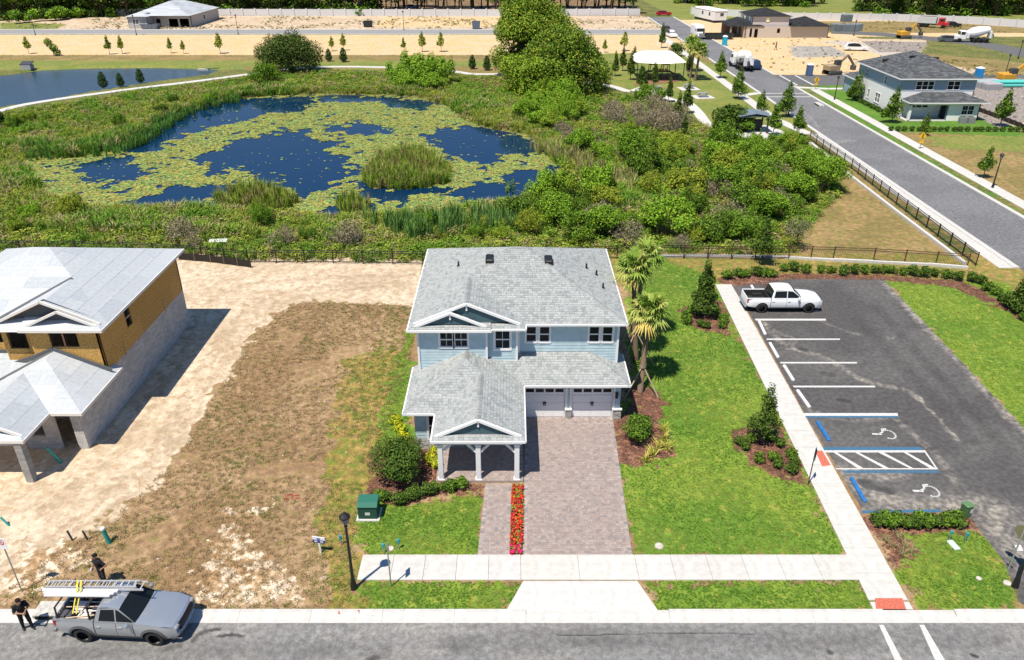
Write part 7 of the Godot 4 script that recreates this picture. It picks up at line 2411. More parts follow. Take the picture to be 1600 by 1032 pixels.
		quadz.call(Vector2(mid, 1.13), Vector2(cf, 1.13), Vector2(wt + 0.05, 1.77), Vector2(mid, 1.84), 0.0, sd, col)
		var cs := part(o, "cab_side", sd, paint)
		var w1 := MB.new()
		quadz.call(Vector2(rb + 0.2, 1.22), Vector2(mid - 0.03, 1.22), Vector2(mid - 0.03, 1.76), Vector2(rt + 0.14, 1.73), 0.006, w1, Color.WHITE)
		part(cs, "side_window", w1, M.glass)
		w1 = MB.new()
		quadz.call(Vector2(mid + 0.03, 1.22), Vector2(cf - 0.13, 1.22), Vector2(wt, 1.72), Vector2(mid + 0.03, 1.76), 0.006, w1, Color.WHITE)
		part(cs, "side_window", w1, M.glass)
	return o

func car_paint(key: String, col: Color, metal := 0.0, rough := 0.3) -> StandardMaterial3D:
	var m := mat(key, Color.WHITE, rough, metal, null, 1.0, true)
	m.clearcoat_enabled = true
	m.clearcoat = 0.6
	m.clearcoat_roughness = 0.08
	return m

# far trucks, seen a few dozen pixels long: cab, chassis, wheels and load as parts
func truck(called: String, label: String, cat: String, at: Vector2, turn: float, cab: Color, len: float, axles: Array) -> Node3D:
	var o := thing(called, label, cat, v3(at), turn)
	var b := MB.new()
	b.lohi(Vector3(-len * 0.5, 0.75, -0.45), Vector3(len * 0.5 - 0.5, 1.0, 0.45), Color(0.05, 0.05, 0.05))
	part(o, "chassis", b, M.plain)
	b = MB.new()
	var f := len * 0.5
	b.cbx(Vector3(f - 1.9, 1.75, 0), Vector3(1.5, 1.9, 2.2), 0.12, cab)
	b.cbx(Vector3(f - 0.65, 1.2, 0), Vector3(1.3, 0.95, 1.7), 0.15, cab)
	var c := part(o, "cab", b, M.gloss)
	b = MB.new()
	b.bx(Vector3(f - 1.14, 2.15, 0), Vector3(0.06, 0.75, 1.95), Color(0.02, 0.02, 0.025)); b.bx(Vector3(f - 1.75, 2.15, 0), Vector3(0.95, 0.65, 2.23), Color(0.02, 0.02, 0.025))
	part(c, "cab_window", b, M.gloss)
	b = MB.new()
	b.bx(Vector3(f + 0.02, 1.15, 0), Vector3(0.06, 0.7, 1.1), Color(0.4, 0.41, 0.42)); b.bx(Vector3(f + 0.05, 0.65, 0), Vector3(0.2, 0.3, 2.2), Color(0.4, 0.41, 0.42))
	part(c, "grille", b, M.metalv)
	for x: float in axles:
		for s in [-1.0, 1.0]:
			wheel(o, Vector3(x, 0.52, s * 1.0), 0.52, 0.4, s, Color(0.6, 0.6, 0.6))
	return o

func mixer(label: String, at: Vector2, turn: float) -> void:
	var o := truck("cement_mixer", label, "cement mixer", at, turn, Color(0.78, 0.79, 0.8), 8.4, [3.0, -0.6, -1.9, -3.2])
	var b := MB.new()
	var bas := Basis(Vector3(0, 0, 1), 1.35)
	b.lathe([Vector2(0, -2.7), Vector2(0.7, -2.7), Vector2(1.2, -1.6), Vector2(1.25, -0.2), Vector2(0.75, 2.2), Vector2(0.5, 2.5), Vector2(0, 2.5)], Vector3(-1.3, 2.55, 0), bas, 16, Color(0.8, 0.81, 0.82))
	part(o, "drum", b, M.gloss)
	b = MB.new()
	b.bx(Vector3(-3.9, 1.9, 0), Vector3(0.5, 1.6, 1.9), Color(0.7, 0.71, 0.72)); b.bx(Vector3(-4.2, 1.6, 0), Vector3(0.3, 0.9, 0.8), Color(0.08, 0.09, 0.12)); b.bar(Vector3(-4.0, 2.9, 0), Vector3(-5.0, 1.4, 0.3), 0.6, 0.15, Color(0.5, 0.5, 0.5))
	part(o, "chute", b, M.plain)
	b = MB.new()
	b.bx(Vector3(1.2, 1.6, 0), Vector3(0.6, 1.2, 2.0), Color(0.7, 0.7, 0.72))
	part(o, "water_tank", b, M.plain)

func sedan(called: String, label: String, cat: String, at: Vector2, turn: float, col: Color, len := 4.6, tall := 1.5) -> void:
	var o := thing(called, label, cat, v3(at), turn)
	var h := len * 0.5
	var b := sweep([Vector2(h, 0.35), Vector2(h + 0.02, 0.7), Vector2(h - 0.3, 0.85), Vector2(h * 0.45, 0.98), Vector2(-h * 0.75, 1.0), Vector2(-h + 0.05, 0.92), Vector2(-h, 0.4)], func(_p): return 0.88, 0.06, 0.0, col, 6)
	for s in [-1.0, 1.0]:
		b.bx(Vector3(0, 0.64, s * 0.86), Vector3(len - 0.1, 0.62, 0.06), col)
	part(o, "body", b, M.gloss)
	b = sweep([Vector2(h * 0.42, 0.96), Vector2(h * 0.12, tall - 0.04), Vector2(-h * 0.35, tall), Vector2(-h * 0.72, tall - 0.12), Vector2(-h * 0.85, 1.0)], func(p): return 0.82 - 0.16 * (p.y - 0.95) / 0.55, 0.04, 0.0, col, 6)
	part(o, "roof", b, M.gloss)
	b = MB.new()
	for s in [-1.0, 1.0]:
		b.quad(Vector3(-h * 0.75, 1.0, s * 0.82), Vector3(h * 0.36, 1.0, s * 0.82), Vector3(h * 0.1, tall - 0.08, s * 0.68), Vector3(-h * 0.62, tall - 0.1, s * 0.68), Color(0.02, 0.02, 0.025))
	b.bx(Vector3(h * 0.3, 1.22, 0), Vector3(0.1, 0.36, 1.4), Color(0.02, 0.02, 0.025), Basis(Vector3(0, 0, 1), 0.55))
	part(o, "windows", b, M.gloss)
	for x in [-h * 0.6, h * 0.62]:
		for s in [-1.0, 1.0]:
			wheel(o, Vector3(x, 0.33, s * 0.78), 0.33, 0.22, s)

func build_vehicles() -> void:
	mat("rubber", Color.WHITE, 0.85, 0, null, 1, true)
	var white := car_paint("paint_white", Color.WHITE, 0.0, 0.35)
	var grey := car_paint("paint_grey", Color.WHITE, 0.65, 0.24)
	var wt := pickup("white_pickup", "white crew-cab pickup with black wheels parked in the first bay", (Vector2(18.78, -52.12) + Vector2(22.43, -52.01)) * 0.5 + Vector2(-0.05, -0.85), 0.0, white, Color(0.78, 0.8, 0.83), 2.82)
	var a := Vector2(-17.58, -21.86); var c := Vector2(-14.43, -21.68)
	var ang := -(atan2(c.y - a.y, c.x - a.x))
	var mid := (a + c) * 0.5
	var dir := (c - a).normalized()
	var gp := mid + Vector2(dir.y, -dir.x) * 0.9 + dir * -0.05
	pickup("grey_pickup", "silver-grey crew-cab work pickup carrying ladders at the kerb", gp, ang, grey, Color(0.5, 0.53, 0.56), 2.54, Color(0.08, 0.085, 0.09))
	# load on the grey pickup
	var F := Transform3D(Basis(Vector3.UP, ang), v3(gp))
	var cargo := func(called: String, label: String, cat: String) -> Node3D:
		return thing(called, label, cat, F.origin, ang)
	var rk: Node3D = cargo.call("ladder_rack", "black steel rack over the grey pickup's bed", "rack")
	for x in [-2.35, -1.0]:
		var b := MB.new()
		var ry := 1.73 if x < -2 else 1.82
		for s in [-1.0, 1.0]:
			b.bar(Vector3(x, 1.18, s * 0.8), Vector3(x, ry, s * 0.74), 0.05, 0.05, Color(0.02, 0.02, 0.02))
		b.bar(Vector3(x, ry, -0.78), Vector3(x, ry, 0.78), 0.05, 0.05, Color(0.02, 0.02, 0.02))
		part(rk, "crossbar", b, M.plain)
	for k in 2:
		var ld: Node3D = cargo.call("extension_ladder", ["long aluminium extension ladder lying on the grey pickup's rack", "second aluminium ladder section resting on the first one"][k], "ladder")
		var z0 := -0.55 + k * 0.05; var z1 := -0.13 - k * 0.05
		var y := 1.99 + k * 0.09
		var x0 := -3.45 + k * 0.25; var x1 := 0.95 - k * 0.3
		for z in [z0, z1]:
			var b := MB.new()
			b.bar(Vector3(x0, y - 0.24, z), Vector3(x1, y, z), 0.03, 0.09, Color(0.45, 0.46, 0.48))
			part(ld, "side_rail", b, M.plain)
		var n := 14
		for i in n:
			var b := MB.new()
			var x := lerpf(x0 + 0.15, x1 - 0.15, i / float(n - 1))
			var yy := y - 0.24 * (x1 - x) / (x1 - x0)
			b.lohi(Vector3(x - 0.018, yy - 0.018, z0), Vector3(x + 0.018, yy + 0.018, z1), Color(0.5, 0.51, 0.53))
			part(ld, "rung", b, M.plain)
	for k in 3:
		var b := MB.new()
		var z := 0.0 + k * 0.13
		b.bar(Vector3(-3.25 + 0.12 * k, 1.86, z), Vector3(-0.05 - 0.1 * k, 2.0, z), 0.11, 0.06, Color(0.72, 0.72, 0.74))
		single("gutter_length", b, M.plain, ["white gutter length next to the ladders on the pickup rack", "middle white gutter length on the pickup rack", "outer white gutter length on the pickup rack"][k], "gutter", F.origin, ang, "white gutters on the pickup rack")
	var b := MB.new()
	for x in [-1.95, -1.8]:
		b.bar(Vector3(x, 2.08, -0.4), Vector3(x + 0.25, 2.07, 0.1), 0.06, 0.012, Color(0.7, 0.6, 0.05)); b.bar(Vector3(x + 0.25, 2.07, 0.1), Vector3(x + 0.1, 1.2, 0.55), 0.06, 0.012, Color(0.7, 0.6, 0.05))
	single("tie_strap", b, M.plain, "yellow tie-down strap over the white gutters", "strap", F.origin, ang)
	var goods := [[Vector3(-2.2, 0.85, 0.4), Vector3(0.5, 0.34, 0.4), Color(0.05, 0.05, 0.06), "black tool case in the grey pickup's bed by the tailgate"], [Vector3(-1.5, 0.83, 0.35), Vector3(0.55, 0.3, 0.5), Color(0.55, 0.48, 0.44), "beige bundle in the middle of the grey pickup's bed"], [Vector3(-1.95, 0.82, -0.1), Vector3(0.5, 0.28, 0.4), Color(0.6, 0.58, 0.57), "pale cloth sack in the grey pickup's bed"], [Vector3(-1.15, 0.88, -0.1), Vector3(0.25, 0.4, 0.7), Color(0.03, 0.03, 0.04), "black toolbox across the grey pickup's bed"], [Vector3(-2.25, 0.8, -0.45), Vector3(0.4, 0.25, 0.35), Color(0.1, 0.1, 0.11), "dark bucket box at the bed's far corner"]]
	for g in goods:
		b = MB.new()
		b.cbx(g[0], g[1], 0.05, g[2], Basis(Vector3.UP, rr(-0.15, 0.15)))
		b.cbx(g[0] + Vector3(0, g[1].y * 0.5 + 0.02, 0), g[1] * Vector3(0.9, 0.12, 0.9), 0.02, g[2] * 1.3)
		single("work_gear", b, M.plain, g[3], "work gear", F.origin, ang, "gear in the grey pickup's bed")
	for k in 4:
		b = MB.new()
		b.tube([Vector3(-2.45, 0.95 + 0.03 * k, 0.62 - 0.28 * k), Vector3(-0.98, 1.12, 0.5 - 0.22 * k)], [0.025, 0.025], 6, [Color(0.6, 0.5, 0.35), Color(0.7, 0.7, 0.7), Color(0.5, 0.4, 0.3), Color(0.65, 0.64, 0.62)][k])
		single("tool_handle", b, M.plain, "" + ["tan", "white", "brown", "grey"][k] + " tool handle lying in the grey pickup's bed", "tool", F.origin, ang, "tool handles in the grey pickup's bed")
	# far traffic and plant
	mixer("white cement mixer driving on the side road by the park", Vector2(46.66, -163.64), deg_to_rad(96.0))
	mixer("white cement mixer parked on the site road at upper right", Vector2(114.59, -203.16), deg_to_rad(168.0))
	sedan("dark_car", "dark blue pickup-like car just right of the road mixer", "car", Vector2(49.40, -163.64), deg_to_rad(90.0), Color(0.02, 0.04, 0.09), 5.0, 1.8)
	var bt := truck("box_truck", "white box truck parked at the side road kerb", "truck", Vector2(48.18, -211.74), deg_to_rad(-88.0), Color(0.75, 0.76, 0.77), 7.0, [2.3, -2.0])
	b = MB.new()
	b.cbx(Vector3(-1.0, 2.0, 0), Vector3(4.6, 2.1, 2.35), 0.04, Color(0.8, 0.81, 0.82))
	part(bt, "cargo_box", b, M.plain)
	sedan("white_suv", "white SUV parked on the side road's left lane", "car", Vector2(41.60, -213.02), deg_to_rad(-84.0), Color(0.78, 0.79, 0.8), 4.9, 1.75)
	sedan("dark_suv", "dark brown car ahead of the white SUV", "car", Vector2(42.18, -223.82), deg_to_rad(-84.0), Color(0.07, 0.05, 0.05), 4.9, 1.6)
	sedan("red_car", "red car crossing the far end of the side road", "car", Vector2(49.08, -267.31), 0.0, Color(0.4, 0.01, 0.03), 4.8, 1.5)
	sedan("blue_car", "blue and white car among the pines behind the wall", "car", Vector2(-34.75, -288.60), 0.1, Color(0.2, 0.3, 0.55), 4.8, 1.5)
	sedan("site_pickup", "white pickup parked on the sandy building site", "pickup truck", Vector2(80.16, -188.85), deg_to_rad(-8.0), Color(0.8, 0.8, 0.8), 5.4, 1.75)
	sedan("grey_car", "dark grey car parked before the site road mixer", "car", Vector2(109.59, -204.35), deg_to_rad(-10.0), Color(0.1, 0.12, 0.14), 4.8, 1.5)
	var dt := truck("dump_truck", "red cab dump truck before the far white wall", "truck", Vector2(120.00, -234.15), deg_to_rad(-35.0), Color(0.5, 0.02, 0.03), 8.0, [2.8, -1.6, -2.9])
	b = MB.new()
	b.cbx(Vector3(-1.6, 2.0, 0), Vector3(4.8, 1.7, 2.4), 0.05, Color(0.5, 0.51, 0.53)); b.bx(Vector3(-1.6, 2.87, 0), Vector3(4.4, 0.05, 2.1), Color(0.12, 0.1, 0.08))
	part(dt, "dump_body", b, M.plain)
	sedan("black_car", "black car parked right of the red dump truck", "car", Vector2(126.26, -235.69), deg_to_rad(5.0), Color(0.02, 0.02, 0.02), 4.8, 1.5)
	var digger := func(at: Vector2, turn: float, col: Color, label: String) -> void:
		var o := thing("excavator", label, "excavator", v3(at), turn, "excavators on the building sites")
		for s in [-1.0, 1.0]:
			var m := MB.new()
			m.cbx(Vector3(0, 0.4, s * 1.0), Vector3(3.2, 0.8, 0.55), 0.25, Color(0.05, 0.05, 0.05))
			part(o, "track", m, M.plain)
		var m := MB.new()
		m.cbx(Vector3(-0.3, 1.35, 0), Vector3(2.6, 1.0, 2.2), 0.15, col)
		part(o, "body", m, M.plain)
		m = MB.new()
		m.cbx(Vector3(0.5, 2.1, 0.55), Vector3(1.2, 1.3, 1.0), 0.1, Color(0.06, 0.06, 0.06))
		part(o, "cab", m, M.gloss)
		m = MB.new()
		m.bar(Vector3(0.9, 1.5, -0.3), Vector3(3.2, 3.4, -0.3), 0.35, 0.45, col); m.bar(Vector3(3.2, 3.4, -0.3), Vector3(5.0, 1.5, -0.3), 0.3, 0.35, Color(0.12, 0.1, 0.08)); m.cbx(Vector3(5.0, 1.0, -0.3), Vector3(0.8, 0.9, 1.0), 0.1, Color(0.08, 0.08, 0.08))
		part(o, "boom", m, M.plain)
	digger.call(Vector2(101.10, -210.47), 0.2, Color(0.55, 0.3, 0.03), "yellow excavator on the gravel beside the site road")
	digger.call(Vector2(91.54, -147.19), 0.1, Color(0.6, 0.3, 0.03), "orange excavator behind the teal pipes at the right edge")
	digger.call(Vector2(62.83, -156.81), 0.3, Color(0.35, 0.26, 0.16), "tan tracked loader near the navy portable toilet")
	# teal pipe pile
	for k in 7:
		var m := MB.new()
		m.tube([Vector3(-6.0 + 0.4 * (k % 2), 0.3 + 0.5 * int(k / 4), (k % 4) * 0.55), Vector3(6.0 - 0.5 * (k % 3), 0.3 + 0.5 * int(k / 4), (k % 4) * 0.55)], [0.28, 0.28], 8, Color(0.1, 0.5, 0.45) * rr(0.85, 1.15))
		single("sewer_pipe", m, M.plain, "long teal sewer pipe in the pile at the right edge", "pipe", v3(Vector2(90.08, -144.63)), 0.03, "teal pipes piled at the right edge")
	for k in 3:
		var m := MB.new()
		m.cbx(Vector3(0, 0.5, 0), Vector3(3.0, 1.0, 1.6), 0.06, Color(0.3, 0.31, 0.33))
		m.cbx(Vector3(0, 1.06, 0), Vector3(2.8, 0.12, 1.5), 0.03, Color(0.4, 0.4, 0.42))
		single("pipe_crate", m, M.plain, ["grey pallet load left of the teal pipes", "second grey pallet load beside the teal pipes", "low grey pallet load before the teal pipes"][k], "pallet", v3([Vector2(85.10, -142.77), Vector2(85.48, -140.95), Vector2(87.28, -144.63)][k]), 0.1, "grey pallets by the teal pipes")
	for k in 6:
		var m := MB.new()
		m.cbx(Vector3(0, 0.9, 0), Vector3(2.6, 1.8, 2.0), 0.06, Color(0.15, 0.18, 0.19) * rr(0.85, 1.2))
		m.cbx(Vector3(0, 1.86, 0), Vector3(2.4, 0.12, 1.8), 0.04, Color(0.2, 0.23, 0.24))
		single("block_pallet", m, M.plain, "dark wrapped pallet in the stack beside the site road", "pallet", v3([Vector2(89.46, -226.68), Vector2(90.33, -225.24), Vector2(91.91, -225.24), Vector2(93.68, -225.24), Vector2(95.30, -226.68), Vector2(93.81, -231.10)][k], 1.9 if k == 5 else 0.0), 0.1, "dark pallets beside the site road")

# ------------------------------------------------------------------ people
# capsules [a, b, ra, rb, colour]; one surface-net skin round the smooth union of all of them
func skin(caps: Array, cell: float, blend: float, b: MB) -> void:
	var lo := Vector3.ONE * 1e9; var hi := -lo
	for c in caps:
		for p in [c[0], c[1]]:
			lo = lo.min(p - Vector3.ONE * (maxf(c[2], c[3]) + cell * 2)); hi = hi.max(p + Vector3.ONE * (maxf(c[2], c[3]) + cell * 2))
	var nx := int((hi.x - lo.x) / cell) + 2; var ny := int((hi.y - lo.y) / cell) + 2; var nz := int((hi.z - lo.z) / cell) + 2
	var f := PackedFloat32Array()
	f.resize(nx * ny * nz)
	f.fill(1.0)
	for c in caps:
		var R := maxf(c[2], c[3]) + blend + cell * 2
		var mn: Vector3 = (c[0].min(c[1]) - Vector3.ONE * R - lo) / cell
		var mx: Vector3 = (c[0].max(c[1]) + Vector3.ONE * R - lo) / cell
		var d: Vector3 = c[1] - c[0]
		var dd := maxf(d.length_squared(), 1e-6)
		for k in range(maxi(0, int(mn.z)), mini(nz, int(mx.z) + 2)):
			for j in range(maxi(0, int(mn.y)), mini(ny, int(mx.y) + 2)):
				for i in range(maxi(0, int(mn.x)), mini(nx, int(mx.x) + 2)):
					var p := lo + Vector3(i, j, k) * cell - (c[0] as Vector3)
					var t := clampf(p.dot(d) / dd, 0, 1)
					var s: float = (p - d * t).length() - lerpf(c[2], c[3], t)
					var q := (k * ny + j) * nx + i
					var o := f[q]
					var h := clampf(0.5 + 0.5 * (o - s) / blend, 0, 1)
					f[q] = lerpf(o, s, h) - blend * h * (1 - h)
	var id := {}
	for k in nz - 1:
		for j in ny - 1:
			for i in nx - 1:
				var sum := Vector3.ZERO
				var cnt := 0
				var g := []
				for m in 8:
					g.append(f[((k + (m >> 2 & 1)) * ny + j + (m >> 1 & 1)) * nx + i + (m & 1)])
				for e in [[0, 1], [2, 3], [4, 5], [6, 7], [0, 2], [1, 3], [4, 6], [5, 7], [0, 4], [1, 5], [2, 6], [3, 7]]:
					var u: float = g[e[0]]; var w: float = g[e[1]]
					if (u < 0) != (w < 0):
						var t := u / (u - w)
						sum += Vector3(e[0] & 1, e[0] >> 1 & 1, e[0] >> 2 & 1).lerp(Vector3(e[1] & 1, e[1] >> 1 & 1, e[1] >> 2 & 1), t)
						cnt += 1
				if cnt:
					var p := lo + (Vector3(i, j, k) + sum / cnt) * cell
					var nn := Vector3(g[1] + g[3] + g[5] + g[7] - g[0] - g[2] - g[4] - g[6], g[2] + g[3] + g[6] + g[7] - g[0] - g[1] - g[4] - g[5], g[4] + g[5] + g[6] + g[7] - g[0] - g[1] - g[2] - g[3]).normalized()
					var best := 1e9
					var col := Color.WHITE
					for c in caps:
						var d: Vector3 = c[1] - c[0]
						var t := clampf((p - (c[0] as Vector3)).dot(d) / maxf(d.length_squared(), 1e-6), 0, 1)
						var s: float = (p - c[0] - d * t).length() - lerpf(c[2], c[3], t)
						if s < best:
							best = s
							col = c[4]
					id[Vector3i(i, j, k)] = b.v.size()
					b.v.append(p); b.n.append(nn); b.c.append(col); b.u.append(Vector2.ZERO)
	for q: Vector3i in id:
		for ax in 3:
			var e1 := Vector3i(0, 1, 0) if ax == 0 else (Vector3i(0, 0, 1) if ax == 1 else Vector3i(1, 0, 0))
			var e2 := Vector3i(0, 0, 1) if ax == 0 else (Vector3i(1, 0, 0) if ax == 1 else Vector3i(0, 1, 0))
			var st := Vector3i(1 if ax == 0 else 0, 1 if ax == 1 else 0, 1 if ax == 2 else 0)
			if not (id.has(q - e1) and id.has(q - e2) and id.has(q - e1 - e2)):
				continue
			var u := f[(q.z * ny + q.y) * nx + q.x]
			var w := f[((q.z + st.z) * ny + q.y + st.y) * nx + q.x + st.x]
			if (u < 0) == (w < 0):
				continue
			var A: int = id[q]; var B: int = id[q - e1]; var C: int = id[q - e1 - e2]; var D: int = id[q - e2]
			var order := [A, B, C, A, C, D] if u < 0 else [A, C, B, A, D, C]
			for t in [0, 2, 1, 3, 5, 4]:
				b.ix.append(order[t])

func person(label: String, at: Vector2, turn: float, pose: Dictionary) -> Node3D:
	var o := thing("person", label, "person", v3(at), turn)
	var S := Color(0.42, 0.24, 0.16); var T: Color = pose.shirt; var P: Color = pose.pants; var K := Color(0.02, 0.02, 0.02)
	var caps := []
	var hip := Vector3(0, 0.95, 0); var chest := Vector3(0, 1.32, pose.lean); var neck := Vector3(0, 1.48, pose.lean * 1.2); var head := Vector3(0, 1.66, pose.lean * 1.6 + pose.nod)
	for s in [-1.0, 1.0]:
		var hj := Vector3(s * 0.1, 0.92, 0); var kn := Vector3(s * 0.12, 0.5, 0.03 + pose.get("step", 0.0) * s); var an := Vector3(s * 0.13, 0.09, pose.get("step", 0.0) * s * 1.6)
		caps.append([hj, kn, 0.1, 0.075, P]); caps.append([kn, an, 0.072, 0.055, pose.get("calf", P)])
		caps.append([an + Vector3(0, -0.05, -0.03), an + Vector3(s * 0.03, -0.055, 0.16), 0.05, 0.038, K])
		var arm: Array = pose.right if s < 0 else pose.left
		var sh := Vector3(s * 0.19, 1.43, pose.lean * 1.1)
		caps.append([sh, sh.lerp(arm[0], 0.7), 0.068, 0.062, T]); caps.append([sh, arm[0], 0.055, 0.045, S]); caps.append([arm[0], arm[1], 0.045, 0.032, S])
		caps.append([chest + Vector3(0, 0.06, 0), sh, 0.12, 0.07, T])
	caps.append([hip + Vector3(-0.07, 0, 0), hip + Vector3(0.07, 0, 0), 0.125, 0.125, P])
	caps.append([hip + Vector3(0, 0.1, 0.01), chest, 0.14, 0.16, T]); caps.append([chest + Vector3(-0.08, 0, 0), chest + Vector3(0.08, 0, 0), 0.13, 0.13, T])
	caps.append([neck, head + Vector3(0, -0.08, 0), 0.055, 0.055, S])
	caps.append([head + Vector3(0, 0.03, -0.015), head + Vector3(0, -0.07, 0.025), 0.098, 0.07, S])
	caps.append([head + Vector3(0, -0.02, 0.09), head + Vector3(0, -0.035, 0.105), 0.016, 0.018, S])
	for s in [-1.0, 1.0]:
		caps.append([head + Vector3(s * 0.092, 0.0, 0), head + Vector3(s * 0.095, -0.04, 0), 0.016, 0.014, S])
	var b := MB.new()
	skin(caps, 0.027, 0.045, b)
	# hands: palm and five fingers
	for s in [-1.0, 1.0]:
		var arm: Array = pose.right if s < 0 else pose.left
		var w: Vector3 = arm[1]
		var d: Vector3 = (arm[1] - arm[0]).normalized()
		var side := d.cross(Vector3.UP).normalized()
		if side.length() < 0.5: side = Vector3.RIGHT
		var n := side.cross(d)
		var hc := [[w, w + d * 0.085, 0.032, 0.036, S]]
		for i in 4:
			var r := w + d * 0.085 + side * (-0.03 + i * 0.02)
			var l: float = [0.06, 0.07, 0.066, 0.05][i]
			hc.append([r, r + d * l * 0.6 - n * 0.01, 0.0095, 0.009, S]); hc.append([r + d * l * 0.6 - n * 0.01, r + d * l * 0.85 - n * 0.045, 0.009, 0.008, S])
		hc.append([w + d * 0.03 - side * 0.03, w + d * 0.075 - side * 0.06 - n * 0.02, 0.012, 0.01, S])
		skin(hc, 0.008, 0.008, b)
	part(o, "body", b, M.matte)
	var h := MB.new()
	skin([[head + Vector3(0, 0.055, -0.03), head + Vector3(0, 0.035, -0.05), 0.098, 0.098, Color(0.012, 0.01, 0.01)], [head + Vector3(-0.04, 0.085, 0.035), head + Vector3(0.04, 0.085, 0.035), 0.05, 0.05, Color(0.012, 0.01, 0.01)]], 0.018, 0.03, h)
	part(o, "hair", h, M.matte)
	var e := MB.new()
	for s in [-1.0, 1.0]:
		e.bx(head + Vector3(s * 0.034, 0.005, 0.088), Vector3(0.022, 0.01, 0.01), Color(0.02, 0.015, 0.012))
	e.bx(head + Vector3(0, -0.075, 0.088), Vector3(0.045, 0.01, 0.01), Color(0.25, 0.1, 0.08))
	part(o, "face_features", e, M.matte)
	return o

func build_people() -> void:
	var blk := Color(0.014, 0.014, 0.016)
	person("person in black shirt and dark trousers standing on the dry lot, hand on hip", Vector2(-18.16, -25.01), deg_to_rad(-28.0), {"shirt": blk, "pants": Color(0.045, 0.045, 0.05), "calf": Color(0.02, 0.02, 0.02), "lean": 0.03, "nod": 0.03,
		"right": [Vector3(-0.3, 1.18, 0.06), Vector3(-0.08, 1.12, 0.27)], "left": [Vector3(0.42, 1.2, -0.06), Vector3(0.22, 1.02, 0.04)]})
	var ph := MB.new()
	ph.cbx(Vector3(-0.02, 1.16, 0.36), Vector3(0.075, 0.15, 0.012), 0.004, Color(0.5, 0.52, 0.55), Basis(Vector3.RIGHT, -0.5))
	single("held_phone", ph, M.gloss, "pale phone held by the person on the dry lot", "phone", v3(Vector2(-18.16, -25.01)), deg_to_rad(-28.0))
	person("person in black clothes at the kerb behind the grey pickup, looking at their hands", Vector2(-20.21, -22.54), deg_to_rad(48.0), {"shirt": blk, "pants": Color(0.012, 0.012, 0.014), "lean": 0.07, "nod": 0.06, "step": 0.08,
		"right": [Vector3(-0.27, 1.18, 0.12), Vector3(-0.06, 1.16, 0.36)], "left": [Vector3(0.27, 1.18, 0.12), Vector3(0.05, 1.17, 0.37)]})
	person("tiny figure in dark clothes walking on the sandy building site", Vector2(61.81, -189.88), 1.2, {"shirt": Color(0.05, 0.04, 0.04), "pants": Color(0.04, 0.04, 0.06), "lean": 0.05, "nod": 0.02, "step": 0.15,
		"right": [Vector3(-0.27, 1.17, 0.0), Vector3(-0.27, 0.95, 0.1)], "left": [Vector3(0.27, 1.17, 0.0), Vector3(0.27, 0.95, 0.05)]})

# ------------------------------------------------------------------ buildings further off
func dark_roof(h: Node, solids: Array, tones: Array, called := "roof", course := 0.35, piece := 0.6) -> void:
	var rm := roof_meshes(solids, course, piece, 0.02, tones, 0.12)
	var r := part(h, called, rm[0], M.underlay)
	part(r, "shingles", rm[1], M.shingle).set_meta("kind", "stuff")

func fascia(h: Node, pts: Array) -> void:
	var g := MB.new()
	strip(g, pts, 0.1, 0.16)
	part(h, "fascia", g, M.white_trim)

func plain_wall(h: Node, f: Dictionary, w: float, y0: float, y1: float, holes: Array, m: Material, called := "wall") -> void:
	var b := MB.new()
	for r in minus([[0.0, y0, w, y1]], holes):
		wall_box(b, f, r, -0.15, 0.0)
	part(h, called, b, m)

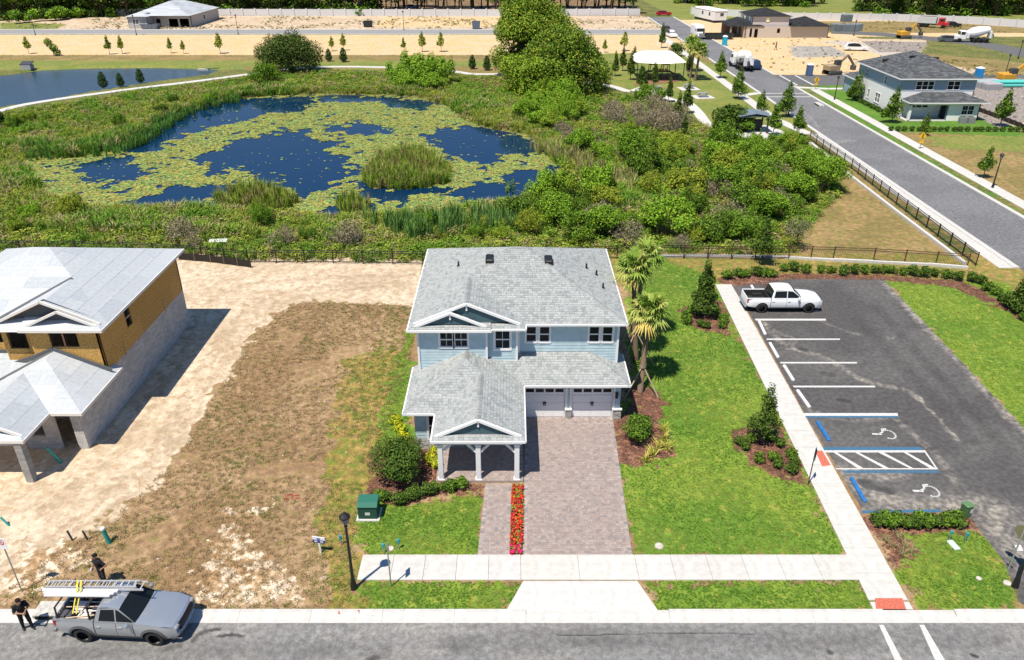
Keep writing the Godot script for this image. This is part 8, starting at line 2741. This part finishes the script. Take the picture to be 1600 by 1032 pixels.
func build_far() -> void:
	var F := Vector3(0, 0, 1); var L := Vector3(-1, 0, 0); var R := Vector3(1, 0, 0); var Bk := Vector3(0, 0, -1)
	mat("pale_blue", lin(0.3, 0.4, 0.48), 0.8)
	mat("pale_wall", lin(0.82, 0.82, 0.82), 0.85)
	var grey := [Color(0.1, 0.11, 0.12), Color(0.13, 0.14, 0.15), Color(0.08, 0.09, 0.1), Color(0.16, 0.17, 0.18)]
	# white and blue house beyond the side road
	var h := thing("white_house", "two-storey blue and white house with dark grey hip roof", "house", Vector3.ZERO)
	var x0 := 58.2; var x1 := 69.4; var zf := -118.6; var zb := -134.2
	dark_roof(h, [solid(x0 - 0.5, x1 + 0.5, zb - 0.5, zf + 0.5, 5.75, 0.42, "LRFB")], grey)
	dark_roof(h, [solid(x0 + 0.5, x1 + 1.1, zf - 0.3, -115.7, 2.75, 0.35, "LRF")], grey, "porch_roof")
	dark_roof(h, [solid(x0 + 0.1, x0 + 7.5, -140.6, zb + 0.3, 2.75, 0.4, "LRB")], grey, "garage_roof")
	fascia(h, [Vector3(x0 - 0.52, 5.68, zb - 0.5), Vector3(x0 - 0.52, 5.68, zf + 0.52), Vector3(x1 + 0.52, 5.68, zf + 0.52), Vector3(x1 + 0.52, 5.68, zb - 0.5)])
	fascia(h, [Vector3(x0 + 0.48, 2.68, zf), Vector3(x0 + 0.48, 2.68, -115.68), Vector3(x1 + 1.12, 2.68, -115.68), Vector3(x1 + 1.12, 2.68, zf)])
	fascia(h, [Vector3(x0 + 0.08, 2.68, -140.6), Vector3(x0 + 0.08, 2.68, zb)])
	var ff := frame(Vector3(x0, 0, zf), F)
	var up := [[2.3, 4.1, 4.9, 5.3], [7.0, 4.1, 8.8, 5.3]]
	lap_wall(h, ff, x1 - x0, 3.9, 5.7, up, M.pale_blue, 0.3)
	plain_wall(h, ff, x1 - x0, 2.7, 3.9, [], M.pale_wall)
	window(h, ff, up[0], 3, false); window(h, ff, up[1], 2, false)
	plain_wall(h, ff, x1 - x0, 0.0, 2.7, [[2.0, 1.5, 4.8, 2.4]], M.pale_wall)
	window(h, ff, [2.0, 1.5, 4.8, 2.4], 3, false)
	var fr := frame(Vector3(x0 + 6.6, 0, -116.3), F)
	plain_wall(h, fr, x1 - x0 - 6.4, 0.0, 2.7, [[2.2, 0.9, 3.9, 2.2]], M.pale_wall)
	window(h, fr, [2.2, 0.9, 3.9, 2.2], 2)
	plain_wall(h, frame(Vector3(x0 + 6.6, 0, zf), L), 2.3, 0.0, 2.7, [[0.3, 0.05, 2.0, 2.2]], M.pale_blue)
	var dd := MB.new()
	wall_box(dd, frame(Vector3(x0 + 6.6, 0, zf), L), [0.3, 0.05, 2.0, 2.2], -0.1, -0.06)
	part(h, "sliding_door", dd, M.glass)
	plain_wall(h, frame(Vector3(x1 + 0.2, 0, -116.3), R), 2.3, 0.0, 2.7, [], M.pale_wall)
	var pb := MB.new()
	pb.lohi(Vector3(x0 + 0.8, 0, -116.0), Vector3(x0 + 1.15, 2.7, -116.35)); pb.lohi(Vector3(x0 + 0.8, 2.35, -116.0), Vector3(x0 + 6.6, 2.7, -116.3))
	part(h, "porch_column", pb, M.pale_wall)
	pb = MB.new()
	pb.lohi(Vector3(x0 + 0.6, 0.0, -118.5), Vector3(x0 + 6.6, 0.12, -116.0)); 
	part(h, "porch_floor", pb, M.concrete)
	var fl := frame(Vector3(x0, 0, zb), L)
	var sw := [[3.0, 4.0, 3.7, 5.1], [10.0, 4.0, 10.8, 5.2]]
	lap_wall(h, fl, zf - zb, 3.9, 5.7, sw, M.pale_blue, 0.3)
	for r in sw: window(h, fl, r)
	plain_wall(h, fl, zf - zb, 0.0, 3.9, [[5.0, 1.0, 5.7, 2.3], [8.0, 0.9, 9.7, 2.3]], M.pale_wall)
	window(h, fl, [5.0, 1.0, 5.7, 2.3]); window(h, fl, [8.0, 0.9, 9.7, 2.3], 2)
	plain_wall(h, frame(Vector3(x1, 0, zf), R), zf - zb, 0.0, 5.7, [], M.pale_wall)
	plain_wall(h, frame(Vector3(x1, 0, zb), Bk), x1 - x0, 0.0, 5.7, [], M.pale_wall)
	plain_wall(h, frame(Vector3(x0 + 0.4, 0, -140.2), L), 6.0, 0.0, 2.7, [], M.pale_blue)
	plain_wall(h, frame(Vector3(x0 + 7.2, 0, -140.2), Bk), 6.8, 0.0, 2.7, [], M.pale_wall)
	plain_wall(h, frame(Vector3(x0 + 7.2, 0, zb), R), 6.0, 0.0, 2.7, [], M.pale_wall)
	for q in [Vector2(62.5, -125.5), Vector2(65.2, -124.2), Vector2(60.0, -129.0)]:
		var b := MB.new()
		b.cbx(Vector3(q.x, roof_height([solid(x0 - 0.5, x1 + 0.5, zb - 0.5, zf + 0.5, 5.75, 0.42, "LRFB")], q) + 0.1, q.y), Vector3(1.1, 0.25, 0.6), 0.04)
		part(h, "roof_vent", b, M.black_metal)
	var ac := MB.new()
	ac.cbx(Vector3(0, 0.45, 0), Vector3(0.9, 0.9, 0.9), 0.05, Color(0.22, 0.23, 0.24)); ac.bx(Vector3(0, 0.92, 0), Vector3(0.7, 0.05, 0.7), Color(0.08, 0.08, 0.08))
	var acm := single("air_conditioner", ac, M.plain, "grey outdoor cooling unit left of its twin by the white house", "air conditioner", Vector3(66.6, 0, -114.8), 0.0, "cooling units by the white house")
	copy(acm, Vector3(67.8, 0, -114.7), 0.0, 1.0, "grey outdoor cooling unit right of its twin by the white house")
	# foundation shrubs of that house
	var sh := MB.new()
	leaves(sh, 240, ball(4, Vector3(0.4, 0.35, 0.4), Vector3(0, 0.35, 0), 0.22), 0.08, 0.16, DARK)
	var shm := sh.mesh()
	for i in 18:
		single("foundation_shrub", shm, M.leaf, "small dark shrub at the foot of the white house's side wall", "shrub", Vector3(x0 - 0.6, 0, zf - 1.0 - i * 0.9), rr(0, 6), "shrubs along the white house")
	for i in 20:
		var p := Vector2(53.90, -109.82).lerp(Vector2(72.61, -109.44), i / 19.0)
		single("boundary_shrub", shm, M.leaf, "small shrub in the row before the white house's lawn", "shrub", v3(p), rr(0, 6), "shrub row before the white house")
	# unfinished house on the sandy site
	mat("buff_block", lin(0.66, 0.58, 0.5), 0.95, 0, grain(0.05, 71, 0.8), 0.6)
	mat("pink_board", lin(0.7, 0.64, 0.62), 0.9, 0, grain(0.05, 72, 0.85), 0.6)
	var blk := [Color(0.025, 0.027, 0.03), Color(0.035, 0.037, 0.04), Color(0.02, 0.021, 0.024)]
	h = thing("site_house", "unfinished two-storey house with black roofs and pale block walls", "house", Vector3.ZERO)
	dark_roof(h, [solid(61.3, 72.2, -224.0, -211.5, 5.1, 0.3, "LRFB")], blk, "roof", 0.6, 1.0)
	dark_roof(h, [solid(71.6, 82.2, -222.0, -210.2, 2.85, 0.36, "LRFB")], blk, "side_roof", 0.6, 1.0)
	dark_roof(h, [solid(55.8, 65.0, -221.0, -211.0, 2.85, 0.3, "LRF")], blk, "porch_roof", 0.6, 1.0)
	plain_wall(h, frame(Vector3(61.9, 0, -212.0), F), 9.7, 2.7, 5.1, [[3.6, 3.6, 4.5, 4.7]], M.pink_board)
	plain_wall(h, frame(Vector3(61.9, 0, -223.5), L), 11.5, 2.7, 5.1, [[3, 3.5, 5, 4.6], [8, 3.4, 9, 4.8]], M.pale_wall)
	plain_wall(h, frame(Vector3(71.6, 0, -212.0), R), 11.5, 2.7, 5.1, [], M.pink_board)
	plain_wall(h, frame(Vector3(60.4, 0, -211.2), F), 21.3, 0.0, 2.8, [[1.0, 0.2, 1.6, 2.3], [2.2, 0.1, 3.1, 2.2], [8.0, 1.2, 8.8, 2.3]], M.buff_block)
	plain_wall(h, frame(Vector3(60.4, 0, -220.0), L), 8.8, 0.0, 2.8, [[2, 0, 4, 2.2]], M.buff_block)
	plain_wall(h, frame(Vector3(81.7, 0, -211.2), R), 10.0, 0.0, 2.8, [], M.buff_block)
	plain_wall(h, frame(Vector3(81.7, 0, -221.2), Bk), 21.3, 0.0, 2.8, [], M.buff_block)
	var b2 := MB.new()
	for x in [56.3, 59.8]:
		b2.lohi(Vector3(x, 0, -211.3), Vector3(x + 0.4, 2.8, -211.7), Color(0.55, 0.45, 0.36))
	b2.lohi(Vector3(56.3, 0, -220.5), Vector3(60.4, 2.8, -220.3), Color(0.3, 0.22, 0.18))
	part(h, "porch_column", b2, M.matte)
	# site office trailer
	var o := thing("site_trailer", "long white site office trailer beside the far wall", "trailer", Vector3(60.5, 0, -252.0), 0.25)
	var b := MB.new()
	b.cbx(Vector3(0, 2.0, 0), Vector3(4.2, 2.6, 13.0), 0.08, Color(0.7, 0.71, 0.73))
	part(o, "body", b, M.plain)
	b = MB.new()
	b.cbx(Vector3(0, 3.4, 0), Vector3(4.4, 0.25, 13.3), 0.2, Color(0.8, 0.81, 0.82))
	part(o, "roof", b, M.plain)
	b = MB.new()
	b.bx(Vector3(0, 0.4, 0), Vector3(3.9, 0.7, 12.6), Color(0.03, 0.03, 0.03))
	part(o, "skirt", b, M.plain)
	for q in [[Vector3(0.4, 2.3, 6.52), Vector3(1.1, 0.8, 0.05)], [Vector3(-2.12, 2.3, 3.5), Vector3(0.05, 0.9, 0.9)], [Vector3(-2.12, 2.3, -1.0), Vector3(0.05, 0.9, 0.9)]]:
		b = MB.new()
		b.bx(q[0], q[1], Color(0.05, 0.06, 0.07))
		part(o, "window", b, M.gloss)
	# white roofed house at far left
	mat("felt_white", lin(0.62, 0.66, 0.7), 0.8)
	mat("greige", lin(0.42, 0.41, 0.4), 0.9)
	h = thing("far_house", "single-storey unfinished house with pale grey hip roof at far left", "house", Vector3.ZERO)
	var felt := [Color(0.6, 0.65, 0.7), Color(0.64, 0.68, 0.72), Color(0.57, 0.62, 0.68)]
	dark_roof(h, [solid(-108.4, -91.0, -258.0, -233.0, 3.2, 0.36, "LRFB"), solid(-108.4, -102.0, -240.0, -230.6, 3.2, 0.3, "LRF")], felt, "roof", 1.0, 4.0)
	plain_wall(h, frame(Vector3(-108.0, 0, -231.2), F), 5.6, 0.0, 3.2, [[1.4, 1.2, 3.0, 2.4]], M.greige)
	window(h, frame(Vector3(-108.0, 0, -231.2), F), [1.4, 1.2, 3.0, 2.4], 2)
	plain_wall(h, frame(Vector3(-102.4, 0, -231.2), R), 3.5, 0.0, 3.2, [], M.greige)
	plain_wall(h, frame(Vector3(-102.4, 0, -234.5), F), 11.0, 0.0, 3.2, [[1.0, 0.0, 2.2, 2.3], [4.6, 0.1, 7.2, 2.3], [7.7, 0.1, 10.3, 2.3]], M.greige)
	plain_wall(h, frame(Vector3(-91.4, 0, -234.5), R), 23.0, 0.0, 3.2, [[10, 1.2, 11, 2.3]], M.greige)
	plain_wall(h, frame(Vector3(-91.4, 0, -257.5), Bk), 16.6, 0.0, 3.2, [], M.greige)
	plain_wall(h, frame(Vector3(-108.0, 0, -257.5), L), 26.3, 0.0, 3.2, [], M.greige)
	# skip and bins on the far lots
	for q in [[Vector2(-101.75, -231.10), Color(0.12, 0.14, 0.17), "dark rubbish skip before the far pale-roofed house", Vector3(5.0, 1.3, 2.2)], [Vector2(-41.35, -235.69), Color(0.02, 0.025, 0.03), "black rubbish skip on the far orange lot", Vector3(2.4, 1.6, 2.0)], [Vector2(-10.10, -231.10), Color(0.1, 0.13, 0.18), "grey-blue bin near the large tree's top on the far lot", Vector3(2.2, 2.0, 2.0)], [Vector2(52.90, -209.22), Color(0.02, 0.025, 0.025), "long black skip beside the turquoise toilet", Vector3(7.5, 1.4, 2.4)]]:
		b = MB.new()
		var s: Vector3 = q[3]
		b.quad(Vector3(-s.x * 0.42, 0.1, s.z * 0.5), Vector3(s.x * 0.42, 0.1, s.z * 0.5), Vector3(s.x * 0.5, s.y, s.z * 0.5), Vector3(-s.x * 0.5, s.y, s.z * 0.5), q[1])
		b.quad(Vector3(s.x * 0.42, 0.1, -s.z * 0.5), Vector3(-s.x * 0.42, 0.1, -s.z * 0.5), Vector3(-s.x * 0.5, s.y, -s.z * 0.5), Vector3(s.x * 0.5, s.y, -s.z * 0.5), q[1])
		b.quad(Vector3(s.x * 0.42, 0.1, s.z * 0.5), Vector3(s.x * 0.42, 0.1, -s.z * 0.5), Vector3(s.x * 0.5, s.y, -s.z * 0.5), Vector3(s.x * 0.5, s.y, s.z * 0.5), q[1])
		b.quad(Vector3(-s.x * 0.42, 0.1, -s.z * 0.5), Vector3(-s.x * 0.42, 0.1, s.z * 0.5), Vector3(-s.x * 0.5, s.y, s.z * 0.5), Vector3(-s.x * 0.5, s.y, -s.z * 0.5), q[1])
		b.bx(Vector3(0, 0.15, 0), Vector3(s.x * 0.84, 0.1, s.z), q[1])
		for i in 4:
			b.bx(Vector3(-s.x * 0.36 + i * s.x * 0.24, s.y * 0.55, s.z * 0.52), Vector3(0.12, s.y * 0.8, 0.08), q[1] * 1.4)
		single("rubbish_skip", b, M.plain, q[2], "skip", v3(q[0]), rr(-0.1, 0.1))
	# playground canopy
	o = thing("shade_canopy", "white peaked shade canopy over the playground", "canopy", Vector3(27.6, 0, -152.5))
	var cl := 4.6; var cd := 4.2
	b = MB.new()
	var tp := 5.0; var lo := 3.5
	var apex := [Vector3(-1.6, tp, 0), Vector3(1.6, tp, 0)]
	var cn := [Vector3(-cl, lo, cd), Vector3(cl, lo, cd), Vector3(cl, lo, -cd), Vector3(-cl, lo, -cd)]
	var n := 6
	var fabric := func(A: Vector3, B: Vector3, C: Vector3, D: Vector3) -> void:
		for i in n:
			for j in n:
				var P := func(u: float, v: float) -> Vector3:
					var p := A.lerp(B, u).lerp(D.lerp(C, u), v)
					p.y += 0.35 * sin(v * PI) * 0.9 - 0.25 * sin(u * PI) * (1.0 - v)
					return p
				b.quad(P.call(i / float(n), j / float(n)), P.call((i + 1) / float(n), j / float(n)), P.call((i + 1) / float(n), (j + 1) / float(n)), P.call(i / float(n), (j + 1) / float(n)), Color(0.8, 0.77, 0.7))
	fabric.call(cn[0], cn[1], apex[1], apex[0]); fabric.call(cn[1], cn[2], apex[1], apex[1]); fabric.call(cn[2], cn[3], apex[0], apex[1]); fabric.call(cn[3], cn[0], apex[0], apex[0])
	var cm := mat("canopy_cloth", Color.WHITE, 0.8, 0, null, 1, true)
	cm.cull_mode = BaseMaterial3D.CULL_DISABLED
	part(o, "fabric", b, cm)
	for c in cn:
		b = MB.new()
		b.tube([Vector3(c.x * 0.94, 0, c.z * 0.94), Vector3(c.x * 0.94, lo + 0.1, c.z * 0.94)], [0.09, 0.09], 8, Color(0.02, 0.05, 0.04))
		part(o, "post", b, M.plain)
	# play structure
	o = thing("play_structure", "brown and green play tower with slides under the canopy", "playground", Vector3(28.0, 0, -152.5))
	for x in [-1.8, -0.6, 0.6, 1.8]:
		for z in [-0.9, 0.9]:
			b = MB.new()
			b.tube([Vector3(x, 0, z), Vector3(x, 2.7, z)], [0.07, 0.07], 8, Color(0.22, 0.13, 0.07))
			part(o, "post", b, M.plain)
	b = MB.new()
	b.bx(Vector3(0, 1.25, 0), Vector3(3.8, 0.1, 1.9), Color(0.15, 0.1, 0.07))
	part(o, "deck", b, M.plain)
	for q in [[Vector3(-2.6, 0, 0.2), -1.0, Color(0.02, 0.16, 0.1)], [Vector3(2.6, 0, 0.4), 1.0, Color(0.05, 0.05, 0.06)]]:
		b = MB.new()
		b.bar(Vector3(q[1] * 1.8, 1.3, q[0].z), Vector3(q[1] * 3.8, 0.25, q[0].z), 0.6, 0.12, q[2])
		for s in [-1, 1]:
			b.bar(Vector3(q[1] * 1.8, 1.45, q[0].z + s * 0.3), Vector3(q[1] * 3.8, 0.4, q[0].z + s * 0.3), 0.06, 0.25, q[2])
		part(o, "slide", b, M.gloss)
	for x in [-1.2, 1.2]:
		b = MB.new()
		b.lathe([Vector2(1.0, 2.5), Vector2(0, 3.2)], Vector3(x, 0, 0), Basis(Vector3.UP, PI / 4), 4, Color(0.3, 0.2, 0.1))
		part(o, "tower_roof", b, M.plain)
	b = MB.new()
	for i in 5:
		b.bx(Vector3(-1.2 + i * 0.6, 1.6, 0.95), Vector3(0.45, 0.6, 0.05), Color(0.25, 0.16, 0.09))
	part(o, "railing", b, M.plain)
	b = MB.new()
	b.slab(poly([22.2, -144.6, 24.5, -153.9, 31.9, -155.4, 31.3, -148.5]), -0.02, 0.06, Color(0.3, 0.16, 0.09))
	struct("play_surface", b, M.matte)
	# small shelter
	o = thing("park_shelter", "small mail shelter with pale metal roof beside the side road", "shelter", v3(Vector2(33.96, -109.82)))
	b = MB.new()
	b.quad(Vector3(-2.3, 2.35, 1.6), Vector3(0, 2.75, 1.6), Vector3(0, 2.75, -1.8), Vector3(-2.3, 2.35, -1.8), Color(0.45, 0.52, 0.55)); b.quad(Vector3(0, 2.75, 1.6), Vector3(2.3, 2.35, 1.6), Vector3(2.3, 2.35, -1.8), Vector3(0, 2.75, -1.8), Color(0.45, 0.52, 0.55))
	b.bx(Vector3(0, 2.3, -0.1), Vector3(4.4, 0.12, 3.2), Color(0.3, 0.33, 0.35))
	for i in 8:
		b.bar(Vector3(-2.25, 2.38, -1.7 + i * 0.47), Vector3(0, 2.78, -1.7 + i * 0.47), 0.03, 0.03, Color(0.5, 0.56, 0.6)); b.bar(Vector3(0, 2.78, -1.7 + i * 0.47), Vector3(2.25, 2.38, -1.7 + i * 0.47), 0.03, 0.03, Color(0.5, 0.56, 0.6))
	part(o, "roof", b, M.metalv)
	for x in [-1.9, 1.9]:
		for z in [-1.4, 1.2]:
			b = MB.new()
			b.bx(Vector3(x, 1.15, z), Vector3(0.2, 2.3, 0.2), Color(0.05, 0.04, 0.035))
			part(o, "post", b, M.plain)
	b = MB.new()
	b.cbx(Vector3(0.2, 0.8, -0.4), Vector3(2.6, 1.5, 0.6), 0.04, Color(0.03, 0.03, 0.035))
	part(o, "mailbox_bank", b, M.plain)
	b = MB.new()
	b.slab(poly([32.3, -107.9, 35.6, -113.4, 37.1, -113.4, 39.9, -106.5, 40.0, -103.6, 34.4, -103.0]), -0.02, 0.04, Color(0.95, 0.95, 0.95))
	struct("shelter_pavement", b, M.concrete)
	# picnic tables on pads
	for q in [[Vector2(31.58, -141.55), "picnic table on a concrete pad below the park palms"], [Vector2(32.46, -134.07), "picnic table on a concrete pad in the open park lawn"], [Vector2(25.56, -139.76), "round picnic table on a pad by the playground"]]:
		o = thing("picnic_table", q[1], "picnic table", v3(q[0]), 0.15, "picnic tables in the park")
		b = MB.new()
		b.bx(Vector3(0, 0.03, 0), Vector3(3.4, 0.1, 3.0))
		part(o, "pad", b, M.concrete)
		b = MB.new()
		b.bx(Vector3(0, 0.78, 0), Vector3(1.8, 0.07, 0.75), Color(0.3, 0.31, 0.32))
		part(o, "table_top", b, M.plain)
		for s in [-1, 1]:
			b = MB.new()
			b.bx(Vector3(0, 0.47, s * 0.7), Vector3(1.8, 0.06, 0.28), Color(0.3, 0.31, 0.32))
			part(o, "bench", b, M.plain)
			b = MB.new()
			b.bar(Vector3(s * 0.65, 0.05, -0.65), Vector3(s * 0.65, 0.76, 0.2), 0.06, 0.06, Color(0.08, 0.08, 0.08)); b.bar(Vector3(s * 0.65, 0.05, 0.65), Vector3(s * 0.65, 0.76, -0.2), 0.06, 0.06, Color(0.08, 0.08, 0.08))
			part(o, "leg", b, M.plain)
	# aerator dock at the far pond, foundation slab form and lone boards
	o = thing("pond_outfall", "small dark roofed outfall structure at the far pond's edge", "outfall", v3(Vector2(-98.50, -162.85)))
	b = MB.new()
	b.bx(Vector3(0, 0.4, 0), Vector3(2.0, 0.9, 1.4), Color(0.45, 0.46, 0.46))
	part(o, "base", b, M.matte)
	b = MB.new()
	b.bx(Vector3(0, 1.15, -0.1), Vector3(2.3, 0.12, 1.6), Color(0.04, 0.05, 0.06), Basis(Vector3.RIGHT, 0.3))
	for s in [-1, 1]:
		b.bx(Vector3(s * 0.95, 0.95, 0.5), Vector3(0.08, 0.4, 0.08), Color(0.3, 0.3, 0.3))
	part(o, "cover", b, M.plain)
	b = MB.new()
	b.bx(Vector3(0, 0.15, 0), Vector3(2.2, 0.3, 1.0), Color(0.5, 0.5, 0.5)); b.bar(Vector3(0.4, 0.3, 0), Vector3(3.4, 0.5, 0.3), 0.25, 0.12, Color(0.12, 0.1, 0.08))
	single("drain_headwall", b, M.matte, "low concrete drain headwall at the far pond's right tip", "headwall", v3(Vector2(-62.16, -161.30)))
	# curb inlet tray and street bench of blocks by the kerb
	b = MB.new()
	b.cbx(Vector3(0, 0.12, 0), Vector3(1.6, 0.24, 0.8), 0.03, Color(0.62, 0.6, 0.56)); b.bx(Vector3(0, 0.1, 0.42), Vector3(1.3, 0.14, 0.05), Color(0.02, 0.02, 0.02))
	single("kerb_inlet", b, M.matte, "concrete kerb inlet with dark slot at the street's left edge", "drain inlet", Vector3(-19.5, 0, -23.4))
	for q in [[Vector2(49.88, -127.28), "pale concrete kerb inlet along the side road's right kerb"]]:
		b = MB.new()
		b.cbx(Vector3(0, 0.15, 0), Vector3(0.8, 0.3, 2.6), 0.03, Color(0.62, 0.6, 0.57)); b.bx(Vector3(-0.41, 0.15, 0), Vector3(0.04, 0.14, 2.2), Color(0.02, 0.02, 0.02))
		single("kerb_inlet", b, M.matte, q[1], "drain inlet", v3(q[0]))
	# weeds and crumbs on the far lots
	var sp := []
	var co := PackedColorArray()
	var nz := noise(0.05, 401, 3)
	for q in scatter(rectp(-200, -264, 43, -230), 0.5, func(p): return nz.get_noise_2dv(p) > 0.05) + scatter(rectp(52, -214, 88, -158), 0.06, func(_p): return true) + scatter(rectp(84, -250, 200, -222), 0.25, func(p): return nz.get_noise_2dv(p) > 0.0) + scatter(poly([86.9, -182.9, 105.5, -165.2, 95.2, -129.8, 85.8, -157.5]), 0.5, func(p): return nz.get_noise_2dv(p) > -0.1):
		sp.append(place(q, 0.0, 0.5, 1.5))
		co.append((Color(0.2, 0.23, 0.06) if rng.randf() < 0.6 else Color(0.34, 0.28, 0.16)) * rr(0.7, 1.2))
	stuff("lot_weeds", tuft(9, 0.35, 0.5, 0.09, [Color(1, 1, 1), Color(0.8, 0.85, 0.8)], 0.7), M.blade, sp, co, "scattered weeds on the far bare building lots", "weeds")
	sp = []
	co = PackedColorArray()
	var chunk := MB.new()
	chunk.cbx(Vector3(0, 0.2, 0), Vector3(0.6, 0.4, 0.4), 0.12)
	for q in scatter(rectp(-200, -236, 43, -230), 0.12, func(_p): return true) + scatter(rectp(52, -214, 88, -158), 0.03, func(_p): return true) + scatter(poly([88.1, -205.5, 103.9, -203.2, 95.0, -187.8, 84.5, -185.8]), 0.3, func(_p): return true) + scatter(poly([84.5, -152.6, 102.1, -151.2, 91.9, -124.8, 70.3, -111.8, 71.3, -122.5]), 0.25, func(_p): return true):
		sp.append(place(q, 0.0, 0.25, 1.0))
		co.append(Color(0.5, 0.44, 0.38) * rr(0.4, 1.2))
	stuff("site_debris", chunk.mesh(), M.matte, sp, co, "loose rubble and offcuts on the building lots", "debris")
	# litter sheet in the weeds
	b = MB.new()
	b.cbx(Vector3(0, 0.5, 0), Vector3(1.6, 0.03, 0.6), 0.01, Color(0.72, 0.72, 0.74), Basis(Vector3.RIGHT, 0.15))
	single("white_board", b, M.matte, "white sheet lying in the weeds behind the empty lot", "board", v3(Vector2(-26.83, -65.76)), 0.1)

# ------------------------------------------------------------------ which one is which
func ordinal(i: int) -> String:
	var a := ["first", "second", "third", "fourth", "fifth", "sixth", "seventh", "eighth", "ninth", "tenth", "eleventh", "twelfth", "thirteenth", "fourteenth", "fifteenth", "sixteenth", "seventeenth", "eighteenth", "nineteenth"]
	if i < 19:
		return a[i]
	var n := i + 1
	var t: String = ["twent", "thirt", "fort"][n / 10 - 2]
	return t + "ieth" if n % 10 == 0 else t + "y-" + a[n % 10 - 1]

# things of one group that stand in a row are told apart by their place in it
func count_off(group: String, what: String, near_first := false) -> void:
	var row := []
	for o in get_children():
		if o.get_meta("group", "") == group:
			row.append(o)
	if near_first:
		row.sort_custom(func(a, b): return a.position.z > b.position.z)
	else:
		row.sort_custom(func(a, b): return a.position.x / -a.position.z < b.position.x / -b.position.z)
	for i in row.size():
		row[i].set_meta("label", what % ordinal(i))

func label_rows() -> void:
	count_off("saplings on the grassy bank", "thin sapling on the bank before the sandy strip, %s from the left")
	count_off("clipped evergreens along the pond path", "dark clipped evergreen beside the pond path, %s from the left")
	count_off("young trees along the side road", "young green tree beside the side road, %s counted from the left")
	count_off("young trees in the park", "young tree on the park lawn near the playground, %s from the left")
	count_off("shrubs in the park", "rounded shrub in the park near shelter or playground, %s from the left")
	count_off("hedge row behind the car park", "rounded shrub in the row behind the car park, %s from the left")
	count_off("low hedge before the porch bush", "low shrub in the curved bed before the porch bush, %s from the left")
	count_off("hedge between bay and corner lawn", "clipped shrub in the hedge below the accessible bay, %s from the left")
	count_off("shrubs around the conical tree", "green shrub around the conical tree beside the walk, %s from the left")
	count_off("shrubs around the slender tree", "green shrub around the slender young tree, %s from the left")
	count_off("white wheel stops of parking bays", "white wheel stop, %s counted towards the parked white pickup", true)
	count_off("blue wheel stops of accessible bays", "blue wheel stop of an accessible bay, %s from the corner lawn", true)
	count_off("strap-leaved clumps in driveway bed", "yellow-green strap-leaved clump in the driveway bed, %s from the left")
	count_off("yellow shrubs by the house corner", "small yellow-leaved shrub near the porch bush, %s from the left")
	count_off("ornamental grass clumps in corner bed", "straw-green grass clump in the corner bed, %s from the left")
	count_off("shrub row before the white house", "small shrub in the row before the white house's lawn, %s from the left")
	count_off("shrubs along the white house", "dark shrub along the white house's side wall, %s from the front", true)
	count_off("bushes edging the left wood", "green bush at the wood's edge by the far lot, %s from the left")
	count_off("pines behind the white wall", "bare-trunked pine behind the white panel wall, %s from the left")
	count_off("shrubs between pond and back fence", "small green shrub among the weeds before the pond, %s from the left")
	count_off("shrubs on the west bank", "low shrub among the reeds on the west bank, %s from the left")
	count_off("shrubs below the large tree", "light green shrub below the large camphor tree, %s from the left")
	count_off("dry brush beside the park path", "grey-brown leafless brush below the park path, %s from the left")
	count_off("taller trees in the thicket", "taller bushy tree rising from the pond thicket, %s from the left")
	count_off("dry brush among the green thicket", "dry grey-brown brush among green growth by the pond, %s from the left")
	count_off("clump on the north shore", "big green bush on the pond's north shore, %s from the left")
	count_off("teal pipes piled at the right edge", "long teal pipe in the pile behind the white house, %s from the front", true)
	count_off("dark pallets beside the site road", "dark wrapped pallet beside the site road, %s from the left")

func build_all() -> void:
	build_ground()
	build_paving()
	build_blue_house()
	build_shell()
	build_far()
	build_fences()
	build_garden()
	build_trees()
	build_wetland()
	build_lawns()
	build_street()
	build_vehicles()
	build_people()
	label_rows()
